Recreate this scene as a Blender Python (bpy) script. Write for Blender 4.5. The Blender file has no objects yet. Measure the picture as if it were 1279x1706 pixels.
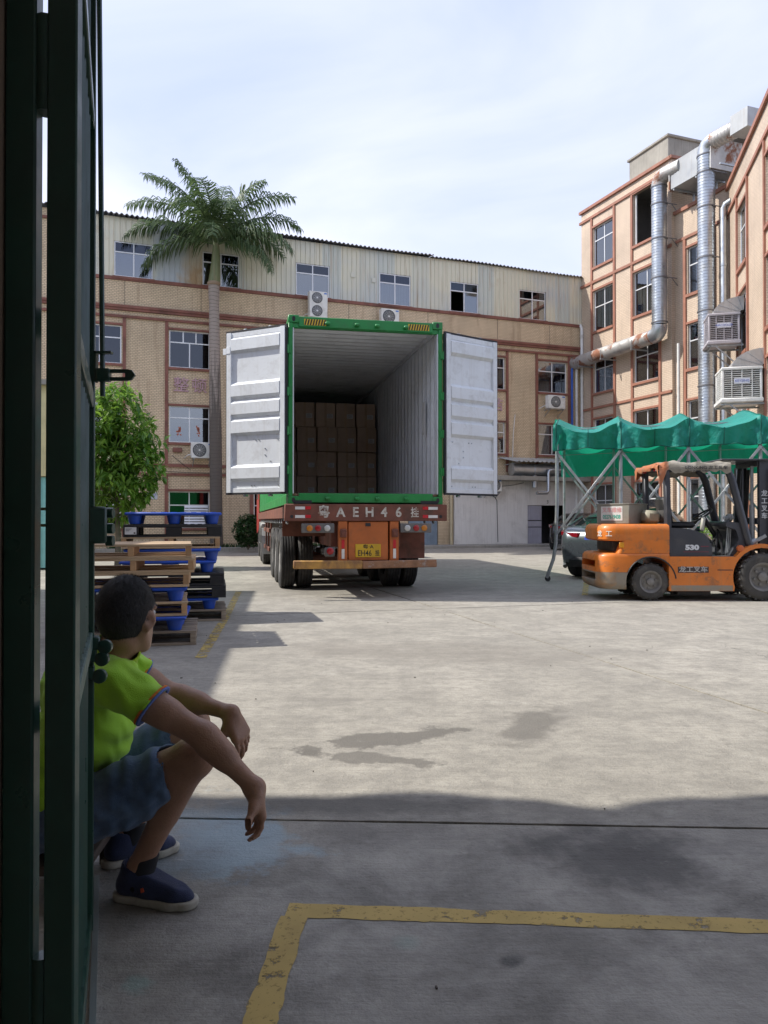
import bpy, bmesh, math, random
import numpy as np
from mathutils import Vector, Matrix, noise as mno

random.seed(7)
SC = bpy.context.scene
COL = SC.collection
R = math.radians
PI = math.pi

# ---------------------------------------------------------------- camera
F, CX, CY, EYE = 1281.0, 639.5, 853.0, 1.22
TILT = math.atan(13 / F)
cam_data = bpy.data.cameras.new('camera')
cam_data.sensor_fit = 'HORIZONTAL'
cam_data.sensor_width = 36.0
cam_data.lens = 36.0 * F / 1279.0
cam_data.clip_start = 0.02
cam_data.clip_end = 2000
cam = bpy.data.objects.new('camera', cam_data)
COL.objects.link(cam)
cam.location = (0, 0, EYE)
cam.rotation_euler = (PI / 2 + TILT, 0, 0)
SC.camera = cam

# ---------------------------------------------------------------- sky, sun, exposure
SUN = Vector((-4.2, 0.3, 4.36)).normalized()          # towards the sun
world = bpy.data.worlds.new('World')
SC.world = world
world.use_nodes = True
wt = world.node_tree
wt.nodes.clear()
sky = wt.nodes.new('ShaderNodeTexSky')
sky.sky_type = 'NISHITA'
sky.sun_disc = False
sky.sun_elevation = math.asin(SUN.z)
sky.sun_rotation = math.atan2(SUN.x, SUN.y)
sky.air_density = 1.0
sky.dust_density = 1.6
sky.ozone_density = 1.0
bg = wt.nodes.new('ShaderNodeBackground')
bg.inputs['Strength'].default_value = 0.15
wo = wt.nodes.new('ShaderNodeOutputWorld')
tc = wt.nodes.new('ShaderNodeTexCoord')
mp = wt.nodes.new('ShaderNodeMapping')
mp.inputs['Scale'].default_value = (1.3, 1.0, 3.2)
mp.inputs['Rotation'].default_value = (0.0, 0.35, 0.4)
cl = wt.nodes.new('ShaderNodeTexNoise')
cl.inputs['Scale'].default_value = 1.5
cl.inputs['Detail'].default_value = 7.0
cl.inputs['Roughness'].default_value = 0.48
cl.inputs['Distortion'].default_value = 0.5
rp = wt.nodes.new('ShaderNodeValToRGB')                   # thin high cloud: bluish veil to bright white
rp.color_ramp.elements[0].position = 0.38
rp.color_ramp.elements[0].color = (3.2, 3.62, 5.2, 1)
rp.color_ramp.elements[1].position = 0.66
rp.color_ramp.elements[1].color = (4.95, 5.05, 5.85, 1)
mx = wt.nodes.new('ShaderNodeMix')
mx.data_type = 'RGBA'
mx.inputs[0].default_value = 0.85
for a, b in ((tc.outputs['Generated'], mp.inputs[0]), (mp.outputs[0], cl.inputs[0]), (cl.outputs[0], rp.inputs[0]),
             (rp.outputs[0], mx.inputs[7]), (sky.outputs[0], mx.inputs[6]), (mx.outputs[2], bg.inputs[0]), (bg.outputs[0], wo.inputs[0])):
    wt.links.new(a, b)

sun_data = bpy.data.lights.new('sun', 'SUN')
sun_data.energy = 3.7
sun_data.angle = R(0.55)
sun_data.color = (1.0, 0.955, 0.885)
sun = bpy.data.objects.new('sun', sun_data)
COL.objects.link(sun)
sun.rotation_euler = SUN.to_track_quat('Z', 'Y').to_euler()

SC.render.engine = 'CYCLES'
SC.cycles.use_denoising = True
SC.cycles.max_bounces = 6
SC.cycles.diffuse_bounces = 4
SC.cycles.glossy_bounces = 3
SC.cycles.transmission_bounces = 3
SC.cycles.transparent_max_bounces = 8
SC.cycles.sample_clamp_indirect = 6
SC.view_settings.view_transform = 'Standard'
SC.view_settings.look = 'None'
SC.view_settings.gamma = 1.0
SC.view_settings.exposure = 0.62

# ---------------------------------------------------------------- helpers: measuring
def ray(px, py):
    a, b = (px - CX) / F, (CY - py) / F
    return Vector((a, math.cos(TILT) - b * math.sin(TILT), math.sin(TILT) + b * math.cos(TILT)))
def gnd(px, py, z=0.0):
    r = ray(px, py); t = (z - EYE) / r.z
    return Vector((r.x * t, r.y * t, z))
def dep(px, py, Y):
    r = ray(px, py); t = Y / r.y
    return Vector((r.x * t, Y, EYE + r.z * t))
def wall_uv(px, py, P, w):
    n = Vector((w[1], -w[0], 0)); r = ray(px, py)
    t = (Vector((P[0], P[1], 0)) - Vector((0, 0, EYE))).dot(n) / r.dot(n)
    q = r * t
    return (q.x - P[0]) * w[0] + (q.y - P[1]) * w[1], q.z + EYE

# ---------------------------------------------------------------- helpers: objects
def obj(name, me, parent=None, mat=None):
    o = bpy.data.objects.new(name, me)
    COL.objects.link(o)
    if parent is not None: o.parent = parent
    if mat is not None and me is not None and len(me.materials) == 0: me.materials.append(mat)
    return o
def tag(o, label=None, cat=None, group=None, kind=None):
    if label: o['label'] = label
    if cat: o['category'] = cat
    if group: o['group'] = group
    if kind: o['kind'] = kind
    return o
def thing(name, label, cat, loc=(0, 0, 0), rz=0.0, group=None, rot=None):
    o = obj(name, None)
    o.location = loc
    o.rotation_euler = rot if rot is not None else (0, 0, rz)
    o.empty_display_size = 0.2
    return tag(o, label, cat, group)
def copy_tree(o, parent=None):
    c = o.copy(); COL.objects.link(c); c.parent = parent
    for ch in o.children: copy_tree(ch, c)
    return c

class MB:
    """collects shapes, builds one mesh object"""
    def __init__(s): s.v = []; s.f = []
    def add(s, vs, fs, M=None):
        o = len(s.v)
        if M is not None: vs = [M @ Vector(p) for p in vs]
        s.v += [tuple(p) for p in vs]
        s.f += [tuple(i + o for i in f) for f in fs]
        return s
    def box(s, c, d, rot=None, b=0.0):
        h = (d[0] / 2, d[1] / 2, d[2] / 2)
        M = Matrix.Translation(c)
        if rot is not None:
            M = M @ (rot.to_4x4() if isinstance(rot, Matrix) else Matrix.Rotation(rot, 4, 'Z'))
        b = min(b, min(h) * 0.9)
        if b <= 0:
            vs = [(x * h[0], y * h[1], z * h[2]) for x in (-1, 1) for y in (-1, 1) for z in (-1, 1)]
            return s.add(vs, [(0, 1, 3, 2), (4, 6, 7, 5), (0, 4, 5, 1), (2, 3, 7, 6), (0, 2, 6, 4), (1, 5, 7, 3)], M)
        vs = []; ix = {}
        for sx in (-1, 1):
            for sy in (-1, 1):
                for sz in (-1, 1):
                    sg = (sx, sy, sz)
                    for a in range(3):
                        ix[sg + (a,)] = len(vs)
                        vs.append(tuple(sg[k] * (h[k] if k == a else h[k] - b) for k in range(3)))
        fs = []
        for a in range(3):
            p, q = (a + 1) % 3, (a + 2) % 3
            for sa in (-1, 1):
                f = []
                for sp, sq in ((-1, -1), (1, -1), (1, 1), (-1, 1)):
                    g = [0, 0, 0]; g[a] = sa; g[p] = sp; g[q] = sq
                    f.append(ix[tuple(g) + (a,)])
                fs.append(tuple(f if sa > 0 else f[::-1]))
            for sp in (-1, 1):
                for sq in (-1, 1):
                    g0 = [0, 0, 0]; g0[p] = sp; g0[q] = sq; g1 = list(g0); g0[a] = -1; g1[a] = 1
                    g0, g1 = tuple(g0), tuple(g1)
                    f = (ix[g0 + (p,)], ix[g1 + (p,)], ix[g1 + (q,)], ix[g0 + (q,)])
                    fs.append(f if sp * sq < 0 else f[::-1])
        for sx in (-1, 1):
            for sy in (-1, 1):
                for sz in (-1, 1):
                    f = tuple(ix[(sx, sy, sz, a)] for a in range(3))
                    fs.append(f if sx * sy * sz > 0 else f[::-1])
        return s.add(vs, fs, M)
    def span(s, x0, x1, y0, y1, z0, z1, b=0.0):
        return s.box(((x0 + x1) / 2, (y0 + y1) / 2, (z0 + z1) / 2), (abs(x1 - x0), abs(y1 - y0), abs(z1 - z0)), None, b)
    def bar(s, p, q, w, h, up=(0, 0, 1), b=0.0):
        p, q = Vector(p), Vector(q); d = q - p; L = d.length; x = d.normalized()
        u = Vector(up)
        if abs(x.dot(u)) > 0.98: u = Vector((0, 1, 0))
        y = u.cross(x).normalized(); z = x.cross(y)
        return s.box((p + q) / 2, (L, w, h), Matrix((x, y, z)).transposed(), b)
    def tube(s, pts, r, n=10, caps=True, closed=False):
        pts = [Vector(p) for p in pts]; m = len(pts)
        rr = r if isinstance(r, (list, tuple)) else [r] * m
        vs = []; fs = []; prev = None
        for i, p in enumerate(pts):
            if closed: t = pts[(i + 1) % m] - pts[i - 1]
            else: t = pts[min(i + 1, m - 1)] - pts[max(i - 1, 0)]
            t = t.normalized()
            if prev is None:
                u = t.orthogonal().normalized()
            else:
                u = (prev - t * prev.dot(t))
                u = u.normalized() if u.length > 1e-6 else t.orthogonal().normalized()
            prev = u; w = t.cross(u)
            for k in range(n):
                a = 2 * PI * k / n
                vs.append(p + (u * math.cos(a) + w * math.sin(a)) * rr[i])
        for i in range(m if closed else m - 1):
            j = (i + 1) % m
            for k in range(n):
                l = (k + 1) % n
                fs.append((i * n + k, i * n + l, j * n + l, j * n + k))
        if caps and not closed:
            fs.append(tuple(range(n))[::-1]); fs.append(tuple((m - 1) * n + k for k in range(n)))
        return s.add(vs, fs)
    def cyl(s, p, q, r, n=16, r2=None): return s.tube([p, q], [r, r if r2 is None else r2], n)
    def lathe(s, prof, n=24, M=None, closed=True):
        """prof: (radius, height) pairs turned about local z"""
        vs = []; fs = []; m = len(prof)
        for r_, z in prof:
            for k in range(n):
                a = 2 * PI * k / n
                vs.append((r_ * math.cos(a), r_ * math.sin(a), z))
        for i in range(m - 1):
            for k in range(n):
                l = (k + 1) % n
                fs.append((i * n + k, i * n + l, (i + 1) * n + l, (i + 1) * n + k))
        if closed:
            fs.append(tuple(range(n))[::-1]); fs.append(tuple((m - 1) * n + k for k in range(n)))
        return s.add(vs, fs, M)
    def loft(s, rings, caps=True, closed=True):
        n = len(rings[0]); vs = [p for r_ in rings for p in r_]; fs = []
        for i in range(len(rings) - 1):
            for k in range(n if closed else n - 1):
                l = (k + 1) % n
                fs.append((i * n + k, i * n + l, (i + 1) * n + l, (i + 1) * n + k))
        if caps: fs.append(tuple(range(n))[::-1]); fs.append(tuple((len(rings) - 1) * n + k for k in range(n)))
        return s.add(vs, fs)
    def prism(s, poly, d0, d1, axes='xz', M=None):
        """poly in two axes, extruded along the third from d0 to d1"""
        mk = {'xz': lambda a, b, d: (a, d, b), 'xy': lambda a, b, d: (a, b, d), 'yz': lambda a, b, d: (d, a, b)}[axes]
        n = len(poly)
        vs = [mk(a, b, d0) for a, b in poly] + [mk(a, b, d1) for a, b in poly]
        fs = [tuple(range(n))[::-1], tuple(range(n, 2 * n))] + [(k, (k + 1) % n, n + (k + 1) % n, n + k) for k in range(n)]
        return s.add(vs, fs, M)
    def quad(s, *p): return s.add(p, [tuple(range(len(p)))])
    def mesh(s, name, fix=True, smooth=True, angle=38):
        me = bpy.data.meshes.new(name)
        me.from_pydata(s.v, [], s.f)
        if fix:
            bm = bmesh.new(); bm.from_mesh(me)
            bmesh.ops.recalc_face_normals(bm, faces=bm.faces)
            bm.to_mesh(me); bm.free()
        me.validate(); me.update()
        if smooth:
            me.shade_smooth()
            me.set_sharp_from_angle(angle=R(angle))
        return me
    def build(s, name, mat, parent=None, fix=True, smooth=True, angle=38, loc=None, rot=None):
        o = obj(name, s.mesh(name, fix, smooth, angle), parent, mat)
        if loc is not None: o.location = loc
        if rot is not None: o.rotation_euler = rot
        return o
def rounded(pts, r, n=4):
    """round the corners of a polygon; r: number or list"""
    out = []; m = len(pts)
    for i, p in enumerate(pts):
        rr = r[i] if isinstance(r, (list, tuple)) else r
        p = Vector(p).to_2d() if len(p) > 2 else Vector(p)
        a, b = Vector(pts[i - 1]), Vector(pts[(i + 1) % m])
        if rr <= 0: out.append(tuple(p)); continue
        da, db = (a - p), (b - p)
        rr = min(rr, da.length * 0.48, db.length * 0.48)
        pa, pb = p + da.normalized() * rr, p + db.normalized() * rr
        for k in range(n + 1):
            t = k / n
            out.append(tuple(pa * (1 - t) ** 2 + p * 2 * t * (1 - t) + pb * t * t))
    return out
DG = None
def text(name, body, size, mat, parent, loc, rot, ext=0.002, wid=1.0, align='CENTER', bold=0.0):
    cu = bpy.data.curves.new(name, 'FONT')
    cu.body = body; cu.size = size; cu.extrude = ext; cu.offset = bold
    cu.align_x = align; cu.align_y = 'CENTER'; cu.resolution_u = 3
    o = bpy.data.objects.new(name, cu)
    COL.objects.link(o)
    dg = bpy.context.evaluated_depsgraph_get()
    me = bpy.data.meshes.new_from_object(o.evaluated_get(dg))
    bpy.data.objects.remove(o); bpy.data.curves.remove(cu)
    me.materials.clear(); me.materials.append(mat)
    t = obj(name, me, parent)
    t.location = loc; t.rotation_euler = rot; t.scale = (wid, 1, 1)
    return t

# ---------------------------------------------------------------- helpers: materials
def nd(nt, t, ins=None, **props):
    n = nt.nodes.new(t)
    for k, v in props.items(): setattr(n, k, v)
    for k, v in (ins or {}).items():
        if isinstance(v, bpy.types.NodeSocket): nt.links.new(v, n.inputs[k])
        else: n.inputs[k].default_value = v
    return n
def c4(c): return (c[0], c[1], c[2], 1.0)
def mul(c, k): return tuple(min(1.0, x * k) for x in c)
def mixc(nt, f, a, b, mode='MIX'):
    n = nt.nodes.new('ShaderNodeMix'); n.data_type = 'RGBA'; n.blend_type = mode
    for i, v in ((0, f), (6, a), (7, b)):
        if isinstance(v, bpy.types.NodeSocket): nt.links.new(v, n.inputs[i])
        else: n.inputs[i].default_value = c4(v) if i else v
    return n.outputs[2]
def mth(nt, op, a, b=0.0, clamp=False):
    n = nt.nodes.new('ShaderNodeMath'); n.operation = op; n.use_clamp = clamp
    for i, v in ((0, a), (1, b)):
        if isinstance(v, bpy.types.NodeSocket): nt.links.new(v, n.inputs[i])
        else: n.inputs[i].default_value = v
    return n.outputs[0]
def ramp(nt, f, p0, p1, a=0.0, b=1.0):
    n = nd(nt, 'ShaderNodeMapRange', {0: f, 1: p0, 2: p1, 3: a, 4: b}, clamp=True)
    return n.outputs[0]
def coords(nt, scale=(1, 1, 1), space='Object', rnd=True):
    t = nd(nt, 'ShaderNodeTexCoord').outputs[space] if space != 'World' else nd(nt, 'ShaderNodeNewGeometry').outputs['Position']
    if rnd:
        i = nd(nt, 'ShaderNodeObjectInfo').outputs['Random']
        k = mth(nt, 'MULTIPLY', i, 43.0)
        t = nd(nt, 'ShaderNodeVectorMath', {0: t, 1: k}, operation='ADD').outputs[0]
    return nd(nt, 'ShaderNodeMapping', {0: t, 'Scale': scale}).outputs[0]
def noise(nt, v, scale, detail=5, rough=0.55, dist=0.0):
    return nd(nt, 'ShaderNodeTexNoise', {'Vector': v, 'Scale': scale, 'Detail': detail, 'Roughness': rough, 'Distortion': dist}).outputs[0]
def start(name):
    m = bpy.data.materials.new(name); m.use_nodes = True
    nt = m.node_tree
    return m, nt, nt.nodes['Principled BSDF']
MATS = {}
def mat(name, col, rough=0.6, metal=0.0, var=0.12, vs=3.0, bump=0.0, bs=60.0, dirt=None, damt=0.6, ds=2.5, dth=(0.5, 0.68),
        rand=0.0, stretch=(1, 1, 1), spec=0.5, coat=0.0, rvar=0.12, space='Object', sheen=0.0, streak=None, samt=0.5, sss=0.0):
    if name in MATS: return MATS[name]
    m, nt, p = start(name)
    v = coords(nt, stretch, space, space == 'Object')
    n1 = noise(nt, v, vs, 6, 0.6)
    c = mixc(nt, ramp(nt, n1, 0.3, 0.7), mul(col, 1 - var), mul(col, 1 + var))
    if rand:
        i = nd(nt, 'ShaderNodeObjectInfo').outputs['Random']
        h = nd(nt, 'ShaderNodeHueSaturation', {'Value': ramp(nt, i, 0, 1, 1 - rand, 1 + rand), 'Color': c})
        c = h.outputs[0]
    r = ramp(nt, noise(nt, v, vs * 2.3, 4), 0.3, 0.7, max(0.02, rough - rvar), min(1, rough + rvar))
    if streak:          # vertical weather streaks
        vv = coords(nt, (7, 7, 0.35), space, space == 'Object')
        f = ramp(nt, noise(nt, vv, 1.6, 6, 0.65), 0.52, 0.72, 0, samt)
        c = mixc(nt, f, c, streak)
    if dirt:
        f = ramp(nt, noise(nt, v, ds, 8, 0.68, 0.4), dth[0], dth[1], 0, damt)
        c = mixc(nt, f, c, dirt)
        r = mth(nt, 'ADD', r, mth(nt, 'MULTIPLY', f, 0.25), True)
    nt.links.new(c, p.inputs['Base Color'])
    nt.links.new(r, p.inputs['Roughness'])
    p.inputs['Metallic'].default_value = metal
    p.inputs['Specular IOR Level'].default_value = spec
    p.inputs['Coat Weight'].default_value = coat
    p.inputs['Coat Roughness'].default_value = 0.08
    if sheen: p.inputs['Sheen Weight'].default_value = sheen
    if sss:
        p.inputs['Subsurface Weight'].default_value = sss
        p.inputs['Subsurface Radius'].default_value = (0.012, 0.004, 0.002)
    if bump:
        b = nd(nt, 'ShaderNodeBump', {'Strength': bump, 'Distance': 0.01, 'Height': noise(nt, v, bs, 5, 0.6)})
        nt.links.new(b.outputs[0], p.inputs['Normal'])
    MATS[name] = m
    return m
# ---------------------------------------------------------------- materials
BROWN = mat('brown_trim_paint', (0.22, 0.085, 0.06), 0.65, var=0.2, dirt=(0.06, 0.04, 0.035), damt=0.5, ds=1.2)
BROWN2 = mat('terracotta_trim_paint', (0.32, 0.14, 0.092), 0.6, var=0.15, dirt=(0.15, 0.09, 0.06), damt=0.4, ds=1.2)
ALU = mat('window_aluminium', (0.72, 0.73, 0.74), 0.4, 0.3, var=0.08)
WHITEPAINT = mat('white_casing_paint', (0.74, 0.74, 0.70), 0.5, var=0.08, dirt=(0.35, 0.30, 0.24), damt=0.45)
DARK = mat('dark_void_paint', (0.03, 0.03, 0.032), 0.8)
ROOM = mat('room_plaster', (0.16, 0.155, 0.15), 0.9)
GALV = mat('galvanised_steel', (0.44, 0.475, 0.51), 0.36, 0.85, var=0.15, vs=1.4, dirt=(0.28, 0.27, 0.26), damt=0.5)
GALVRUST = mat('rusting_galvanised_steel', (0.46, 0.45, 0.43), 0.5, 0.5, var=0.2, vs=1.4, dirt=(0.24, 0.085, 0.035), damt=0.9, ds=1.1, dth=(0.52, 0.6))
BLACK = mat('black_rubber', (0.022, 0.022, 0.024), 0.75, var=0.2, dirt=(0.11, 0.10, 0.09), damt=0.35, ds=5)
CONC = mat('weathered_concrete', (0.30, 0.285, 0.25), 0.9, var=0.2, vs=1.2, bump=0.3, bs=20, streak=(0.13, 0.125, 0.115), samt=0.6)
STEEL = mat('grey_steel_tube', (0.40, 0.43, 0.45), 0.42, 0.6, var=0.15, dirt=(0.16, 0.13, 0.10), damt=0.6, ds=3)
WHITEWALL = mat('whitewashed_wall', (0.70, 0.69, 0.66), 0.85, var=0.06, vs=0.8, dirt=(0.30, 0.28, 0.25), damt=0.35, ds=0.9, streak=(0.42, 0.40, 0.37), samt=0.45)

def tile_mat(name, c1, c2, mortar, streak, bw=0.13, bh=0.065, samt=0.68):
    m, nt, p = start(name)
    t = nd(nt, 'ShaderNodeTexCoord').outputs['Object']
    s = nd(nt, 'ShaderNodeSeparateXYZ', {0: t})
    v = nd(nt, 'ShaderNodeCombineXYZ', {0: mth(nt, 'ADD', s.outputs[0], s.outputs[1]), 1: s.outputs[2]}).outputs[0]
    b = nd(nt, 'ShaderNodeTexBrick', {'Vector': v, 'Color1': c4(c1), 'Color2': c4(c2), 'Mortar': c4(mortar), 'Scale': 1.0, 'Mortar Size': 0.008,
                                      'Mortar Smooth': 0.25, 'Bias': 0.0, 'Brick Width': bw, 'Row Height': bh})
    big = ramp(nt, noise(nt, t, 0.55, 5, 0.6), 0.3, 0.7, 0.82, 1.1)
    c = mixc(nt, 1.0, b.outputs[0], nd(nt, 'ShaderNodeCombineColor', {0: big, 1: big, 2: big}).outputs[0], 'MULTIPLY')
    vv = nd(nt, 'ShaderNodeMapping', {0: t, 'Scale': (3.0, 3.0, 0.28)}).outputs[0]
    c = mixc(nt, ramp(nt, noise(nt, vv, 1.3, 7, 0.65), 0.52, 0.74, 0, samt), c, streak)
    nt.links.new(c, p.inputs['Base Color'])
    p.inputs['Roughness'].default_value = 0.5
    bu = nd(nt, 'ShaderNodeBump', {'Strength': 0.6, 'Distance': 0.006, 'Height': mth(nt, 'SUBTRACT', 1.0, b.outputs[1])})
    nt.links.new(bu.outputs[0], p.inputs['Normal'])
    return m
TILE = tile_mat('cream_wall_tile', (0.72, 0.57, 0.37), (0.64, 0.50, 0.32), (0.28, 0.21, 0.15), (0.25, 0.15, 0.085))
TILE2 = tile_mat('peach_wall_tile', (0.61, 0.485, 0.37), (0.57, 0.45, 0.34), (0.38, 0.295, 0.22), (0.35, 0.28, 0.22), 0.24, 0.075, samt=0.55)

def cladding_mat():
    m, nt, p = start('cream_steel_cladding')
    t = nd(nt, 'ShaderNodeTexCoord').outputs['Object']
    i = nd(nt, 'ShaderNodeObjectInfo').outputs['Random']
    k = mth(nt, 'MULTIPLY', i, 50)
    t2 = nd(nt, 'ShaderNodeVectorMath', {0: t, 1: k}, operation='ADD').outputs[0]
    base = mixc(nt, ramp(nt, i, 0.55, 0.95), (0.66, 0.63, 0.49), (0.55, 0.57, 0.50))
    base = mixc(nt, ramp(nt, noise(nt, t, 0.35, 3), 0.45, 0.75), base, (0.46, 0.50, 0.51))
    v = nd(nt, 'ShaderNodeMapping', {0: t2, 'Scale': (6, 6, 0.25)}).outputs[0]
    base = mixc(nt, ramp(nt, noise(nt, v, 1.4, 6, 0.62), 0.55, 0.75, 0, 0.75), base, (0.33, 0.215, 0.11))
    v = nd(nt, 'ShaderNodeMapping', {0: t, 'Scale': (0.5, 0.5, 0.5)}).outputs[0]
    base = mixc(nt, ramp(nt, noise(nt, v, 1.1, 6, 0.6), 0.6, 0.76, 0, 0.75), base, (0.36, 0.22, 0.07))
    sp = nd(nt, 'ShaderNodeSeparateXYZ', {0: t})
    wv = mth(nt, 'MULTIPLY', mth(nt, 'SUBTRACT', noise(nt, t, 1.6, 5, 0.6), 0.5), 1.4)
    xx = mth(nt, 'ADD', sp.outputs[0], wv)
    bl = mth(nt, 'MULTIPLY', ramp(nt, xx, 6.0, 6.5), ramp(nt, xx, 7.1, 7.7, 1, 0))       # replacement sheets, bluish and bare
    base = mixc(nt, mth(nt, 'MULTIPLY', bl, 0.8), base, (0.40, 0.45, 0.50))
    ru = mth(nt, 'MULTIPLY', mth(nt, 'MULTIPLY', ramp(nt, xx, 7.1, 7.7), ramp(nt, xx, 8.0, 8.5, 1, 0)), ramp(nt, mth(nt, 'ADD', sp.outputs[2], wv), 12.2, 11.0))
    base = mixc(nt, mth(nt, 'MULTIPLY', ru, 0.8), base, (0.36, 0.20, 0.06))
    nt.links.new(base, p.inputs['Base Color'])
    p.inputs['Roughness'].default_value = 0.42
    p.inputs['Metallic'].default_value = 0.15
    return m
CLAD = cladding_mat()

def glass_mat(name, tint, gloss=0.5, refl=(0.9, 0.95, 1.0)):
    m, nt, p = start(name)
    nt.nodes.remove(p)
    lw = nd(nt, 'ShaderNodeLayerWeight', {'Blend': 0.25}).outputs['Fresnel']
    g = nd(nt, 'ShaderNodeBsdfGlossy', {'Color': c4(refl), 'Roughness': 0.03})
    nz = nd(nt, 'ShaderNodeBump', {'Strength': 0.05, 'Distance': 0.02, 'Height': noise(nt, coords(nt), 1.5, 2)})
    nt.links.new(nz.outputs[0], g.inputs['Normal'])
    tr = nd(nt, 'ShaderNodeBsdfTransparent', {'Color': c4(tint)})
    f = mth(nt, 'ADD', mth(nt, 'MULTIPLY', lw, 1.0), gloss * 0.22, True)
    mixs = nd(nt, 'ShaderNodeMixShader', {0: f, 1: tr.outputs[0], 2: g.outputs[0]})
    nt.links.new(mixs.outputs[0], nt.nodes['Material Output'].inputs[0])
    return m
GLASS = glass_mat('window_glass', (0.42, 0.46, 0.50), 0.85)
GLASSBLUE = glass_mat('blue_tinted_glass', (0.24, 0.27, 0.34), 0.55, (0.42, 0.47, 0.56))
CARGLASS = glass_mat('car_glass', (0.12, 0.13, 0.14), 0.5)
CURT_W = mat('white_curtain', (0.62, 0.61, 0.57), 0.9, var=0.1)
CURT_P = mat('purple_curtain', (0.115, 0.075, 0.24), 0.9, var=0.15)
CURT_B = mat('blue_window_film', (0.085, 0.11, 0.20), 0.6, var=0.15)

def ground_mat():
    m, nt, p = start('yard_concrete')
    pos = nd(nt, 'ShaderNodeNewGeometry').outputs['Position']
    sx = nd(nt, 'ShaderNodeSeparateXYZ', {0: pos})
    X, Y = sx.outputs[0], sx.outputs[1]
    col = mixc(nt, ramp(nt, noise(nt, pos, 0.5, 6, 0.6), 0.3, 0.7), (0.30, 0.285, 0.255), (0.44, 0.417, 0.375))
    col = mixc(nt, ramp(nt, noise(nt, pos, 2.6, 6, 0.72), 0.42, 0.62, 0, 0.65), col, (0.215, 0.205, 0.188))
    col = mixc(nt, ramp(nt, noise(nt, pos, 11, 5, 0.75), 0.46, 0.64, 0, 0.5), col, (0.19, 0.181, 0.166))
    # broom finish and tyre drag across the slabs
    v = nd(nt, 'ShaderNodeMapping', {0: pos, 'Scale': (0.8, 14, 1), 'Rotation': (0, 0, 0.12)}).outputs[0]
    br = noise(nt, v, 3.0, 6, 0.7)
    col = mixc(nt, ramp(nt, br, 0.45, 0.68, 0, 0.5), col, (0.245, 0.232, 0.21))
    v = nd(nt, 'ShaderNodeMapping', {0: pos, 'Scale': (0.32, 3.2, 1), 'Rotation': (0, 0, -0.5)}).outputs[0]
    col = mixc(nt, ramp(nt, noise(nt, v, 1.3, 5, 0.6, 0.8), 0.56, 0.74, 0, 0.42), col, (0.19, 0.18, 0.165))
    # pale laitance patches
    col = mixc(nt, ramp(nt, noise(nt, pos, 1.1, 6, 0.72, 0.5), 0.60, 0.72, 0, 0.5), col, (0.52, 0.50, 0.465))
    # pores and grit
    gr = noise(nt, pos, 75, 3, 0.7)
    col = mixc(nt, ramp(nt, gr, 0.56, 0.72, 0, 0.6), col, (0.14, 0.13, 0.115))
    gr2 = noise(nt, pos, 190, 2, 0.6)
    col = mixc(nt, ramp(nt, gr2, 0.6, 0.72, 0, 0.5), col, (0.52, 0.50, 0.45))
    # the floor by the doorway is mottled and greasier, colour lifted to brighten its shade
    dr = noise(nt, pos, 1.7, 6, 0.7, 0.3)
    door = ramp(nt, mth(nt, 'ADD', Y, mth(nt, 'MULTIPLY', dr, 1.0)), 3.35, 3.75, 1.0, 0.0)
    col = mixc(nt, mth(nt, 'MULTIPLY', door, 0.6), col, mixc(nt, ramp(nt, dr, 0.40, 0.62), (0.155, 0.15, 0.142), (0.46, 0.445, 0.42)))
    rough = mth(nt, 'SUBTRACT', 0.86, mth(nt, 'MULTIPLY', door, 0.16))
    shared_n = {}
    def blot(cx, cy, rx, ry, rot, colr, amt, edge, nscale, namp, seed=0.0):
        nonlocal col
        d = nd(nt, 'ShaderNodeVectorMath', {0: pos, 1: (cx, cy, 0)}, operation='SUBTRACT').outputs[0]
        d = nd(nt, 'ShaderNodeMapping', {0: d, 'Rotation': (0, 0, rot), 'Scale': (1, 1, 0)}, vector_type='POINT').outputs[0]
        d = nd(nt, 'ShaderNodeVectorMath', {0: d, 1: (1 / rx, 1 / ry, 0)}, operation='MULTIPLY').outputs[0]
        L = nd(nt, 'ShaderNodeVectorMath', {0: d}, operation='LENGTH').outputs['Value']
        key = 1.6 if nscale < 2.5 else (4.5 if nscale < 8 else 14)
        if key not in shared_n: shared_n[key] = mth(nt, 'SUBTRACT', noise(nt, pos, key, 5, 0.66), 0.5)
        nn = mth(nt, 'MULTIPLY', shared_n[key], namp)
        f = ramp(nt, mth(nt, 'ADD', L, nn), 1 - edge, 1 + edge, amt, 0)
        col = mixc(nt, f, col, colr)
        return f
    g = lambda px, py: gnd(px, py)
    a = g(640, 1232); blot(a.x, a.y, 0.46, 0.12, -0.42, (0.14, 0.132, 0.12), 0.88, 0.14, 4.0, 3.6)
    a = g(610, 1262); blot(a.x, a.y, 0.30, 0.08, 0.3, (0.14, 0.132, 0.12), 0.8, 0.16, 5.0, 3.4, 3)
    a = g(885, 1205); blot(a.x, a.y, 0.14, 0.44, 0.4, (0.14, 0.132, 0.12), 0.75, 0.35, 4.5, 2.8, 5)
    a = g(700, 1085); blot(a.x, a.y, 1.6, 0.5, 0.2, (0.20, 0.185, 0.165), 0.5, 0.5, 1.6, 2.2, 9)
    a = g(390, 1405); blot(a.x, a.y, 0.27, 0.22, 0.25, (0.32, 0.41, 0.48), 0.78, 0.24, 5, 3.2, 11)
    a = g(340, 1395); blot(a.x, a.y, 0.25, 0.35, 0.0, (0.29, 0.375, 0.44), 0.55, 0.3, 6.0, 3.2, 12)
    a = g(1035, 1425); blot(a.x, a.y, 0.30, 0.22, 0.2, (0.07, 0.068, 0.066), 0.7, 0.35, 4.5, 2.6, 15)
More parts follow.
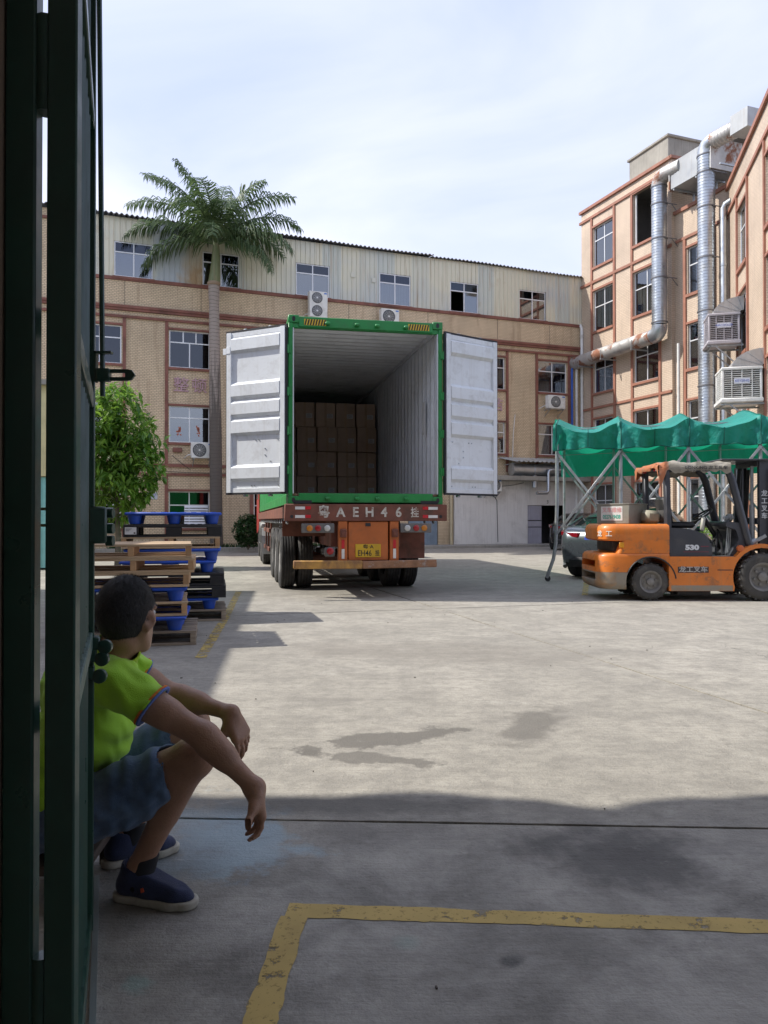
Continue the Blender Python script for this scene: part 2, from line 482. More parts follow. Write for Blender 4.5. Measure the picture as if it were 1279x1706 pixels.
    a = g(230, 1640); blot(a.x, a.y, 0.035, 0.035, 0.2, (0.25, 0.36, 0.34), 0.6, 0.4, 14, 2.8, 17)
    a = g(675, 1570); blot(a.x, a.y, 0.03, 0.03, 0.2, (0.22, 0.34, 0.32), 0.35, 0.5, 12, 2.4, 18)
    a = g(850, 1602); blot(a.x, a.y, 0.035, 0.028, 0.2, (0.05, 0.05, 0.05), 0.7, 0.5, 18, 2.6, 19)
    a = g(560, 1340); blot(a.x, a.y, 0.6, 0.10, 0.0, (0.10, 0.098, 0.092), 0.6, 0.4, 4, 1.6, 23)
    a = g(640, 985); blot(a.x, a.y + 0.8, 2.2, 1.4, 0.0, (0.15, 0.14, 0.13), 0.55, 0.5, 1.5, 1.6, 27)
    a = g(250, 1440); blot(a.x, a.y, 0.2, 0.25, 0.0, (0.11, 0.105, 0.10), 0.5, 0.4, 3, 1.6, 28)
    # oily film and tyre grime in small broken patches
    gm = noise(nt, nd(nt, 'ShaderNodeMapping', {0: pos, 'Scale': (1.0, 2.2, 1)}).outputs[0], 5.5, 7, 0.78, 0.3)
    col = mixc(nt, ramp(nt, gm, 0.55, 0.68, 0, 0.36), col, (0.15, 0.142, 0.128))
    col = mixc(nt, ramp(nt, gm, 0.40, 0.30, 0, 0.35), col, (0.55, 0.53, 0.48))
    col = mixc(nt, 1.0, col, (1.0, 0.985, 0.93), 'MULTIPLY')
    # hairline cracks wandering across the slabs
    wob = nd(nt, 'ShaderNodeTexNoise', {'Vector': pos, 'Scale': 1.1, 'Detail': 6.0, 'Roughness': 0.65}).outputs['Color']
    cv = nd(nt, 'ShaderNodeVectorMath', {0: pos, 1: nd(nt, 'ShaderNodeVectorMath', {0: wob, 1: (1.3, 1.3, 0)}, operation='MULTIPLY').outputs[0]}, operation='ADD').outputs[0]
    vo = nd(nt, 'ShaderNodeTexVoronoi', {'Vector': nd(nt, 'ShaderNodeMapping', {0: cv, 'Scale': (1, 1, 0)}).outputs[0], 'Scale': 0.27}, feature='DISTANCE_TO_EDGE', voronoi_dimensions='2D').outputs[0]
    crk = mth(nt, 'MULTIPLY', ramp(nt, vo, 0.0012, 0.0028, 1, 0), ramp(nt, noise(nt, pos, 0.45, 3), 0.55, 0.62))
    col = mixc(nt, mth(nt, 'MULTIPLY', crk, 0.55), col, (0.09, 0.085, 0.078))
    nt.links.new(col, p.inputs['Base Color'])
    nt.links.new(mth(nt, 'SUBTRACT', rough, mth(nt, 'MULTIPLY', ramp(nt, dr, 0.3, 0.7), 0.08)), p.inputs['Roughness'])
    p.inputs['Specular IOR Level'].default_value = 0.35
    h = mth(nt, 'ADD', mth(nt, 'MULTIPLY', br, 0.5), mth(nt, 'ADD', mth(nt, 'MULTIPLY', gr, 0.45), mth(nt, 'MULTIPLY', noise(nt, pos, 9, 6, 0.7), 0.9)))
    b = nd(nt, 'ShaderNodeBump', {'Strength': 0.75, 'Distance': 0.012, 'Height': h})
    nt.links.new(b.outputs[0], p.inputs['Normal'])
    return m
GROUND = ground_mat()

def worn_paint(name, col, keep=0.5):
    m, nt, p = start(name)
    pos = nd(nt, 'ShaderNodeNewGeometry').outputs['Position']
    n1 = noise(nt, pos, 9, 9, 0.75, 0.2)
    f = ramp(nt, n1, keep, keep + 0.07)
    f2 = ramp(nt, noise(nt, pos, 60, 4, 0.7), 0.28, 0.42, 0.25, 1.0)
    c = mixc(nt, ramp(nt, noise(nt, pos, 3.0, 6, 0.6), 0.35, 0.7), col, mul(col, 0.72))
    nt.links.new(c, p.inputs['Base Color'])
    p.inputs['Roughness'].default_value = 0.75
    nt.links.new(mth(nt, 'MULTIPLY', f, f2), p.inputs['Alpha'])
    return m
YELLOW = worn_paint('worn_yellow_line_paint', (0.60, 0.43, 0.135), 0.37)
YELLOW2 = worn_paint('faded_yellow_line_paint', (0.52, 0.38, 0.11), 0.46)
# ---------------------------------------------------------------- ground
def clip(poly, n, d):
    """keep the part of a convex polygon where n.p >= d"""
    out = []
    for i, p in enumerate(poly):
        q = poly[(i + 1) % len(poly)]
        a, b = n[0] * p[0] + n[1] * p[1] - d, n[0] * q[0] + n[1] * q[1] - d
        if a >= 0: out.append(p)
        if a * b < 0:
            t = a / (a - b); out.append((p[0] + (q[0] - p[0]) * t, p[1] + (q[1] - p[1]) * t))
    return out
def slab_mesh(poly, gap, jag, z):
    c = Vector((sum(p[0] for p in poly) / len(poly), sum(p[1] for p in poly) / len(poly)))
    P = list(poly)
    ar = sum(P[i][0] * P[(i + 1) % len(P)][1] - P[(i + 1) % len(P)][0] * P[i][1] for i in range(len(P)))
    if ar < 0: P = P[::-1]
    Q = P
    for i in range(len(P)):                       # shrink by half the joint
        a, b = Vector(P[i]), Vector(P[(i + 1) % len(P)])
        if (b - a).length < 1e-4: continue
        t = (b - a).normalized(); n = (-t.y, t.x)
        Q = clip(Q, n, n[0] * a.x + n[1] * a.y + gap / 2)
    if len(Q) < 3: return None
    pts = []
    for i in range(len(Q)):
        a, b = Vector(Q[i]), Vector(Q[(i + 1) % len(Q)])
        L = (b - a).length
        if L < 1e-3: continue
        near = min(a.length, b.length, ((a + b) / 2).length) < 16
        k = max(1, min(140, int(L / (0.07 if near else 0.6))))
        t = (b - a).normalized(); n = Vector((-t.y, t.x))
        for j in range(k):
            p = a.lerp(b, j / k)
            w = mno.noise(Vector((p.x * 2.1, p.y * 2.1, 3.3))) * jag * 1.3 + mno.noise(Vector((p.x * 14, p.y * 14, 9.1))) * jag * 0.8
            pts.append(p + n * w)
    mb = MB(); m = len(pts)
    e = 0.0015
    inner = []
    for i in range(m):
        d = (c - pts[i]).normalized()
        inner.append(pts[i] + d * e)
    mb.add([(p.x, p.y, z) for p in inner], [tuple(range(m))])
    mb.add([(p.x, p.y, z) for p in inner] + [(p.x, p.y, z - 0.002) for p in pts], [(i, m + i, m + (i + 1) % m, (i + 1) % m) for i in range(m)])
    mb.add([(p.x, p.y, z - 0.002) for p in pts] + [(p.x, p.y, -0.1) for p in pts], [(i, m + i, m + (i + 1) % m, (i + 1) % m) for i in range(m)])
    return mb.mesh('concrete_slab', fix=False, smooth=False)
g = MB()
g.quad((-500, -300, -0.012), (500, -300, -0.012), (500, 900, -0.012), (-500, 900, -0.012))
JOINT = mat('joint_dirt', (0.035, 0.032, 0.028), 0.95, var=0.3, space='World')
ground = tag(g.build('ground', JOINT, fix=False), kind='structure')
ep, eb = Vector((0.96, 0.283)).normalized(), Vector((-0.283, 0.96)).normalized()
O = Vector((0, 13.1))
tn = Vector((0.045, 1.0)).normalized(); td = tn.dot(Vector((-0.47, 3.14)))
av = [-34, -21, -14, -7, 0, 7, 14, 21, 34]
bv = [-26, -18.62, -10.62, -2.62, 5.4, 13.4, 24, 36]
for i in range(len(av) - 1):
    for j in range(len(bv) - 1):
        q = [O + ep * a + eb * b for a, b in ((av[i], bv[j]), (av[i + 1], bv[j]), (av[i + 1], bv[j + 1]), (av[i], bv[j + 1]))]
        poly = clip([tuple(p) for p in q], tn, td)
        if len(poly) >= 3:
            me = slab_mesh(poly, 0.024, 0.008, random.uniform(-0.002, 0.0))
            if me: obj('concrete_slab', me, ground, GROUND)
for x0, x1 in ((-9, -1.95), (-1.95, 7.0), (7.0, 16)):
    poly = clip([(x0, -9), (x1, -9), (x1, 5), (x0, 5)], -tn, -td)
    obj('concrete_slab', slab_mesh(poly, 0.014, 0.005, 0.001), ground, GROUND)

def line_strip(name, pts, wd, m, z=0.0028, label=None):
    mb = MB(); raw = [Vector((p[0], p[1])) for p in pts]; pts = []
    for p, q in zip(raw[:-1], raw[1:]):
        k = max(1, int((q - p).length / 0.025)); pts += [p.lerp(q, i / k) for i in range(k)]
    pts.append(raw[-1]); L = []; Rr = []
    for i, p in enumerate(pts):
        t = (pts[min(i + 1, len(pts) - 1)] - pts[max(i - 1, 0)]).normalized(); n = Vector((-t.y, t.x))
        ja, jb = [0.007 * mno.noise(Vector((p.x * 9, p.y * 9, q))) + 0.005 * mno.noise(Vector((p.x * 40, p.y * 40, q))) for q in (1.0, 5.0)]
        L.append(p + n * (wd / 2 + ja)); Rr.append(p - n * (wd / 2 + jb))
    for i in range(len(pts) - 1):
        mb.quad((Rr[i].x, Rr[i].y, z), (Rr[i + 1].x, Rr[i + 1].y, z), (L[i + 1].x, L[i + 1].y, z), (L[i].x, L[i].y, z))
    o = mb.build(name, m, fix=False)
    return tag(o, label, 'marking', kind='structure') if label else tag(o, kind='structure')
a0, a1 = gnd(478, 1517), gnd(1400, 1548)
line_strip('yellow_floor_marking', [a0, a0 + (a1 - a0) * 2.2], 0.082, YELLOW)
b0, b1 = gnd(490, 1528), gnd(414, 1760)
line_strip('yellow_floor_marking', [b0, b1], 0.082, YELLOW, 0.0038)
line_strip('yellow_floor_marking', [gnd(334, 1096), gnd(372, 1035), gnd(398, 985)], 0.10, YELLOW2)
line_strip('yellow_floor_marking', [gnd(974, 992), gnd(980, 940)], 0.10, YELLOW2)

# ---------------------------------------------------------------- the building the photograph is taken from (roof, walls out of frame; roof and back wall whitened to bounce fill)
RZ = 6.5
edge = []
for i in range(121):
    x = -9 + 23 * i / 120; g_ = x + 0.963 * RZ                       # where this bit of the edge throws its shadow
    e = 3.84 + 0.03 * math.sin(g_ * 5.1) + 0.025 * math.sin(g_ * 11.3 + 1)
    e -= 0.10 * math.exp(-((g_ - 0.80) / 0.30) ** 2) - 0.06 * math.exp(-((g_ + 0.1) / 0.4) ** 2)
    edge.append((x, e))
mb = MB(); mb.prism(edge + [(14, -6), (-9, -6)], RZ, RZ + 0.15, 'xy')
tag(mb.build('roof', WHITEWALL), kind='structure')
mb = MB(); mb.span(-9, 14.0, -6.3, -6.0, 0, RZ)
tag(mb.build('fill_wall_back', WHITEWALL), kind='structure')  # unseen wall, added to block sky from behind and bounce soft fill
mb = MB()
mb.prism([(-7.5, 13.6), (-6.4, 5.0), (-6.35, -9), (-14, -9), (-14, 13.6)], 0, 5.5, 'xy')
tag(mb.build('wall_left', TILE), kind='structure')

# ---------------------------------------------------------------- buildings
def facade(mb, x0, x1, z0, z1, holes, depth=0.14, y=0.0):
    xs = sorted({x0, x1, *[h for q in holes for h in q[:2] if x0 < h < x1]})
    zs = sorted({z0, z1, *[h for q in holes for h in q[2:] if z0 < h < z1]})
    for i in range(len(xs) - 1):
        for j in range(len(zs) - 1):
            cx, cz = (xs[i] + xs[i + 1]) / 2, (zs[j] + zs[j + 1]) / 2
            if any(q[0] < cx < q[1] and q[2] < cz < q[3] for q in holes): continue
            mb.quad((xs[i], y, zs[j]), (xs[i + 1], y, zs[j]), (xs[i + 1], y, zs[j + 1]), (xs[i], y, zs[j + 1]))
    for a, b, c, d in holes:
        if b <= x0 or a >= x1: continue
        Y = y + depth
        mb.quad((a, y, c), (a, Y, c), (a, Y, d), (a, y, d)); mb.quad((b, y, d), (b, Y, d), (b, Y, c), (b, y, c))
        mb.quad((a, y, d), (a, Y, d), (b, Y, d), (b, y, d)); mb.quad((b, y, c), (b, Y, c), (a, Y, c), (a, y, c))
def window(parent, x0, x1, z0, z1, y=0.08, glass=None, trans=0.70, cols=2, curtain=None, cw=1.0, opened=None, fw=0.045, topcols=None, top_glass=None):
    glass = glass or GLASS
    mb = MB(); t = 0.05
    mb.span(x0, x0 + fw, y, y + t, z0, z1); mb.span(x1 - fw, x1, y, y + t, z0, z1)
    mb.span(x0 + fw, x1 - fw, y + .001, y + t - .001, z0, z0 + fw); mb.span(x0 + fw, x1 - fw, y + .001, y + t - .001, z1 - fw, z1)
    zt = z0 + (z1 - z0) * trans
    mb.span(x0 + fw, x1 - fw, y - .002, y + t + .002, zt - fw / 2, zt + fw / 2)
    xi0, xi1 = x0 + fw, x1 - fw
    cells = []
    for cnt, a, b in ((cols, z0 + fw, zt - fw / 2), (topcols or cols, zt + fw / 2, z1 - fw)):
        w = (xi1 - xi0) / cnt
        for k in range(1, cnt):
            mb.span(xi0 + w * k - fw / 2, xi0 + w * k + fw / 2, y + .003, y + t - .003, a, b)
        for k in range(cnt):
            cells.append((xi0 + w * k + (fw / 2 if k else 0), xi0 + w * (k + 1) - (fw / 2 if k < cnt - 1 else 0), a, b))
    o = mb.build('window', ALU, parent)
    for k, (a, b, c, d) in enumerate(cells):
        if opened is not None and k in opened: continue
        pm = MB(); pm.span(a, b, y + 0.02, y + 0.026, c, d)
        pm.build('pane', (top_glass or glass) if k >= cols else glass, o)
    if curtain:
        cm = MB(); n = 40; yy = y + 0.16
        xa, xb = x0 + 0.02, x0 + (x1 - x0) * cw - 0.02
        pts = [(xa + (xb - xa) * i / n, yy + 0.03 * math.sin(i * 1.7 + x0) + 0.012 * math.sin(i * 4.1)) for i in range(n + 1)]
        for i in range(n):
            cm.quad((pts[i][0], pts[i][1], z0), (pts[i + 1][0], pts[i + 1][1], z0), (pts[i + 1][0], pts[i + 1][1], z1), (pts[i][0], pts[i][1], z1))
        cm.build('curtain', curtain, o, fix=False, angle=80)
    return o

# --- factory block across the yard
BW = Vector((0.936, 0.352)).normalized(); BR = Vector((9.53, 37.0)); BL = BR - BW * 26
bz = math.atan2(BW.y, BW.x)
bw = lambda px, py: wall_uv(px, py, BL, BW)
fb = thing('factory_building', 'long cream tiled factory block with ribbed steel top storey behind the container', 'building', (BL.x, BL.y, 0), bz)
bays = [6.78 + 3.36 * k for k in range(-1, 6)]
WW = 1.58
lv = [(0.9, 2.35), (4.28, 5.72), (7.24, 8.72)]
holes = []; wins = []
for k, u in enumerate(bays):
    for f, (z0, z1) in enumerate(lv):
        if f == 0 and u > 15: continue
        holes.append((u, u + WW, z0, z1)); wins.append((k, f, u, z0, z1))
door_hole = (22.93, 25.0, 0.0, 1.9)
holes2 = holes + [door_hole, (16.95, 18.4, 0.0, 2.2)]
mb = MB(); facade(mb, -3, 26.3, -0.05, 10.55, holes2, 0.14)
facade(mb, -3, 3.2, 10.55, 12.9, [], 0.1)
mb.quad((-3, 0, 0), (-3, 9, 0), (-3, 9, 12.9), (-3, 0, 12.9))
mb.build('wall', TILE, fb, fix=False, smooth=False)
for k, f, u, z0, z1 in wins:
    cur = None; gl = GLASS; cw = 1
    if f == 2: gl = GLASSBLUE; cur = CURT_B if k in (1, 5) else (CURT_P if k == 6 else (CURT_W if k == 0 else None)); cw = 1 if k != 0 else 0.6
    if f == 1: cur = CURT_P if k in (5, 6) else None
    if f == 0: gl = GLASSBLUE
    if k == 6 or (f == 1 and k == 5): gl = GLASS
    o = window(fb, u, u + WW, z0, z1, 0.07, gl, 0.68 if f else 0.62, 2, cur, cw, topcols=3 if (f == 2 and k == 1) else None)
    if f == 0 and k == 1:                          # ventilation louvre in the sash
        for i in range(8):
            lm = MB(); lm.box((u + 1.06, 0.05, z0 + 0.08 + i * 0.108), (0.92, 0.02, 0.085), Matrix.Rotation(R(-28), 3, 'X'))
            lm.build('louvre_slat', ALU, o)
    if f == 1 and k == 1:
        lm = MB(); lm.span(u + .06, u + .76, 0.14, 0.145, z0 + 0.80, z0 + 0.96); lm.span(u + .83, u + WW - .06, 0.14, 0.145, z0 + 0.80, z0 + 0.96)
        lm.build('blind', CURT_W, o)
        for cx in (0.40, 1.14):
            pm = MB()
            for i in range(16):
                a = random.random() * 6.28; r_ = random.random() * 0.14
                pm.box((u + cx + r_ * math.cos(a) * 0.8, 0.088, z0 + 0.50 + r_ * math.sin(a) * 1.7), (0.05, 0.002, 0.07), Matrix.Rotation(random.random() * 3, 3, 'Y'))
            pm.build('window_decal', mat('red_paper_cut', (0.42, 0.14, 0.09), 0.7), o)
# top storey cladding, one ribbed sheet at a time
tw = [(4.72, 6.16), (8.06, 9.53), (11.89, 13.35), (15.61, 17.08), (19.01, 20.43), (22.57, 24.0)]
TZ0, TZ1 = 10.62, 11.98
def rib(u):
    t = (u / 0.205) % 1.0
    return -0.03 if t < 0.10 else (-0.03 * (1 - (t - 0.10) / 0.06) if t < 0.16 else (0 if t < 0.94 else -0.03 * (t - 0.94) / 0.06))
su = 3.2; k = 0
while su < 26.25:
    eu = min(su + 0.82, 26.25)
    br = {su, eu}
    n0 = int(su / 0.205) - 1
    for q in range(n0, n0 + 8):
        for t in (0, 0.10, 0.16, 0.94):
            x = (q + t) * 0.205
            if su < x < eu: br.add(x)
    for a, b in tw:
        for x in (a, b):
            if su < x < eu: br.add(x)
    br = sorted(br); sms = [MB(), MB()]; off = random.uniform(-0.004, 0.004)
    cut = any(p < (c_ + d_) / 2 < q for c_, d_ in zip(br[:-1], br[1:]) for p, q in tw)
    for a, b in zip(br[:-1], br[1:]):
        c = (a + b) / 2
        iv = [(10.58, 12.92)]
        if any(p < c < q for p, q in tw): iv = [(TZ1, 12.92), (10.58, TZ0)]
        elif cut: iv = [(TZ1, 12.92), (10.58, TZ0), (TZ0, TZ1)]
        ya, yb = rib(a + 1e-5) + 0.02 + off, rib(b - 1e-5) + 0.02 + off
        for z0, z1 in iv:
            sm = sms[0] if z1 > 12.9 or z1 == TZ1 else sms[1]
            sm.quad((a, ya, z0), (b, yb, z0), (b, yb, z1), (a, ya, z1))
    for sm in sms:
        if sm.v: sm.build('cladding_sheet', CLAD, fb, fix=False, angle=20)
    su = eu; k += 1
for i, (a, b) in enumerate(tw):
    window(fb, a, b, TZ0, TZ1, 0.04, GLASS, 0.70, 2, CURT_W if i in (3, 5) else None, 0.45 if i == 5 else 1.0, opened=[0] if i == 4 else None, top_glass=GLASSBLUE)
mb = MB()
facade(mb, 3.2, 26.25, 10.4, 12.9, [(a, b, TZ0, TZ1) for a, b in tw], 0.1, 0.06)
mb.build('steel_lining', ROOM, fb, fix=False)
# eaves: corrugated roof sheets with a wavy edge
rm = MB(); n = 900; x0, x1 = -3.2, 26.4
for i in range(n):
    xa, xb = x0 + (x1 - x0) * i / n, x0 + (x1 - x0) * (i + 1) / n
    za, zb = [0.035 * math.sin(2 * PI * x / 0.19) + 0.03 * math.sin(x * 0.7) + (0.05 if x < 18.1 else 0) for x in (xa, xb)]
    e = -0.22 if xa < 18.1 else -0.13
    rm.quad((xa, e, 12.93 + za), (xb, e, 12.93 + zb), (xb, 8, 14.2 + zb), (xa, 8, 14.2 + za))
    rm.quad((xa, e, 12.90 + za), (xb, e, 12.90 + zb), (xb, e, 12.93 + zb), (xa, e, 12.93 + za))
rm.build('roof', mat('grey_roof_sheet', (0.13, 0.13, 0.135), 0.6, 0.2, dirt=(0.22, 0.12, 0.06)), fb, fix=False, angle=60)
# painted trims
tm = MB()
def hband(z0, z1, a=-3, b=26.28, p=0.07): tm.span(a, b, -p, 0.02, z0, z1)
hband(10.47, 10.60, 3.0, 26.28, 0.05); hband(9.40, 9.50, p=0.13); hband(9.30, 9.40, p=0.09); hband(9.02, 9.12, p=0.08)
hband(12.50, 12.60, -3, 3.2); hband(3.30, 3.42, -3, 19.1, 0.08); hband(2.96, 3.06, -3, 19.1, 0.07)
for u in bays:
    for x in (u - 0.16, u + WW + 0.04):
        tm.span(x, x + 0.12, -0.06, 0.02, 3.43, 9.01)
        if u < 15: tm.span(x, x + 0.12, -0.06, 0.02, 0.05, 2.95)
    for z0, z1 in lv[1:] + ([lv[0]] if u < 15 else []):
        tm.span(u - 0.035, u + WW + 0.035, -0.055, 0.02, z1, z1 + 0.08); tm.span(u - 0.035, u + WW + 0.035, -0.08, 0.07, z0 - 0.10, z0 - 0.002)
for a, b in tw: tm.span(a - 0.06, b + 0.06, -0.07, 0.03, TZ0 - 0.10, TZ0 - 0.005)
tm.build('trim', BROWN, fb)
pm = MB()                                             # faint vertical movement joints in the tile band
for x in (5.1, 8.0, 14.2, 17.9, 21.4, 24.2): pm.span(x, x + 0.015, -0.004, 0.01, 9.52, 10.46)
pm.build('movement_joint', DARK, fb)
PINK = mat('faded_pink_lettering', (0.47, 0.29, 0.33), 0.7, var=0.2, vs=8, dirt=(0.35, 0.27, 0.22), damt=0.8, ds=9)
text('lettering', '整', 0.62, PINK, fb, (7.24, -0.03, 6.52), (PI / 2, 0, 0), 0.02, bold=0.005)
text('lettering', '顿', 0.62, PINK, fb, (7.94, -0.03, 6.52), (PI / 2, 0, 0), 0.02, bold=0.005)
text('lettering', '清', 0.62, PINK, fb, (20.68, -0.03, 6.48), (PI / 2, 0, 0), 0.02, bold=0.005)
text('lettering', '洁', 0.62, PINK, fb, (21.38, -0.03, 6.48), (PI / 2, 0, 0), 0.02, bold=0.005)
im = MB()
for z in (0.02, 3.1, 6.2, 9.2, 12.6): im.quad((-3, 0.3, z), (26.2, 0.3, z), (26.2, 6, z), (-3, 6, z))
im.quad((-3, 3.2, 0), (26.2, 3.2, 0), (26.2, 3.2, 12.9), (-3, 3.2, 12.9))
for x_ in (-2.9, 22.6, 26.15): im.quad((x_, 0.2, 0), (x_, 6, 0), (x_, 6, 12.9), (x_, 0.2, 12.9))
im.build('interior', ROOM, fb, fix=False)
# whitewashed ground floor with a ledge over it
wm = MB(); facade(wm, 19.15, 26.15, 0.0, 3.0, [door_hole], 0.2, -0.10)
wm.quad((19.15, -0.1, 0), (19.15, 0.02, 0), (19.15, 0.02, 3.0), (19.15, -0.1, 3.0))
wm.build('white_wall', WHITEWALL, fb, fix=False)
lm = MB(); lm.span(18.9, 26.2, -0.75, 0.03, 3.0, 3.10, 0.01); lm.span(18.9, 26.2, -0.78, -0.70, 3.02, 3.22, 0.01)
lm.build('ledge', CONC, fb)
GREYLILAC = mat('lilac_grey_door_paint', (0.36, 0.36, 0.42), 0.5, var=0.1, streak=(0.22, 0.21, 0.24))
for z0, z1 in ((0.08, 0.86), (0.90, 1.16), (1.20, 1.88)):
    dm = MB(); dm.span(22.96, 23.70, -0.06, -0.03, z0, z1)
    if z1 - z0 > 0.4:
        for i in range(6): dm.span(23.0 + i * 0.115, 23.05 + i * 0.115, -0.075, -0.06, z0 + 0.03, z1 - 0.03)
    dm.build('door_panel', GREYLILAC, fb)
dm = MB(); dm.span(17.0, 17.68, 0.05, 0.09, 0.05, 2.18); dm.span(17.70, 18.38, 0.05, 0.09, 0.05, 2.18)
for i in range(11): dm.span(17.03 + i * 0.125, 17.06 + i * 0.125, 0.035, 0.05, 0.1, 2.1)
dm.build('door', mat('blue_grey_door_paint', (0.20, 0.26, 0.32), 0.5), fb)
cm = MB()
for u0, u1 in ((19.15, 20.95), (20.97, 22.9)): cm.span(u0 + 0.02, u1, -0.106, -0.10, 0.12, 2.62)
cm.build('wall_panel', WHITEWALL, fb)
TEXTG = mat('faded_black_stencil', (0.10, 0.10, 0.10), 0.8)
text('stencil', '工', 0.22, TEXTG, fb, (20.15, -0.115, 2.60), (PI / 2, 0, 0), 0.002)
text('stencil', '業', 0.22, TEXTG, fb, (20.85, -0.115, 2.60), (PI / 2, 0, 0), 0.002)
text('stencil', '3', 0.24, TEXTG, fb, (24.0, -0.115, 2.06), (PI / 2, 0, 0), 0.002)
# pipes on the block
pm = MB(); pm.tube([(19.0, -0.1, 0.1), (19.0, -0.1, 2.9)], 0.06, 10); pm.build('drainpipe', mat('cream_pvc_pipe', (0.55, 0.47, 0.30), 0.5), fb)
PVC = mat('white_pvc_pipe', (0.66, 0.66, 0.63), 0.5, dirt=(0.4, 0.37, 0.32))
pm = MB(); pm.tube([(25.92, -0.12, 0.1), (25.92, -0.12, 10.4), (25.92, 0.0, 10.6)], 0.075, 12)
for z in (2, 4, 6, 8, 10): pm.lathe([(0.09, 0), (0.09, 0.06)], 12, Matrix.Translation((25.92, -0.12, z)))
pm.build('drainpipe', PVC, fb)
pm = MB(); pm.tube([(25.62, -0.12, 0.1), (25.62, -0.12, 8.4)], 0.065, 12); pm.build('drainpipe', PVC, fb)
pm = MB(); pm.tube([(25.38, -0.10, 3.3), (25.38, -0.10, 8.45)], 0.055, 10); pm.build('drainpipe', mat('blue_pipe_paint', (0.03, 0.10, 0.42), 0.5), fb)
pm = MB(); pm.tube([(22.15, -0.06, 3.8), (22.2, -0.06, 5.2), (22.3, -0.05, 6.1)], 0.018, 6); pm.tube([(19.8, -0.05, 4.1), (22.0, -0.07, 4.02), (25, -0.05, 4.05)], 0.02, 6)
pm.build('conduit', PVC, fb)
pm = MB()                                             # cables sagging across the lower storeys
for a, b, s in (((5.0, -0.12, 3.2), (9.5, -0.12, 3.1), 0.06), ((6.9, -0.1, 3.75), (7.6, -0.1, 3.2), 0.02), ((20.2, -0.15, 2.9), (22.7, -0.15, 2.95), 0.16), ((20.6, -0.15, 2.35), (21.2, -0.14, 2.25), -0.05)):
    a, b = Vector(a), Vector(b)
    pm.tube([a.lerp(b, t / 10) - Vector((0, 0, s * 4 * (t / 10) * (1 - t / 10))) for t in range(11)], 0.012, 5)
pm.tube([(21.2, -0.12, 2.25), (21.3, -0.12, 2.1), (21.35, -0.12, 0.2)], 0.014, 5)
pm.build('cable', BLACK, fb)
pm = MB(); pm.span(6.92, 7.28, -0.12, -0.02, 3.88, 4.06, 0.01); pm.span(6.95, 7.25, -0.125, -0.119, 3.91, 4.03)
pm.build('lamp_box', BROWN, fb)
pm = MB(); pm.span(5.9, 6.35, -0.012, 0.01, 2.02, 2.30)
nb = pm.build('notice_board', mat('pale_notice_enamel', (0.50, 0.52, 0.56), 0.5), fb)
text('lettering', '非工作人员\n禁止攀爬', 0.075, mat('blue_notice_ink', (0.12, 0.17, 0.34), 0.6), nb, (6.12, -0.015, 2.16), (PI / 2, 0, 0), 0.001)
pm = MB()
for x, z in ((14.3, 11.62), (14.3 + 0.95, 11.5)): pm.span(x, x + 0.17, -0.03, 0.0, z, z + 0.2)
pm.build('patch_plate', CLAD, fb)

# --- extractor drum under its own tin awning on the ledge
ex = thing('extractor_drum', 'grey cylindrical extractor drum lying on the ledge above the white wall', 'extractor', (BL.x, BL.y, 0), bz)
mb = MB(); mb.lathe([(0.22, 0), (0.30, 0.02), (0.30, 0.06), (0.285, 0.07), (0.285, 1.1), (0.31, 1.12), (0.31, 1.2), (0.285, 1.22), (0.285, 2.9)], 28, Matrix.Translation((21.85, -0.42, 3.52)) @ Matrix.Rotation(PI / 2, 4, 'Y'))
mb.build('drum', GALV, ex)
mb = MB(); mb.span(22.3, 22.42, -0.68, -0.1, 3.10, 3.24); mb.span(24.0, 24.12, -0.68, -0.1, 3.10, 3.24); mb.build('cradle', STEEL, ex)
mb = MB()
mb.tube([(23.05, -0.5, 3.22), (23.05, -0.5, 3.5)], 0.10, 12)
mb.tube([(23.0, -0.6, 2.7), (23.0, -0.6, 3.0)], 0.13, 12); mb.build('outlet', GALV, ex)
mb = MB(); mb.tube([(25.4, -0.85, 3.52), (23.75, -0.85, 3.52), (23.62, -0.85, 3.48), (23.58, -0.85, 3.36), (23.58, -0.85, 2.55), (23.5, -0.85, 2.46), (22.95, -0.85, 2.44)], 0.075, 12)
mb.build('elbow_pipe', GALV, ex)
aw = thing('tin_awning', 'small corrugated tin awning over the extractor drum', 'awning', (BL.x, BL.y, 0), bz)
mb = MB(); n = 60
for i in range(n):
    xa, xb = 21.5 + 3.6 * i / n, 21.5 + 3.6 * (i + 1) / n
    za, zb = [0.03 * math.sin(2 * PI * x / 0.24) for x in (xa, xb)]
    mb.quad((xa + .3, -1.0, 3.86 + za), (xb + .3, -1.0, 3.86 + zb), (xb - .1, -0.03, 4.10 + zb), (xa - .1, -0.03, 4.10 + za))
mb.build('sheet', mat('pale_tin_sheet', (0.52, 0.54, 0.52), 0.45, 0.5, dirt=(0.3, 0.2, 0.12)), aw, fix=False, angle=80)
mb = MB()
for x in (21.75, 23.3, 24.9): mb.bar((x, -0.05, 3.75), (x + .3, -0.95, 3.83), 0.03, 0.03)
mb.build('bracket', STEEL, aw)

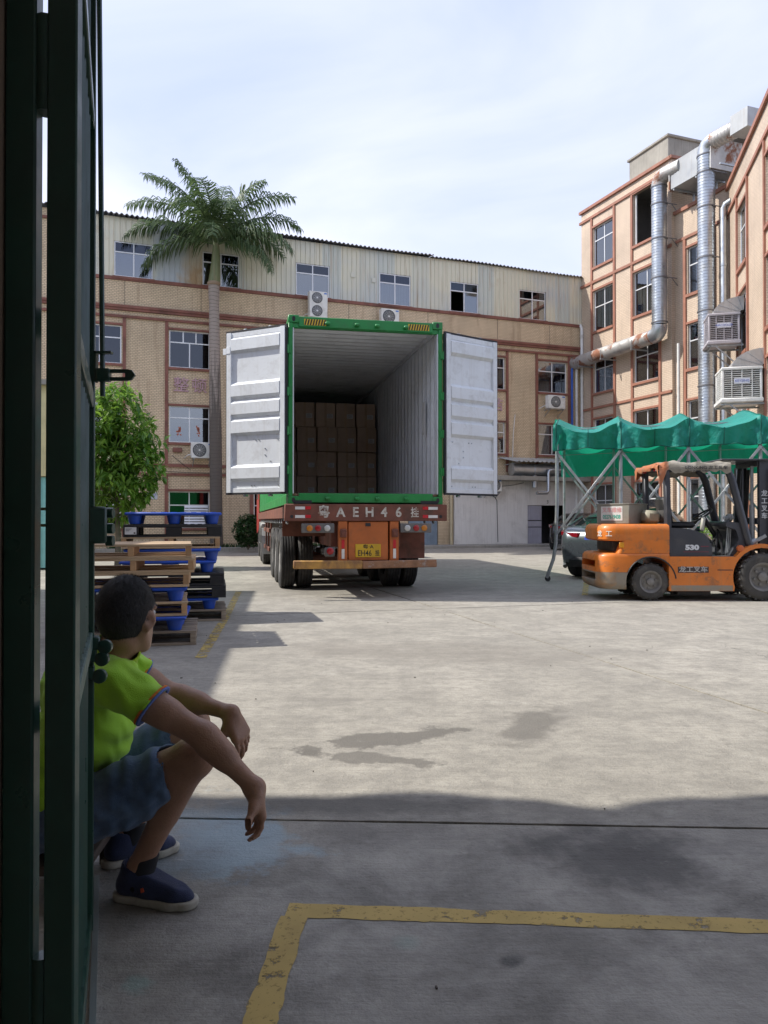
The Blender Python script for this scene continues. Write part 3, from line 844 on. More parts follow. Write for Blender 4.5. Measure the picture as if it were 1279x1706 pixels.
# --- air-conditioner outdoor units
def ac(label, u, z, w=0.82, h=0.56, fans=1, P=None, rz=None, off=0.42, fan_x=0.42):
    P = P or BL; rz = bz if rz is None else rz
    w_ = Vector((math.cos(rz), math.sin(rz))); n_ = Vector((math.sin(rz), -math.cos(rz)))
    b = P + w_ * u + n_ * 0.02
    a = thing('air_conditioner_unit', label, 'air conditioner', (b.x, b.y, z), rz, 'outdoor units on the factory wall')
    mb = MB(); mb.box((w / 2, -off + 0.05 - 0.0, h / 2), (w, 0.30, h), None, 0.02); mb.build('casing', WHITEPAINT, a)
    fh = h / fans
    for f in range(fans):
        cz = fh * (f + 0.5); r_ = min(fh, w) * 0.42; cx = w * fan_x
        mb = MB(); mb.lathe([(r_, 0), (r_, 0.012), (r_ * 0.9, 0.014), (r_ * 0.9, 0.003), (0.02, 0.002)], 28, Matrix.Translation((cx, -off - 0.1, cz)) @ Matrix.Rotation(PI / 2, 4, 'X'))
        fo = mb.build('fan_grille', mat('dark_fan_grille', (0.055, 0.06, 0.065), 0.5), a)
        mb = MB()
        for q in range(1, 6): 
            rr = r_ * q / 6.2
            mb.tube([(cx + rr * math.cos(t * PI / 12), -off - 0.112, cz + rr * math.sin(t * PI / 12)) for t in range(24)], 0.004, 4, closed=True)
        for q in range(12): mb.bar((cx, -off - 0.111, cz), (cx + r_ * 0.9 * math.cos(q * PI / 6), -off - 0.111, cz + r_ * 0.9 * math.sin(q * PI / 6)), 0.004, 0.004)
        mb.lathe([(0.035, 0), (0.03, 0.012)], 12, Matrix.Translation((cx, -off - 0.108, cz)) @ Matrix.Rotation(PI / 2, 4, 'X'))
        mb.build('grille_ring', WHITEPAINT if fans == 1 else ALU, fo)
    for x in (0.1, w - 0.1):
        mb = MB(); mb.bar((x, -0.0, -0.03), (x, -off - 0.12, -0.03), 0.035, 0.04); mb.bar((x, 0.0, -0.32), (x, -off - 0.06, -0.05), 0.025, 0.025)
        mb.build('bracket', STEEL, a)
    mb = MB(); mb.span(w * 0.80, w * 0.96, -off - 0.105, -off - 0.10, h - 0.10, h - 0.05); mb.build('badge', mat('blue_badge', (0.05, 0.18, 0.55), 0.4), a)
    mb = MB(); mb.tube([(0.02, -off + .05, 0.15), (-0.12, -off + 0.1, 0.12), (-0.22, -0.02, 0.02)], 0.02, 6); mb.build('hose', PVC, a)
    return a
ac('tall white double-fan air conditioner unit above the container corner', 12.33, 9.62, 0.78, 1.08, 2)
ac('white single-fan air conditioner unit just over the green container roof', 15.5, 9.62, 0.82, 0.66)
ac('white air conditioner unit under the window beside the palm trunk', 7.58, 3.64, 0.82, 0.62, fan_x=0.38)
ac('white air conditioner unit below the purple-curtained window', 23.80, 6.42, 0.92, 0.62)
ac('weathered air conditioner unit on the whitewashed wall behind the container door', 20.55, 2.50, 0.78, 0.56, fan_x=0.6)

# kerb, apron and planting strip along the block
kz = Vector((-BW.y, BW.x))
def strip(name, u0, u1, y0, y1, z0, z1, m, b=0.015):
    k = obj(name, None) if False else None
    mb = MB(); mb.span(u0, u1, y0, y1, z0, z1, b)
    o = mb.build(name, m); o.location = (BL.x, BL.y, 0); o.rotation_euler = (0, 0, bz)
    return tag(o, kind='structure')
strip('kerb', -3, 15.5, -1.5, -1.35, -0.05, 0.16, CONC)
strip('pavement', 15.5, 26.1, -1.4, -0.001, -0.05, 0.11, CONC)
strip('soil_bed', -3, 15.5, -1.349, -0.001, -0.05, 0.10, mat('dark_soil', (0.06, 0.05, 0.035), 0.95, var=0.4))

# --- office block on the right
RV = Vector((0.352, -0.936)).normalized(); rz_ = math.atan2(RV.y, RV.x)
rb = thing('office_building', 'sunlit peach tiled four-storey block with terracotta bands and silver ducts', 'building', (BR.x, BR.y, 0), rz_)
rows = [(1.0, 2.85), (4.1, 5.92), (7.15, 9.0), (10.05, 11.96), (13.08, 14.95)]
h1 = [(0.95, 2.45, a, b) for a, b in rows] + [(3.82, 5.42, a, b) for a, b in rows[:4]] + [(3.82, 5.42, 13.13, 15.38)]
mb = MB(); facade(mb, 0.0, 6.2, 0, 16.0, h1, 0.14)
mb.quad((6.2, 0, 0), (6.2, 7, 0), (6.2, 7, 16), (6.2, 0, 16)); mb.quad((0, 0, 0), (0, 0, 16), (0, 7, 16), (0, 7, 0))
mb.quad((0, 0.25, 16), (6.2, 0.25, 16), (6.2, 7, 16), (0, 7, 16)); mb.quad((0, 0, 16), (6.2, 0, 16), (6.2, 0.25, 16), (0, 0.25, 16))
h2 = [(6.92, 8.24, a, b) for a, b in ((1.0, 2.85), (4.1, 5.95), (7.23, 9.0), (10.2, 12.05))]
facade(mb, 6.2, 9.6, 0, 13.7, h2, 0.14, 0.15)
mb.quad((6.2, 0.15, 13.7), (9.6, 0.15, 13.7), (9.6, 7, 13.7), (6.2, 7, 13.7))
mb.build('wall', TILE2, rb, fix=False, smooth=False)
for i, q in enumerate(h1):
    if i == 9: continue
    cur = CURT_W if i in (4, 3, 8, 2, 7) else (CURT_B if i in (1, 6) else None)
    window(rb, q[0], q[1], q[2], q[3], 0.07, GLASS, 0.60 if i != 4 else 0.66, 2, cur, 1.0 if i in (4, 3, 8) else 0.55)
for i, q in enumerate(h2): window(rb, q[0], q[1], q[2], q[3], 0.22, GLASS, 0.62, 2, CURT_W if i == 2 else (CURT_B if i == 3 else None), 1.0)
mb = MB(); mb.span(3.85, 3.93, 0.08, 0.13, 13.15, 15.36); mb.build('window_frame', ALU, rb)
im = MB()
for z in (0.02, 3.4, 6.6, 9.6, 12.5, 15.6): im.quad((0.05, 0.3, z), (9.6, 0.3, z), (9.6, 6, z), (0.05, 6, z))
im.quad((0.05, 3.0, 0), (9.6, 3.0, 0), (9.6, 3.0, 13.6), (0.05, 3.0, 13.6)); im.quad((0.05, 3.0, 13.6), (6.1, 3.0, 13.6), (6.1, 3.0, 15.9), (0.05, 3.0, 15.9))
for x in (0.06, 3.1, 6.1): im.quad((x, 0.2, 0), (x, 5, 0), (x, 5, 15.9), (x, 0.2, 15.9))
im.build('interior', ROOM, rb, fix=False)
tm = MB()
def hb(z0, z1, a, b, p=0.06, y=0): tm.span(a, b, y - p, y + 0.02, z0, z1)
hb(15.93, 16.06, -0.08, 6.26, 0.10); hb(15.44, 15.56, -0.1, 6.22, 0.07); hb(12.34, 12.46, 0.0, 6.2, 0.065)
tm.span(6.18, 6.30, -0.1, 5, 15.935, 16.055)
for x in (0.78, 2.46, 3.68, 5.44): tm.span(x, x + 0.13, -0.055, 0.02, 0, 15.43)
for q in h1:
    hb(q[3], q[3] + 0.09, q[0] - 0.04, q[1] + 0.02, 0.05); hb(q[2] - 0.11, q[2] - 0.002, q[0] - 0.04, q[1] + 0.02, 0.075)
for z in (3.3, 6.4): hb(z, z + 0.1, 0.0, 6.2, 0.065)
hb(13.62, 13.76, 6.2, 9.6, 0.08, 0.15); hb(12.44, 12.55, 6.3, 9.6, 0.06, 0.15)
tm.span(6.72, 6.86, 0.09, 0.17, 0, 12.43); tm.span(8.30, 8.42, 0.09, 0.17, 0, 12.43)
for q in h2:
    hb(q[3], q[3] + 0.09, q[0] - 0.05, q[1] + 0.05, 0.05, 0.15); hb(q[2] - 0.12, q[2] - 0.002, q[0] - 0.05, q[1] + 0.05, 0.08, 0.15)
tm.build('trim', BROWN2, rb)
mb = MB(); mb.span(0.8, 3.49, 2.18, 4.35, 15.8, 18.5, 0.02); mb.span(0.72, 3.57, 2.10, 4.42, 18.5, 18.62, 0.02); mb.build('roof_tank', CONC, rb)
pm = MB(); pm.tube([(6.62, -0.05, 0), (6.62, -0.05, 8.3)], 0.06, 10); pm.build('drainpipe', PVC, rb)
pm = MB(); pm.tube([(9.15, -0.2, 0), (9.15, -0.2, 12.75), (9.2, -0.15, 12.9), (9.45, -0.1, 12.95)], 0.11, 12)
for z in (4, 6.2, 8.4, 10.6): pm.lathe([(0.125, 0), (0.125, 0.08)], 12, Matrix.Translation((9.15, -0.2, z)))
pm.build('drainpipe', GALV, rb)

# --- ventilation ducts
def spiral(mb, p, q, r_, step=0.115, n=20):
    p, q = Vector(p), Vector(q); L = (q - p).length; k = int(L / step)
    prof = []
    for i in range(k):
        z = L * i / k
        prof += [(r_, z), (r_, z + step * 0.80), (r_ + 0.012, z + step * 0.86), (r_ + 0.012, z + step * 0.94)]
    prof.append((r_, L))
    M = Matrix.Translation(p) @ (q - p).to_track_quat('Z', 'Y').to_matrix().to_4x4()
    mb.lathe(prof, n, M)
def bend(mb, c, a, b, r_, n=6, m=20):
    """elbow from direction a to b; c: corner point"""
    a, b = Vector(a), Vector(b); c = Vector(c); Rb = r_ * 1.25
    s, e = c - a * Rb, c + b * Rb
    pts = [s * (1 - t) ** 2 + c * 2 * t * (1 - t) + e * t * t for t in [i / n for i in range(n + 1)]]
    rr = [r_ * 1.02] * len(pts)
    mb.tube(pts, rr, m)
    return s, e
RD = 0.30
d1 = thing('ventilation_duct', 'silver spiral duct bending left into a rusty horizontal run on the sunlit block', 'duct', (BR.x, BR.y, 0), rz_)
mb = MB(); spiral(mb, (6.05, -0.5, 9.15), (6.05, -0.5, 14.75), RD); mb.build('vertical_run', GALV, d1)
mb = MB(); bend(mb, (6.05, -0.5, 8.75), (0, 0, -1), (-1, 0, 0), RD); mb.build('elbow', GALV, d1)
mb = MB(); spiral(mb, (5.7, -0.5, 8.75), (-0.55, -0.45, 8.70), RD * 0.97, 0.6); mb.build('horizontal_run', GALVRUST, d1)
mb = MB(); bend(mb, (6.05, -0.5, 15.12), (0, 0, 1), (1, 0, 0), RD); mb.build('elbow', GALVRUST, d1)
mb = MB(); spiral(mb, (6.4, -0.5, 15.12), (7.3, -0.42, 15.1), RD, 0.14); mb.build('top_run', GALVRUST, d1)
for z in (9.2, 11.0, 12.6, 14.0, 14.72):
    mb = MB(); mb.lathe([(RD + 0.012, 0), (RD + 0.03, 0.005), (RD + 0.03, 0.05), (RD + 0.012, 0.055)], 20, Matrix.Translation((6.05, -0.5, z)))
    if z not in (9.2, 14.72): mb.bar((6.05 - 0.33, -0.5, z), (6.05 - 0.33, 0.02, z), 0.03, 0.03); mb.bar((6.05 + 0.33, -0.5, z), (6.05 + 0.33, 0.1, z), 0.03, 0.03); mb.bar((6.4, -0.2, z), (6.4, 0.12, z - 0.3), 0.025, 0.025)
    mb.build('clamp_band', mat('dark_clamp_steel', (0.20, 0.20, 0.21), 0.5, 0.6), d1)
for x in (4.7, 2.6, 0.9):
    mb = MB(); mb.bar((x, -0.85, 8.40), (x, 0.0, 8.40), 0.05, 0.05); mb.bar((x, -0.83, 8.40), (x, -0.83, 8.80), 0.02, 0.03); mb.build('bracket', STEEL, d1)
d2 = thing('ventilation_duct', 'tall silver spiral duct beside the evaporative coolers, curving over at the roof', 'duct', (BR.x, BR.y, 0), rz_)
mb = MB(); spiral(mb, (8.62, -0.5, 0.0), (8.62, -0.5, 14.9), 0.31); mb.build('vertical_run', GALV, d2)
mb = MB(); bend(mb, (8.62, -0.5, 15.30), (0, 0, 1), (0.995, 0.1, 0), 0.31); mb.build('elbow', GALV, d2)
mb = MB(); spiral(mb, (8.98, -0.47, 15.30), (10.0, -0.38, 15.30), 0.31, 0.14); mb.build('top_run', GALVRUST, d2)
for z in (3.5, 6.2, 9.0, 11.0, 12.9, 14.2, 14.85):
    mb = MB(); mb.lathe([(0.322, 0), (0.34, 0.005), (0.34, 0.05), (0.322, 0.055)], 20, Matrix.Translation((8.62, -0.5, z)))
    mb.bar((8.62 + 0.34, -0.5, z), (8.62 + 0.34, 0.15, z), 0.03, 0.03); mb.build('clamp_band', MATS['dark_clamp_steel'], d2)
DULLGALV = mat('dull_galvanised_box', (0.36, 0.375, 0.385), 0.55, 0.45, var=0.15, vs=1.2, streak=(0.30, 0.28, 0.26))
d3 = thing('rooftop_air_box', 'big silver rectangular air duct lying along the roof edge', 'duct', (BR.x, BR.y, 0), rz_)
mb = MB(); mb.span(6.85, 9.0, -0.62, 0.8, 14.30, 15.35, 0.01)
mb.build('box_section', DULLGALV, d3)
mb = MB(); mb.span(10.0, 10.8, -0.72, -0.05, 14.95, 15.65, 0.01); mb.build('box_section', DULLGALV, d3)
for x0_, x1_ in ((6.8, 6.85), (9.0, 9.03)):
    mb = MB(); mb.span(x0_, x1_, -0.67, 0.85, 14.25, 15.40); mb.build('flange', GALVRUST, d3)
mb = MB()
for x in (7.0, 8.2, 9.4): mb.bar((x, 0.4, 13.7), (x, 0.4, 14.6), 0.06, 0.06); mb.bar((x, -0.6, 14.26), (x, 0.8, 14.26), 0.06, 0.06)
mb.build('stand', STEEL, d3)

# --- angled wing at the frame's edge
WP = Vector((12.8, 28.4)); WV = Vector((-0.25, -0.968)).normalized(); wz = math.atan2(WV.y, WV.x)
wg = thing('building_wing', 'peach tiled wing with terracotta strips carrying the evaporative coolers', 'building', (WP.x, WP.y, 0), wz)
hw = [(1.62, 3.2, z, z + 2.1) for z in (0.9, 3.9, 6.9, 9.9)] + [(5.85, 7.4, z, z + 2.1) for z in (0.9, 3.9, 6.9, 9.9)]
mb = MB(); facade(mb, -0.2, 9.5, 0, 13.6, hw, 0.16)
mb.quad((-0.2, 0, 0), (-0.2, 6, 0), (-0.2, 6, 13.6), (-0.2, 0, 13.6)); mb.quad((9.5, 0, 0), (9.5, 6, 0), (9.5, 6, 13.6), (9.5, 0, 13.6))
mb.quad((-0.2, 0, 13.6), (9.5, 0, 13.6), (9.5, 6, 13.6), (-0.2, 6, 13.6))
mb.build('wall', TILE2, wg, fix=False, smooth=False)
for q in hw: window(wg, *q, 0.08, GLASS, 0.66, 2, CURT_W if q[2] > 8 else (CURT_P if q[2] < 1 else None), 1.0)
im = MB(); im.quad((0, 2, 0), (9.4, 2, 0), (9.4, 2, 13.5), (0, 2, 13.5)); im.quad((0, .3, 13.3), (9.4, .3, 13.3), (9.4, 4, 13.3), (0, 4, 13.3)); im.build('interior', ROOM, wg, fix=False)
tm = MB()
hb(13.50, 13.66, -0.25, 9.55, 0.10); hb(12.55, 12.68, -0.2, 9.5, 0.07); 
for x in (1.46, 3.22, 5.68, 7.42): tm.span(x, x + 0.15, -0.06, 0.02, 0, 12.54)
for q in hw: hb(q[3], q[3] + 0.09, q[0], q[1], 0.05); hb(q[2] - 0.12, q[2] - 0.002, q[0], q[1], 0.08)
tm.build('trim', BROWN2, wg)

def cooler(label, x, z, w=1.05, h=0.95, badge=None, tone=None):
    b = WP + WV * x
    c = thing('evaporative_cooler', label, 'cooler', (b.x, b.y, z), wz)
    # local x along the wing (towards the viewer), local -y away from the wall
    y1 = -0.12; y0 = y1 - w
    CAS = tone
    mb = MB()
    for xx in (-w / 2, w / 2 - 0.07):
        for yy in (y0, y1 - 0.07): mb.span(xx, xx + 0.07, yy, yy + 0.07, 0.08, h - 0.05, 0.012)
    mb.span(-w / 2 - 0.05, w / 2 + 0.05, y0 - 0.05, y1 + 0.03, -0.06, 0.08, 0.03); mb.span(-w / 2 - 0.02, w / 2 + 0.02, y0 - 0.02, y1 + 0.02, h - 0.06, h + 0.03, 0.02)
    mb.build('casing', CAS, c)
    mb = MB(); mb.span(-w / 2 + 0.06, w / 2 - 0.06, y0 + 0.06, y1 - 0.06, 0.08, h - 0.06); mb.build('wet_pad', mat('dark_cooling_pad', (0.10, 0.095, 0.085), 0.9), c)
    n = 13
    for side in range(3):
        mb = MB()
        for i in range(n):
            zz = 0.12 + (h - 0.22) * i / (n - 1)
            if side == 0: mb.box((w / 2 - 0.02, (y0 + y1) / 2, zz), (0.035, w - 0.15, 0.022), Matrix.Rotation(R(25), 3, 'Y'))
            elif side == 1: mb.box((0, y0 + 0.02, zz), (w - 0.15, 0.035, 0.022), Matrix.Rotation(R(25), 3, 'X'))
            else: mb.box((-w / 2 + 0.02, (y0 + y1) / 2, zz), (0.035, w - 0.15, 0.022), Matrix.Rotation(R(-25), 3, 'Y'))
        for k in range(1, 4):
            t = -w / 2 + w * k / 4
            if side == 0: mb.span(w / 2 - 0.03, w / 2 + 0.005, y0 + w * k / 4 - 0.012, y0 + w * k / 4 + 0.012, 0.1, h - 0.06)
            elif side == 1: mb.span(t - 0.012, t + 0.012, y0 - 0.005, y0 + 0.03, 0.1, h - 0.06)
        mb.build('louvre_grille', CAS, c)
    # curved duct from the top of the cooler into the wall
    mb = MB(); rings = []
    for i in range(9):
        a = i / 8 * PI / 2
        inn, out = 0.12, 0.95
        cy, cz = y1 + 0.12, h
        pin = (cy - inn * math.cos(a), cz + inn * math.sin(a)); pout = (cy - out * math.cos(a), cz + out * 0.62 * math.sin(a))
        rings.append([(-w * 0.42, *pin), (w * 0.42, *pin), (w * 0.42, *pout), (-w * 0.42, *pout)])
    rings.append([(-w * 0.42, y1 + 0.14, h + 0.12), (w * 0.42, y1 + 0.14, h + 0.12), (w * 0.42, y1 + 0.14, h + 0.59), (-w * 0.42, y1 + 0.14, h + 0.59)])
    mb.loft(rings); mb.build('duct_hood', mat('dull_duct_sheet', (0.43, 0.42, 0.41), 0.45, 0.5, var=0.15, streak=(0.3, 0.27, 0.24)), c, angle=30)
    mb = MB()
    for i in range(1, 8, 2):
        a = i / 8 * PI / 2; cy, cz = y1 + 0.12, h
        mb.bar((w * 0.425, cy - 0.12 * math.cos(a), cz + 0.12 * math.sin(a)), (w * 0.425, cy - 0.96 * math.cos(a), cz + 0.96 * 0.62 * math.sin(a)), 0.012, 0.012)
    mb.build('seam', GALV, c)
    for xx in (-w / 2 + 0.08, w / 2 - 0.08):
        mb = MB(); mb.bar((xx, 0.0, -0.09), (xx, y0 - 0.02, -0.09), 0.05, 0.05); mb.bar((xx, 0.0, -0.95), (xx, y0 + 0.25, -0.11), 0.04, 0.04); mb.build('bracket', STEEL, c)
    mb = MB(); mb.bar((-w / 2, y0 + .1, -0.09), (w / 2, y0 + 0.1, -0.09), 0.045, 0.045)
    mb.build('cross_bar', STEEL, c)
    mb = MB(); mb.span(w / 2 + 0.006, w / 2 + 0.012, (y0 + y1) / 2 - 0.22, (y0 + y1) / 2 + 0.22, h * 0.52, h * 0.68); pl = mb.build('badge', mat('pale_badge', (0.60, 0.62, 0.70), 0.5), c)
    if badge: text('lettering', badge, 0.10, mat('blue_badge_ink', (0.08, 0.12, 0.42), 0.5), pl, (w / 2 + 0.014, (y0 + y1) / 2, h * 0.60), (PI / 2, 0, PI / 2), 0.001)
    return c
cooler('grey louvred evaporative cooler on the wing, the upper of two', 2.05, 7.25, 1.0, 0.98, 'AIRCOOLER', mat('grey_cooler_plastic', (0.40, 0.38, 0.41), 0.55))
cooler('white louvred evaporative cooler above the green canopy, the lower of two', 5.3, 4.78, 1.12, 0.98, 'KEYSING', mat('white_cooler_plastic', (0.68, 0.68, 0.66), 0.5, dirt=(0.42, 0.40, 0.36), damt=0.5))

# --- gatehouse seen through the gap beside the gate
gh = thing('gatehouse', 'small yellow plastered gatehouse seen through the gap by the gate post', 'building', (-8.7, 18.7, 0), 0)
mb = MB(); facade(mb, -1.6, 0.75, 0, 4.5, [(-1.3, 0.6, 0, 2.28)], 0.15)
mb.quad((.75, 0, 0), (.75, 1.5, 0), (.75, 1.5, 4.5), (.75, 0, 4.5)); mb.quad((-1.6, 0, 0), (-1.6, 0, 4.5), (-1.6, 1.5, 4.5), (-1.6, 1.5, 0))
mb.quad((-1.6, 1.5, 0), (-1.6, 1.5, 4.5), (.75, 1.5, 4.5), (.75, 1.5, 0)); mb.build('wall', mat('yellow_plaster', (0.58, 0.53, 0.30), 0.85, streak=(0.4, 0.36, 0.22)), gh, fix=False)
mb = MB(); mb.span(-1.75, 0.85, -0.15, 1.6, 4.5, 4.62); mb.build('roof', CONC, gh)
TEAL = mat('teal_shutter_paint', (0.22, 0.50, 0.50), 0.5)
for z0, z1 in ((0.05, 1.05), (1.12, 1.45), (1.52, 2.26)):
    mb = MB(); mb.span(-1.28, 0.58, 0.06, 0.09, z0, z1)
    for i in range(10): mb.span(-1.22 + i * 0.185, -1.13 + i * 0.185, 0.045, 0.06, z0 + 0.05, z1 - 0.05)
    mb.build('door_panel', TEAL, gh)
# ---------------------------------------------------------------- container on its trailer
CR = R(11.2)
CP = Vector((-0.265, 11.97, 0))
CZ = 1.465
GREEN = mat('green_container_paint', (0.018, 0.235, 0.052), 0.42, var=0.1, dirt=(0.05, 0.12, 0.05), damt=0.4, coat=0.1)
DOORGREY = mat('pale_grey_door_paint', (0.68, 0.71, 0.73), 0.45, var=0.05, vs=2.5, dirt=(0.42, 0.42, 0.41), damt=0.45, ds=5, streak=(0.50, 0.49, 0.46), samt=0.35)
INGREY = mat('container_inner_paint', (0.76, 0.79, 0.81), 0.5, var=0.06, vs=1.5, dirt=(0.33, 0.34, 0.35), damt=0.3)
GASKET = mat('black_door_gasket', (0.012, 0.012, 0.016), 0.6)
HAZY = mat('hazard_yellow', (0.62, 0.42, 0.03), 0.5)
ct = thing('shipping_container', 'green high-cube shipping container with both end doors swung open', 'container', (CP.x, CP.y, CZ), CR)
W2, CH, CLn = 1.219, 2.896, 12.19
def corr(n, amp, pitch):
    """trapezoid corrugation offsets along a length: list of (t, depth)"""
    out = []
    for i in range(n):
        b = i * pitch
        out += [(b, 0), (b + pitch * 0.30, 0), (b + pitch * 0.5, amp), (b + pitch * 0.80, amp)]
    out.append((n * pitch, 0))
    return out
cr = [(t, a) for t, a in corr(43, 0.036, 0.278)]
for sgn, nm in ((-1, 'side_wall'), (1, 'side_wall')):
    mb = MB()
    for (t0, a0), (t1, a1) in zip(cr[:-1], cr[1:]):
        x0, x1 = sgn * (W2 - 0.008 - a0), sgn * (W2 - 0.008 - a1); y0, y1 = 0.12 + t0, 0.12 + t1
        mb.quad((x0, y0, 0.16), (x1, y1, 0.16), (x1, y1, CH - 0.08), (x0, y0, CH - 0.08))
    mb.build(nm, GREEN, ct, fix=False, angle=25)
    mb = MB()
    for (t0, a0), (t1, a1) in zip(cr[:-1], cr[1:]):
        x0, x1 = sgn * (W2 - 0.011 - a0), sgn * (W2 - 0.011 - a1); y0, y1 = 0.12 + t0, 0.12 + t1
        mb.quad((x0, y0, 0.16), (x1, y1, 0.16), (x1, y1, CH - 0.08), (x0, y0, CH - 0.08))
    mb.span(sgn * (W2 - 0.075), sgn * (W2 - 0.055), 0.11, CLn - 0.1, CH - 0.14, CH - 0.06)
    mb.build('wall_lining', INGREY, ct, fix=False, angle=25)
rc = corr(46, 0.045, 0.26)
for dz, m, nm in ((0, GREEN, 'roof'), (-0.004, INGREY, 'ceiling_lining')):
    mb = MB()
    for (t0, a0), (t1, a1) in zip(rc[:-1], rc[1:]):
        mb.quad((-W2 + .03, .1 + t0, CH - .03 - a0 + dz), (W2 - .03, .1 + t0, CH - .03 - a0 + dz), (W2 - .03, .1 + t1, CH - .03 - a1 + dz), (-W2 + .03, .1 + t1, CH - .03 - a1 + dz))
    mb.build(nm, m, ct, fix=False, angle=25)
mb = MB(); mb.span(-W2 + 0.05, W2 - 0.05, 0.06, CLn - 0.06, 0.125, 0.16); mb.build('floor', mat('container_plywood', (0.23, 0.14, 0.08), 0.7), ct)
mb = MB(); mb.span(-W2 + .02, W2 - .02, CLn - .08, CLn - .04, 0.1, CH - .05); mb.build('end_wall', GREEN, ct)
mb = MB()
for s in (-1, 1):
    mb.span(s * W2, s * (W2 - 0.065), 0.0, 0.10, 0.118, CH - 0.118, 0.006)
    mb.span(s * W2, s * (W2 - 0.12), CLn - 0.10, CLn, 0.118, CH - 0.118, 0.006)
    mb.span(s * W2, s * (W2 - 0.06), 0.17, CLn - 0.17, 0.0, 0.16, 0.006); mb.span(s * W2, s * (W2 - 0.06), 0.17, CLn - 0.17, CH - 0.09, CH - 0.005, 0.006)
mb.span(-W2 + 0.16, W2 - 0.16, 0.0, 0.10, CH - 0.175, CH - 0.02, 0.006)
mb.span(-W2 + 0.064, W2 - 0.064, 0.02, 0.09, CH - 0.19, CH - 0.12, 0.004)
mb.span(-W2 + 0.16, W2 - 0.16, 0.0, 0.10, 0.02, 0.165, 0.006)
mb.build('end_frame', GREEN, ct)
for s in (-1, 1):
    for y in (0.0, CLn - 0.178):
        for z in (0, CH - 0.118):
            mb = MB(); mb.span(s * (W2 + 0.003), s * (W2 - 0.162), y - 0.004, y + 0.174, z, z + 0.118, 0.008)
            c = mb.build('corner_casting', GREEN, ct)
            if y == 0:
                mb = MB(); mb.lathe([(0.026, 0), (0.026, 0.003)], 14, Matrix.Translation((s * (W2 - 0.08), -0.0052, z + 0.059)) @ Matrix.Rotation(PI / 2, 4, 'X') @ Matrix.Diagonal((1, 1.5, 1, 1)))
                mb.build('casting_hole', DARK, c)
for s in (-1, 1):
    mb = MB(); x0 = -0.98 if s < 0 else 0.66
    mb.span(x0, x0 + 0.34, -0.004, 0.001, CH - 0.150, CH - 0.055); hz = mb.build('hazard_plate', HAZY, ct)
    for i in range(8):
        mb = MB(); a = x0 + 0.004 + i * 0.0415
        mb.prism([(a, CH - 0.148), (a + 0.02, CH - 0.148), (a + 0.042 if i < 8 else a, CH - 0.057), (a + 0.022, CH - 0.057)], -0.006, -0.004, 'xz'); mb.build('black_stripe', DARK, hz)
for x in (-0.62, -0.16, 0.16, 0.62):
    for z in (CH - 0.115, 0.085):
        mb = MB(); mb.box((x, -0.03, z), (0.075, 0.06, 0.045), None, 0.012); mb.build('lock_keeper', GREEN, ct)
for s in (-1, 1):
    mb = MB(); mb.span(s * (W2 - 0.067), s * (W2 - 0.085), 0.02, 0.10, 0.16, CH - 0.19); mb.build('inner_post', DOORGREY, ct)
    for z in (0.45, 1.05, 1.65, 2.3):
        mb = MB(); mb.lathe([(0.022, 0), (0.022, 0.13)], 10, Matrix.Translation((s * (W2 + 0.012), -0.012, z))); mb.span(s * (W2 - 0.04), s * (W2 + 0.012), -0.02, -0.003, z + 0.01, z + 0.12)
        mb.build('hinge', GREEN, ct)
for x in (-1.0, 1.0):                                # fork pockets in the end sill
    mb = MB(); mb.span(x - 0.14, x + 0.14, -0.006, 0.002, 0.005, 0.055); mb.build('sill_pocket', DARK, ct)
mb = MB(); mb.span(1.118, 1.126, 0.75, 0.95, 1.2, 1.75); mb.build('notice_sticker', mat('white_sticker', (0.75, 0.75, 0.73), 0.5), ct)
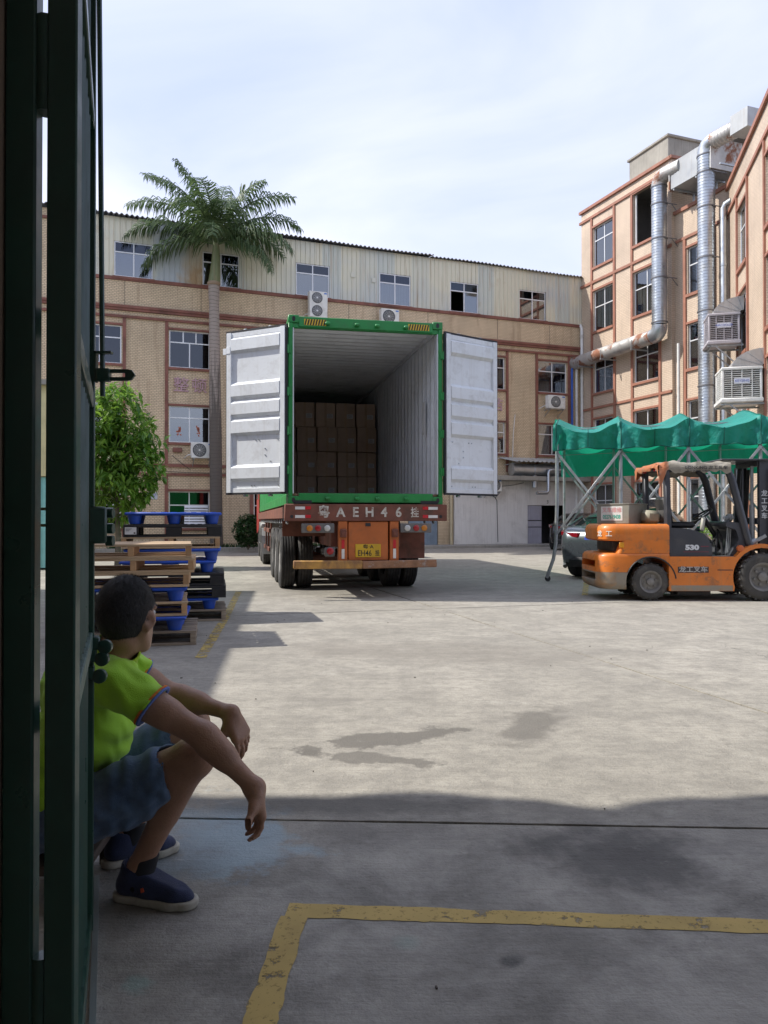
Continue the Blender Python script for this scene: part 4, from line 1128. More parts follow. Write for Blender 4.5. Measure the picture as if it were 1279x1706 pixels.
# doors
def cdoor(s, ang, hx, nm='end_door'):
    """s: +1 opens to the viewer's right; inner face towards the viewer"""
    o = obj(nm, None, ct)
    D = 1.165; H0, H1 = 0.15, 2.745; f = -s if s > 0 else 1      # f: side of the inner face in local y
    f = -1 if s > 0 else 1
    hd = Matrix.Rotation(ang - CR, 4, 'Z'); hd.translation = Vector((hx, -0.02, 0))
    T = lambda p: hd @ Vector(p)
    def put(mb, name, m, par, **k):
        mb.v = [tuple(T(p)) for p in mb.v]
        return mb.build(name, m, par, **k)
    def ys(a, b): return (f * a, f * b)
    mb = MB()
    y0, y1 = ys(0.0, 0.035)
    rows_ = [(H0, 0.012), (H0 + 0.11, 0.012), (H0 + 0.115, 0.022)]
    prof = []
    Ht = H1 - H0
    rid = [(0.105, 0.165), (0.385, 0.45), (0.50, 0.565), (0.615, 0.68), (0.885, 0.945)]
    rid = [(H0 + Ht * (1 - b), H0 + Ht * (1 - a)) for a, b in [(0.055, 0.122), (0.335, 0.402), (0.445, 0.512), (0.557, 0.625), (0.838, 0.902)]]
    rid.sort()
    xa, xb = 0.115, D - 0.105
    # panel with raised pans
    z = H0 + 0.085
    e = 0.05
    for a, b in rid:
        mb.quad((xa, f * 0.006, z), (xb, f * 0.006, z), (xb, f * 0.006, a - e), (xa, f * 0.006, a - e))
        pr = 0.055
        lo = [(xa, f * 0.006, a - e), (xb, f * 0.006, a - e)]; l1 = [(xa + 0.01, f * pr, a), (xb - 0.01, f * pr, a)]
        l2 = [(xa + 0.01, f * pr, b), (xb - 0.01, f * pr, b)]; hi = [(xa, f * 0.006, b + e), (xb, f * 0.006, b + e)]
        mb.quad(lo[0], lo[1], l1[1], l1[0]); mb.quad(l1[0], l1[1], l2[1], l2[0]); mb.quad(l2[0], l2[1], hi[1], hi[0])
        mb.quad(lo[0], l1[0], l2[0], hi[0]); mb.quad(lo[1], hi[1], l2[1], l1[1])
        z = b + e
    mb.quad((xa, f * 0.006, z), (xb, f * 0.006, z), (xb, f * 0.006, H1 - 0.10), (xa, f * 0.006, H1 - 0.10))
    pan = put(mb, 'door_panel', DOORGREY, o, fix=False, angle=20)
    mb = MB()
    mb.span(0.03, 0.118, *ys(-0.01, 0.048), H0 + 0.03, H1 - 0.03, 0.004); mb.span(D - 0.108, D - 0.02, *ys(-0.01, 0.048), H0 + 0.03, H1 - 0.03, 0.004)
    mb.span(0.118, D - 0.108, *ys(-0.008, 0.03), H0 + 0.03, H0 + 0.10, 0.004); mb.span(0.118, D - 0.108, *ys(-0.008, 0.03), H1 - 0.11, H1 - 0.03, 0.004)
    put(mb, 'door_frame', DOORGREY, o)
    mb = MB()
    for q in ((0.0, 0.03, H0, H1), (D - 0.02, D, H0, H1), (0.03, D - 0.02, H0, H0 + 0.03), (0.03, D - 0.02, H1 - 0.03, H1)):
        mb.span(q[0], q[1], *ys(0.0, 0.032), q[2], q[3])
    put(mb, 'gasket', GASKET, o)
    mb = MB(); mb.span(0.02, D - 0.01, *ys(-0.045, -0.012), H0 + 0.02, H1 - 0.02, 0.004); put(mb, 'outer_skin', GREEN, o)
    for x in (0.38, 0.86):
        mb = MB(); mb.tube([(x, f * -0.075, H0 - 0.02), (x, f * -0.075, H1 + 0.03)], 0.017, 8)
        mb.span(x - 0.03, x + 0.03, *ys(-0.05, -0.11), H1 + 0.0, H1 + 0.035, 0.008); mb.span(x - 0.03, x + 0.03, *ys(-0.05, -0.11), H0 - 0.03, H0 + 0.005, 0.008)
        mb.span(x - 0.05, x + 0.05, *ys(-0.045, -0.06), 0.9, 0.98); put(mb, 'locking_bar', GALV, o)
    mb = MB()
    for x, z in [(xa + .03, 1.86), (xa + .07, 1.86), (xa + .42, 1.86), (xa + .48, 1.86), (xa + .03, 1.0), (xa + .07, 1.0), (xa + .42, 1.0), (xa + .48, 1.0), (xa + 0.3, 0.86), (xa + .3, 0.76), (xa + .2, .66), (xa + .2, .56), (xa + .05, H0 + .14), (xa + .5, H0 + .14), (xa + .56, H0 + .14), (xa + .5, H1 - .2), (xa + .56, H1 - .2), (xa + .1, H1 - .2)]:
        mb.lathe([(0.010, 0), (0.010, 0.012)], 8, Matrix.Translation((x, f * 0.006, z)) @ Matrix.Rotation(PI / 2 * (1 if f < 0 else -1), 4, 'X'))
    put(mb, 'bolt', GALV, o)
    if s < 0:
        mb = MB(); mb.span(D - 0.02, D + 0.075, *ys(0.0, 0.02), H1 - 0.36, H1 - 0.26, 0.004); mb.span(D - 0.10, D - 0.02, *ys(0.049, 0.056), H1 - 0.36, H1 - 0.25, 0.003); put(mb, 'door_keeper_plate', DOORGREY, o)
    return o
cdoor(-1, R(152.5), -W2 - 0.01)
cdoor(1, R(36.5), W2 + 0.01)

# cartons stacked inside
KRAFT = mat('brown_carton', (0.60, 0.455, 0.345), 0.8, var=0.08, vs=4, rand=0.12, dirt=(0.44, 0.32, 0.23), damt=0.4)
TAPE = mat('clear_brown_tape', (0.54, 0.38, 0.24), 0.3, var=0.05)
LABEL = mat('white_carton_label', (0.75, 0.75, 0.75), 0.6, var=0.05)
def carton_root(label):
    return thing('carton', label, 'box', (0, 0, 0), 0, 'cartons stacked in the container')
cw, chh, cd = 0.438, 0.55, 0.42
mb = MB(); mb.box((0, 0, chh / 2), (cw - 0.010, cd, chh - 0.008), None, 0.009); carton_me = mb.mesh('carton_body'); carton_me.materials.append(KRAFT)
mb = MB(); mb.box((0, -cd / 2 - 0.001, chh * 0.5), (0.05, 0.002, chh - 0.01)); tape_me = mb.mesh('tape'); tape_me.materials.append(TAPE)
mb = MB(); mb.box((cw * 0.22, -cd / 2 - 0.0015, chh * 0.46), (0.135, 0.002, 0.10)); label_me = mb.mesh('label'); label_me.materials.append(LABEL)
mb = MB()
for i in range(4): mb.box((cw * 0.22, -cd / 2 - 0.003, chh * 0.46 + 0.03 - 0.02 * i), (0.105 - 0.02 * (i % 2), 0.001, 0.006))
print_me = mb.mesh('label_print'); print_me.materials.append(mat('grey_label_ink', (0.15, 0.15, 0.17), 0.7))
rown = ['bottom', 'second', 'third', 'top']; coln = ['nearest the right wall', 'second from the right wall', 'middle', 'second from the left wall', 'nearest the left wall']
cM = Matrix.Translation((CP.x, CP.y, CZ)) @ Matrix.Rotation(CR, 4, 'Z')
crng = random.Random(3)
for r_ in range(4):
    for c in range(5):
        t = carton_root('brown carton in the container, %s row, %s column' % (rown[r_], coln[c]))
        x = 1.125 - cw * (c + 0.5) - 0.010 * c - (0.012 if (r_ + c) % 3 == 0 else 0) - (0.03 if r_ == 3 else 0) * (c > 0); y = 5.36 + crng.uniform(-0.05, 0.05) + (0.10 if r_ == 3 and c < 3 else 0) + (0.06 if c >= 3 and r_ >= 2 else 0)
        p = cM @ Vector((x, y, 0.162 + r_ * (chh + 0.001)))
        t.location = p; t.rotation_euler = (0, 0, CR + crng.uniform(-0.012, 0.012))
        b = obj('carton_body', carton_me, t); obj('tape', tape_me, t); l = obj('label', label_me, t); obj('label_print', print_me, l)

# ---------------------------------------------------------------- trailer
RUST = mat('rust_brown_frame_paint', (0.165, 0.058, 0.036), 0.7, var=0.3, vs=4, bump=0.2, bs=30, dirt=(0.085, 0.055, 0.04), damt=0.8, ds=3)
ORANGE = mat('trailer_orange_paint', (0.46, 0.125, 0.028), 0.5, var=0.12, dirt=(0.22, 0.085, 0.035), damt=0.6, ds=3.5)
YBUMP = mat('scuffed_yellow_bumper', (0.50, 0.27, 0.06), 0.6, var=0.25, vs=5, dirt=(0.21, 0.11, 0.06), damt=0.9, ds=3, dth=(0.42, 0.6))
BROWNB = mat('scuffed_brown_bumper', (0.27, 0.135, 0.07), 0.65, var=0.3, vs=8, bump=0.2, dirt=(0.38, 0.36, 0.34), damt=0.7, ds=9, dth=(0.55, 0.66))
WH = mat('stencil_white', (0.55, 0.52, 0.46), 0.7, var=0.2, vs=14, dirt=(0.24, 0.13, 0.08), damt=0.85, ds=13, dth=(0.5, 0.62))
REDR = mat('red_reflector', (0.55, 0.02, 0.03), 0.3); WHR = mat('white_reflector', (0.72, 0.70, 0.66), 0.35)
tr = thing('semi_trailer', 'rusty orange flatbed semi-trailer carrying the green container, plate EH46', 'trailer', (CP.x, CP.y, 0), CR)
TW = 1.275
mb = MB(); mb.span(-TW, TW, -0.06, 0.06, 1.20, 1.462, 0.008); mb.build('rear_beam', RUST, tr)
for x, ch in ((-0.68, '粤'), (-0.42, 'A'), (-0.19, 'E'), (0.03, 'H'), (0.26, '4'), (0.49, '6')):
    text('stencil_character', ch, 0.205 if ch != '粤' else 0.20, WH, tr, (x, -0.0625, 1.332), (PI / 2, 0, 0), 0.0015, 0.95, bold=0.006)
text('stencil_character', '挂', 0.17, WH, tr, (0.75, -0.0625, 1.325), (PI / 2, 0, 0), 0.0015, 0.8, bold=0.003)
for s in (-1, 1):
    for z in (1.27, 1.40):
        mb = MB(); mb.span(s * 1.12, s * 0.97, -0.066, -0.06, z - 0.022, z + 0.022); mb.build('white_reflector', WHR, tr)
        mb = MB(); mb.span(s * 0.965, s * 0.88, -0.066, -0.06, z - 0.022, z + 0.026); mb.build('red_reflector', REDR, tr)
mb = MB()
for x in (-1.17, 1.17): mb.lathe([(0.025, 0), (0.025, 0.004)], 12, Matrix.Translation((x, -0.062, 1.27)) @ Matrix.Rotation(PI / 2, 4, 'X'))
mb.build('beam_hole', DARK, tr)
for s in (-1, 1):
    mb = MB(); mb.span(s * TW, s * (TW - 0.09), 0.06, 11.9, 1.24, 1.42, 0.006); mb.build('side_rail', RUST, tr)
    mb = MB(); mb.span(s * 0.55, s * 0.41, 0.1, 11.6, 0.80, 1.36, 0.008); mb.build('main_beam', RUST, tr)
    for i in range(20):
        if i < 2 or s < 0:
            mb = MB(); y = 0.5 + i * 0.57
            mb.tube([(s * 1.2, y, 1.16), (s * 1.2, y + 0.05, 1.22)], 0.02, 6); mb.build('lashing_hook', STEEL, tr)
mb = MB()
for i in range(14): mb.span(-TW + 0.09, TW - 0.09, 0.4 + i * 0.85, 0.5 + i * 0.85, 1.26, 1.40)
mb.build('cross_member', RUST, tr)
mb = MB(); mb.span(-TW + .1, TW - .1, 0.07, 11.9, 1.42, 1.455); mb.build('deck', RUST, tr)
for x in (-1.1, 1.1):
    for y in (0.1, 11.9): 
        mb = MB(); mb.box((x, y + 0.05, 1.462), (0.1, 0.1, 0.006)); mb.build('twist_lock', STEEL, tr)
# rear lamps
def lamp(x, z, r_, m, par, y=-0.075):
    mb = MB(); mb.lathe([(r_, 0), (r_, 0.008), (r_ * 0.8, 0.016), (r_ * 0.3, 0.02)], 16, Matrix.Translation((x, y, z)) @ Matrix.Rotation(PI / 2, 4, 'X')); return mb.build('lamp_lens', m, par)
AMB = mat('amber_lens', (0.55, 0.20, 0.02), 0.2); REDL = mat('red_lens', (0.35, 0.015, 0.02), 0.2); CLR = mat('clear_lens', (0.55, 0.55, 0.52), 0.2)
LBOX = mat('grey_lamp_box', (0.13, 0.125, 0.12), 0.6, dirt=(0.25, 0.22, 0.19))
for s in (-1, 1):
    mb = MB(); mb.span(s * 1.02, s * 0.52, -0.07, 0.02, 1.02, 1.165, 0.008); b = mb.build('lamp_box', LBOX, tr)
    for x, m in ((0.90, AMB), (0.77, REDL), (0.63, CLR)): lamp(s * x, 1.092, 0.048, m, b)
mb = MB(); mb.span(-0.66, -0.50, -0.03, 0.06, 0.65, 0.80, 0.02); b = mb.build('fog_lamp', LBOX, tr); lamp(-0.58, 0.74, 0.055, REDL, b, -0.032)
# plate box and uprights
mb = MB(); mb.span(-0.30, 0.33, -0.04, 0.45, 0.59, 1.195, 0.012); mb.build('plate_panel', ORANGE, tr)
for s, x in ((-1, -0.385), (1, 0.425)):
    mb = MB(); mb.span(x - 0.07, x + 0.07, -0.05, 0.05, 0.58, 1.198, 0.006); mb.build('bumper_upright', ORANGE, tr)
    mb = MB(); mb.span(x - 0.045, x + 0.055, -0.10, -0.05, 0.95, 1.08, 0.01); mb.span(x - 0.03, x + 0.02, -0.115, -0.10, 0.98, 1.04, 0.006); mb.build('latch_box', RUST, tr)
    mb = MB(); mb.span(x - 0.02, x + 0.025, -0.058, -0.05, 0.78, 0.91); mb.build('red_reflector', REDR, tr)
    mb = MB(); mb.span(x - 0.02, x + 0.025, -0.058, -0.05, 0.62, 0.77); mb.build('white_reflector', WHR, tr)
mb = MB(); mb.span(-0.03, 0.05, -0.05, -0.039, 1.12, 1.17); mb.build('lock_recess', DARK, tr)
mb = MB(); mb.span(-0.19, 0.21, -0.052, -0.041, 0.64, 0.845, 0.004); pl = mb.build('number_plate', mat('yellow_number_plate', (0.60, 0.37, 0.02), 0.4, var=0.1, dirt=(0.32, 0.19, 0.03), damt=0.5), tr)
PBK = mat('plate_black', (0.02, 0.02, 0.02), 0.5)
text('plate_character', '粤·A', 0.07, PBK, pl, (0.01, -0.054, 0.80), (PI / 2, 0, 0), 0.001, 1.25, bold=0.001)
text('plate_character', 'EH46', 0.125, PBK, pl, (-0.045, -0.054, 0.70), (PI / 2, 0, 0), 0.001, 0.80, bold=0.0008)
text('plate_character', '挂', 0.10, PBK, pl, (0.155, -0.054, 0.70), (PI / 2, 0, 0), 0.001, 0.7, bold=0.001)
mb = MB(); mb.box((-0.62, -0.10, 0.535), (1.06, 0.07, 0.125), Matrix.Rotation(R(0.5), 3, 'Y'), 0.012); mb.build('bumper_bar', YBUMP, tr)
mb = MB(); mb.box((0.50, -0.098, 0.532), (1.18, 0.066, 0.118), Matrix.Rotation(R(-0.6), 3, 'Y'), 0.012); mb.build('bumper_bar', BROWNB, tr)
mb = MB(); mb.span(0.52, 1.0, 0.30, 0.34, 0.60, 1.02, 0.005); mb.build('tool_box', RUST, tr)
mb = MB(); mb.span(-1.25, -0.55, 0.9, 0.92, 0.95, 1.2); mb.build('splash_panel', RUST, tr)
# wheels
TYRE = mat('worn_tyre_rubber', (0.028, 0.027, 0.027), 0.8, var=0.25, vs=5, dirt=(0.15, 0.14, 0.125), damt=0.55, ds=4)
RIM = mat('dusty_grey_rim', (0.30, 0.29, 0.275), 0.6, 0.2, var=0.2, dirt=(0.16, 0.13, 0.11), damt=0.6)
def truck_wheel(parent, x, y, r_=0.53, w=0.27, out=-1):
    M = Matrix.Translation((x, y, r_)) @ Matrix.Rotation(PI / 2, 4, 'Y')
    h = w / 2
    prof = [(r_ * 0.56, -h * 0.72), (r_ * 0.62, -h * 0.95), (r_ * 0.80, -h * 1.0), (r_ * 0.93, -h * 0.95), (r_ * 0.985, -h * 0.84)]
    for g0 in (-0.55, -0.18, 0.18, 0.55):
        prof += [(r_, h * (g0 - 0.10)), (r_ * 0.975, h * (g0 - 0.06)), (r_ * 0.975, h * (g0 + 0.06)), (r_, h * (g0 + 0.10))]
    prof += [(r_ * 0.985, h * 0.84), (r_ * 0.93, h * 0.95), (r_ * 0.80, h * 1.0), (r_ * 0.62, h * 0.95), (r_ * 0.56, h * 0.72)]
    mb = MB(); mb.lathe(prof, 40, M, closed=False); wh = mb.build('wheel', TYRE, parent, angle=30)
    mb = MB(); o = out
    mb.lathe([(r_ * 0.57, o * h * 0.80), (r_ * 0.53, o * h * 0.70), (r_ * 0.48, o * h * 0.1), (r_ * 0.36, o * h * 0.02), (r_ * 0.30, o * h * 0.18), (r_ * 0.22, o * h * 0.2), (r_ * 0.2, o * h * 0.8), (r_ * 0.12, o * h * 0.9), (0.002, o * h * 0.92)], 32, M, closed=False)
    for k in range(10):
        a = k * PI / 5; mb.lathe([(0.016, o * h * 0.15), (0.014, o * h * 0.34)], 6, M @ Matrix.Translation((r_ * 0.265 * math.cos(a), r_ * 0.265 * math.sin(a), 0)))
    mb.build('rim', RIM, wh)
    return wh
for y in (2.15, 3.46, 4.77):
    for s in (-1, 1):
        truck_wheel(tr, s * 1.10, y, out=s); truck_wheel(tr, s * 0.79, y, out=s)
    mb = MB(); mb.cyl((-1.0, y, 0.53), (1.0, y, 0.53), 0.07); mb.build('axle', RUST, tr)
    for s in (-1, 1):
        mb = MB()
        for k in range(5): mb.span(s * 0.52, s * 0.44, y - 0.62 + k * 0.06, y + 0.62 - k * 0.06, 0.62 + k * 0.018, 0.636 + k * 0.018)
        mb.build('leaf_spring', STEEL, tr)
for s in (-1, 1):
    mb = MB()
    for z in (0.48, 0.92): mb.span(s * 1.22, s * 1.18, 6.3, 9.0, z, z + 0.10, 0.006)
    for y in (6.3, 7.6, 8.9): mb.span(s * 1.18, s * 1.14, y, y + 0.07, 0.48, 1.24, 0.004)
    mb.build('side_guard', RUST, tr)
    mb = MB(); mb.span(s * 0.85, s * 0.70, 8.05, 8.2, 0.12, 1.3, 0.01); mb.span(s * 0.92, s * 0.63, 7.95, 8.3, 0.0, 0.12, 0.01); mb.build('landing_leg', STEEL, tr)

# tractor unit in front of the trailer
tk = thing('truck_tractor', 'grey truck tractor coupled ahead of the trailer, its rear wheel guard showing', 'truck', (CP.x, CP.y, 0), CR)
GREYW = mat('dusty_grey_guard', (0.36, 0.36, 0.345), 0.6, var=0.15, dirt=(0.2, 0.18, 0.16))
for y in (9.75, 11.1):
    for s in (-1, 1): truck_wheel(tk, s * 1.10, y, out=s); truck_wheel(tk, s * 0.79, y, out=s)
for s in (-1, 1): truck_wheel(tk, s * 1.05, 14.3, out=s)
for s in (-1, 1):
    mb = MB(); rings = []
    for y in (9.75, 11.1):
        ring = []
        for i in range(9):
            a = PI * i / 8
            ring.append((0, y + 0.62 * math.cos(a), 0.56 + 0.60 * math.sin(a)))
        for i in range(8):
            p, q = ring[i], ring[i + 1]
            mb.add([(s * 0.62, p[1], p[2]), (s * 1.27, p[1], p[2]), (s * 1.27, q[1], q[2]), (s * 0.62, q[1], q[2])], [(0, 1, 2, 3)])
    mb.span(s * 1.27, s * 0.64, 9.12, 9.14, 0.30, 0.62); mb.build('mudguard', GREYW, tk, fix=False)
    mb = MB(); mb.span(s * 1.30, s * 0.62, 9.04, 9.14, 1.0, 1.14, 0.03); mb.build('guard_cap', GREYW, tk)
mb = MB(); mb.span(-0.5, -0.4, 9.2, 15.0, 0.75, 1.0); mb.span(0.4, 0.5, 9.2, 15, 0.75, 1.0); mb.span(-1.1, 1.1, 14.9, 15.1, 0.45, 0.8, 0.05); mb.build('chassis', DARK, tk)
CABM = mat('faded_red_cab', (0.35, 0.04, 0.03), 0.4, coat=0.2)
mb = MB(); prof = rounded([(12.75, 0.95), (15.0, 0.75), (15.1, 1.7), (14.85, 2.75), (14.5, 3.2), (12.75, 3.3)], 0.15)
mb.prism(prof, -1.22, 1.22, 'yz'); mb.build('cab', CABM, tk)
mb = MB(); mb.add([(-1.1, 15.09, 1.85), (1.1, 15.09, 1.85), (1.1, 14.90, 2.70), (-1.1, 14.90, 2.70)], [(0, 1, 2, 3)]); mb.build('windscreen', mat('dark_windscreen', (0.02, 0.025, 0.03), 0.08), tk, fix=False)
for s in (-1, 1):
    mb = MB(); mb.span(s * 1.225, s * 1.215, 13.6, 14.75, 1.9, 2.65); mb.build('side_window', MATS['dark_windscreen'], tk)
    mb = MB(); mb.box((s * 1.4, 14.9, 2.3), (0.1, 0.12, 0.4), None, 0.03); mb.bar((s * 1.2, 14.85, 2.45), (s * 1.38, 14.9, 2.45), 0.03, 0.03); mb.build('mirror', DARK, tk)
    mb = MB(); mb.span(s * 1.0, s * 0.6, 15.11, 15.14, 0.85, 1.05, 0.02); mb.build('headlight', CLR, tk)
    mb = MB(); mb.span(s * 1.2, s * 0.65, 12.0, 13.2, 0.45, 0.95, 0.04); mb.build('fuel_tank', GALV, tk)
# ---------------------------------------------------------------- green accordion canopy
def tarp_mat():
    m, nt, p = start('green_tarpaulin')
    v = coords(nt)
    c = mixc(nt, ramp(nt, noise(nt, v, 0.9, 5, 0.6), 0.35, 0.65), (0.016, 0.26, 0.22), (0.03, 0.37, 0.315))
    c = mixc(nt, ramp(nt, noise(nt, v, 2.4, 7, 0.7, 0.5), 0.56, 0.72, 0, 0.6), c, (0.10, 0.30, 0.26))
    c = mixc(nt, ramp(nt, noise(nt, nd(nt, 'ShaderNodeMapping', {0: v, 'Scale': (6, 6, 0.6)}).outputs[0], 1.2, 6, 0.65), 0.5, 0.72, 0, 0.6), c, (0.015, 0.13, 0.105))
    nt.links.new(c, p.inputs['Base Color']); p.inputs['Roughness'].default_value = 0.5
    b = nd(nt, 'ShaderNodeBump', {'Strength': 0.7, 'Distance': 0.06, 'Height': noise(nt, v, 4.5, 7, 0.6, 0.6)})
    nt.links.new(b.outputs[0], p.inputs['Normal'])
    t = nd(nt, 'ShaderNodeBsdfTranslucent', {'Color': (0.014, 0.42, 0.22, 1)})
    mx_ = nd(nt, 'ShaderNodeMixShader', {0: 0.32, 1: p.outputs[0], 2: t.outputs[0]})
    nt.links.new(mx_.outputs[0], nt.nodes['Material Output'].inputs[0])
    return m
TARP = tarp_mat()
cn = thing('accordion_canopy', 'green tarpaulin push-pull canopy on grey steel scissor posts over the parked cars', 'canopy', (3.42, 15.2, 0), 0)
RW = Vector((1.125, -0.44, 0)); DV = Vector((1.15, 4.3, 0))            # one bay along the front; across to the far side
NB = 6
TOPZ = 3.10
def cpt(u, v, z):                                                # u: bays, v: 0 front .. 1 far
    p = RW * u + DV * v
    return Vector((p.x, p.y, z))
mb = MB(); nu = NB * 40; prof = []
for j in range(7): prof.append((0.0, 2.58 + (TOPZ - 2.58) * j / 6, 0))       # front valance
nv = 16
for j in range(1, nv): prof.append((j / nv, TOPZ + 0.34 * math.sin(PI * j / nv), 1))
for j in range(7): prof.append((1.0, TOPZ - 0.80 * j / 6, 2))
grid = []
for i in range(nu + 1):
    u = -0.06 + (NB + 0.06) * i / nu
    f = u - math.floor(u); f = max(0, min(1, f))
    sag = 4 * f * (1 - f)
    row = []
    for k, (v, z, zone) in enumerate(prof):
        if zone == 0:
            t = (z - 2.58) / (TOPZ - 2.58)
            zz = z - 0.20 * sag ** 1.2 * t + 0.025 * sag * (1 - t) + 0.010 * math.sin(u * 17) + 0.02 * mno.noise(Vector((u * 3, t * 2, 5)))
            vv = v - 0.012 - (0.03 * sag * t) + 0.016 * math.sin(u * 9 + 1) * (1 - t) + 0.010 * math.sin(u * 23) * (1 - t) - 0.012 * math.exp(-(min(f, 1 - f) / 0.05) ** 2) + 0.006 * math.sin((f - 0.5) * 60 * (1.2 - t)) * math.exp(-(min(f, 1 - f) / 0.22) ** 2)
        elif zone == 1:
            zz = z - (0.26 - 0.06 * math.sin(PI * v)) * sag ** 1.2; vv = v
        else:
            t = (TOPZ - z) / 0.8
            zz = z - 0.22 * sag * (1 - t); vv = v + 0.012 + 0.02 * math.sin(u * 8) * t
        row.append(cpt(u, vv, zz))
    grid.append(row)
m_ = len(prof)
mb.add([p for r_ in grid for p in r_], [(i * m_ + k, (i + 1) * m_ + k, (i + 1) * m_ + k + 1, i * m_ + k + 1) for i in range(nu) for k in range(m_ - 1)])
# end valance on the open side
ev = []
for k in range(nv + 1):
    v = k / nv; zt = TOPZ + 0.34 * math.sin(PI * v)
    ev.append([cpt(-0.06 + 0.01 * math.sin(v * 20), v, zt), cpt(-0.07 - 0.015 * math.sin(v * 25), v, zt - 0.5 - 0.08 * math.sin(v * 7))])
mb.add([p for r_ in ev for p in r_], [(2 * k, 2 * k + 1, 2 * k + 3, 2 * k + 2) for k in range(nv)])
tp_ = mb.build('tarpaulin', TARP, cn, fix=False, angle=75)
SEAM = mat('dark_green_seam', (0.008, 0.12, 0.09), 0.7)
for i in range(NB * 2):
    gi = min(nu, int(round((i * 0.5 + 0.06) / (NB + 0.06) * nu))); b_ = MB(); b_.tube([Vector(p) + Vector((-0.002, -0.006, 0.003)) for p in grid[gi][:20]], 0.007 if i % 2 else 0.011, 6); b_.build('seam', SEAM, tp_)
b_ = MB(); b_.tube([Vector(r_[0]) + Vector((0, -0.004, 0)) for r_ in grid], 0.010, 6); b_.build('hem_cord', SEAM, tp_)
for i in range(NB + 1):
    for v in (0.0, 1.0):
        mb = MB()
        if i == 0 and v == 0:
            mb.tube([cpt(0, 0, 2.95), cpt(0, 0, 1.55), cpt(-0.02, 0, 0.75), cpt(-0.06, 0, 0.45), cpt(-0.17, 0.0, 0.07)], 0.036, 10)
        else: mb.tube([cpt(i, v, 2.98), cpt(i, v, 0.08)], 0.034, 10)
        po = mb.build('post', STEEL, cn)
        mb = MB(); b = cpt(-0.17 if (i == 0 and v == 0) else i, v, 0.055)
        mb.lathe([(0.03, -0.02), (0.055, -0.018), (0.055, 0.018), (0.03, 0.02)], 14, Matrix.Translation(b + Vector((0.02, 0, 0))) @ Matrix.Rotation(PI / 2, 4, 'X')); mb.build('caster', BLACK, po)
    mb = MB(); n = 12                                             # roof hoop
    mb.tube([cpt(i, j / n, 2.95 + 0.34 * math.sin(PI * j / n)) for j in range(n + 1)], 0.025, 8)
    mb.build('roof_hoop', STEEL, cn)
for i in range(NB):
    for v in (0.0, 1.0):
        e = -0.010 if v == 0 else 0.010
        for q, (za, zb) in enumerate(((2.55, 0.95), (0.95, 2.55))):
            mb = MB(); mb.bar(cpt(i, v + e * (1 + q), za), cpt(i + 1, v + e * (1 + q), zb), 0.012, 0.048, (0, 0, 1), 0.003); mb.build('scissor_brace', STEEL, cn)
        mb = MB(); mb.lathe([(0.022, 0), (0.022, 0.10)], 10, Matrix.Translation(cpt(i + .5, v + e, 1.75)) @ Matrix.Rotation(PI / 2, 4, 'X')); mb.build('pivot_bolt', STEEL, cn)
    for j in (0.2, 0.5, 0.8):
        mb = MB(); mb.bar(cpt(i, j, 2.90 + 0.34 * math.sin(PI * j)), cpt(i + 1, j, 2.90 + 0.34 * math.sin(PI * j)), 0.025, 0.025); mb.build('purlin', STEEL, cn)
for i in (0, 2, 4):
    mb = MB(); mb.tube([cpt(i + 0.05, 0.02, 2.5), cpt(i + 1, .3, 2.62), cpt(i + 2.0, 0.05, 2.55)], 0.006, 5); mb.build('guy_rope', mat('grey_rope', (0.25, 0.25, 0.24), 0.8), cn)

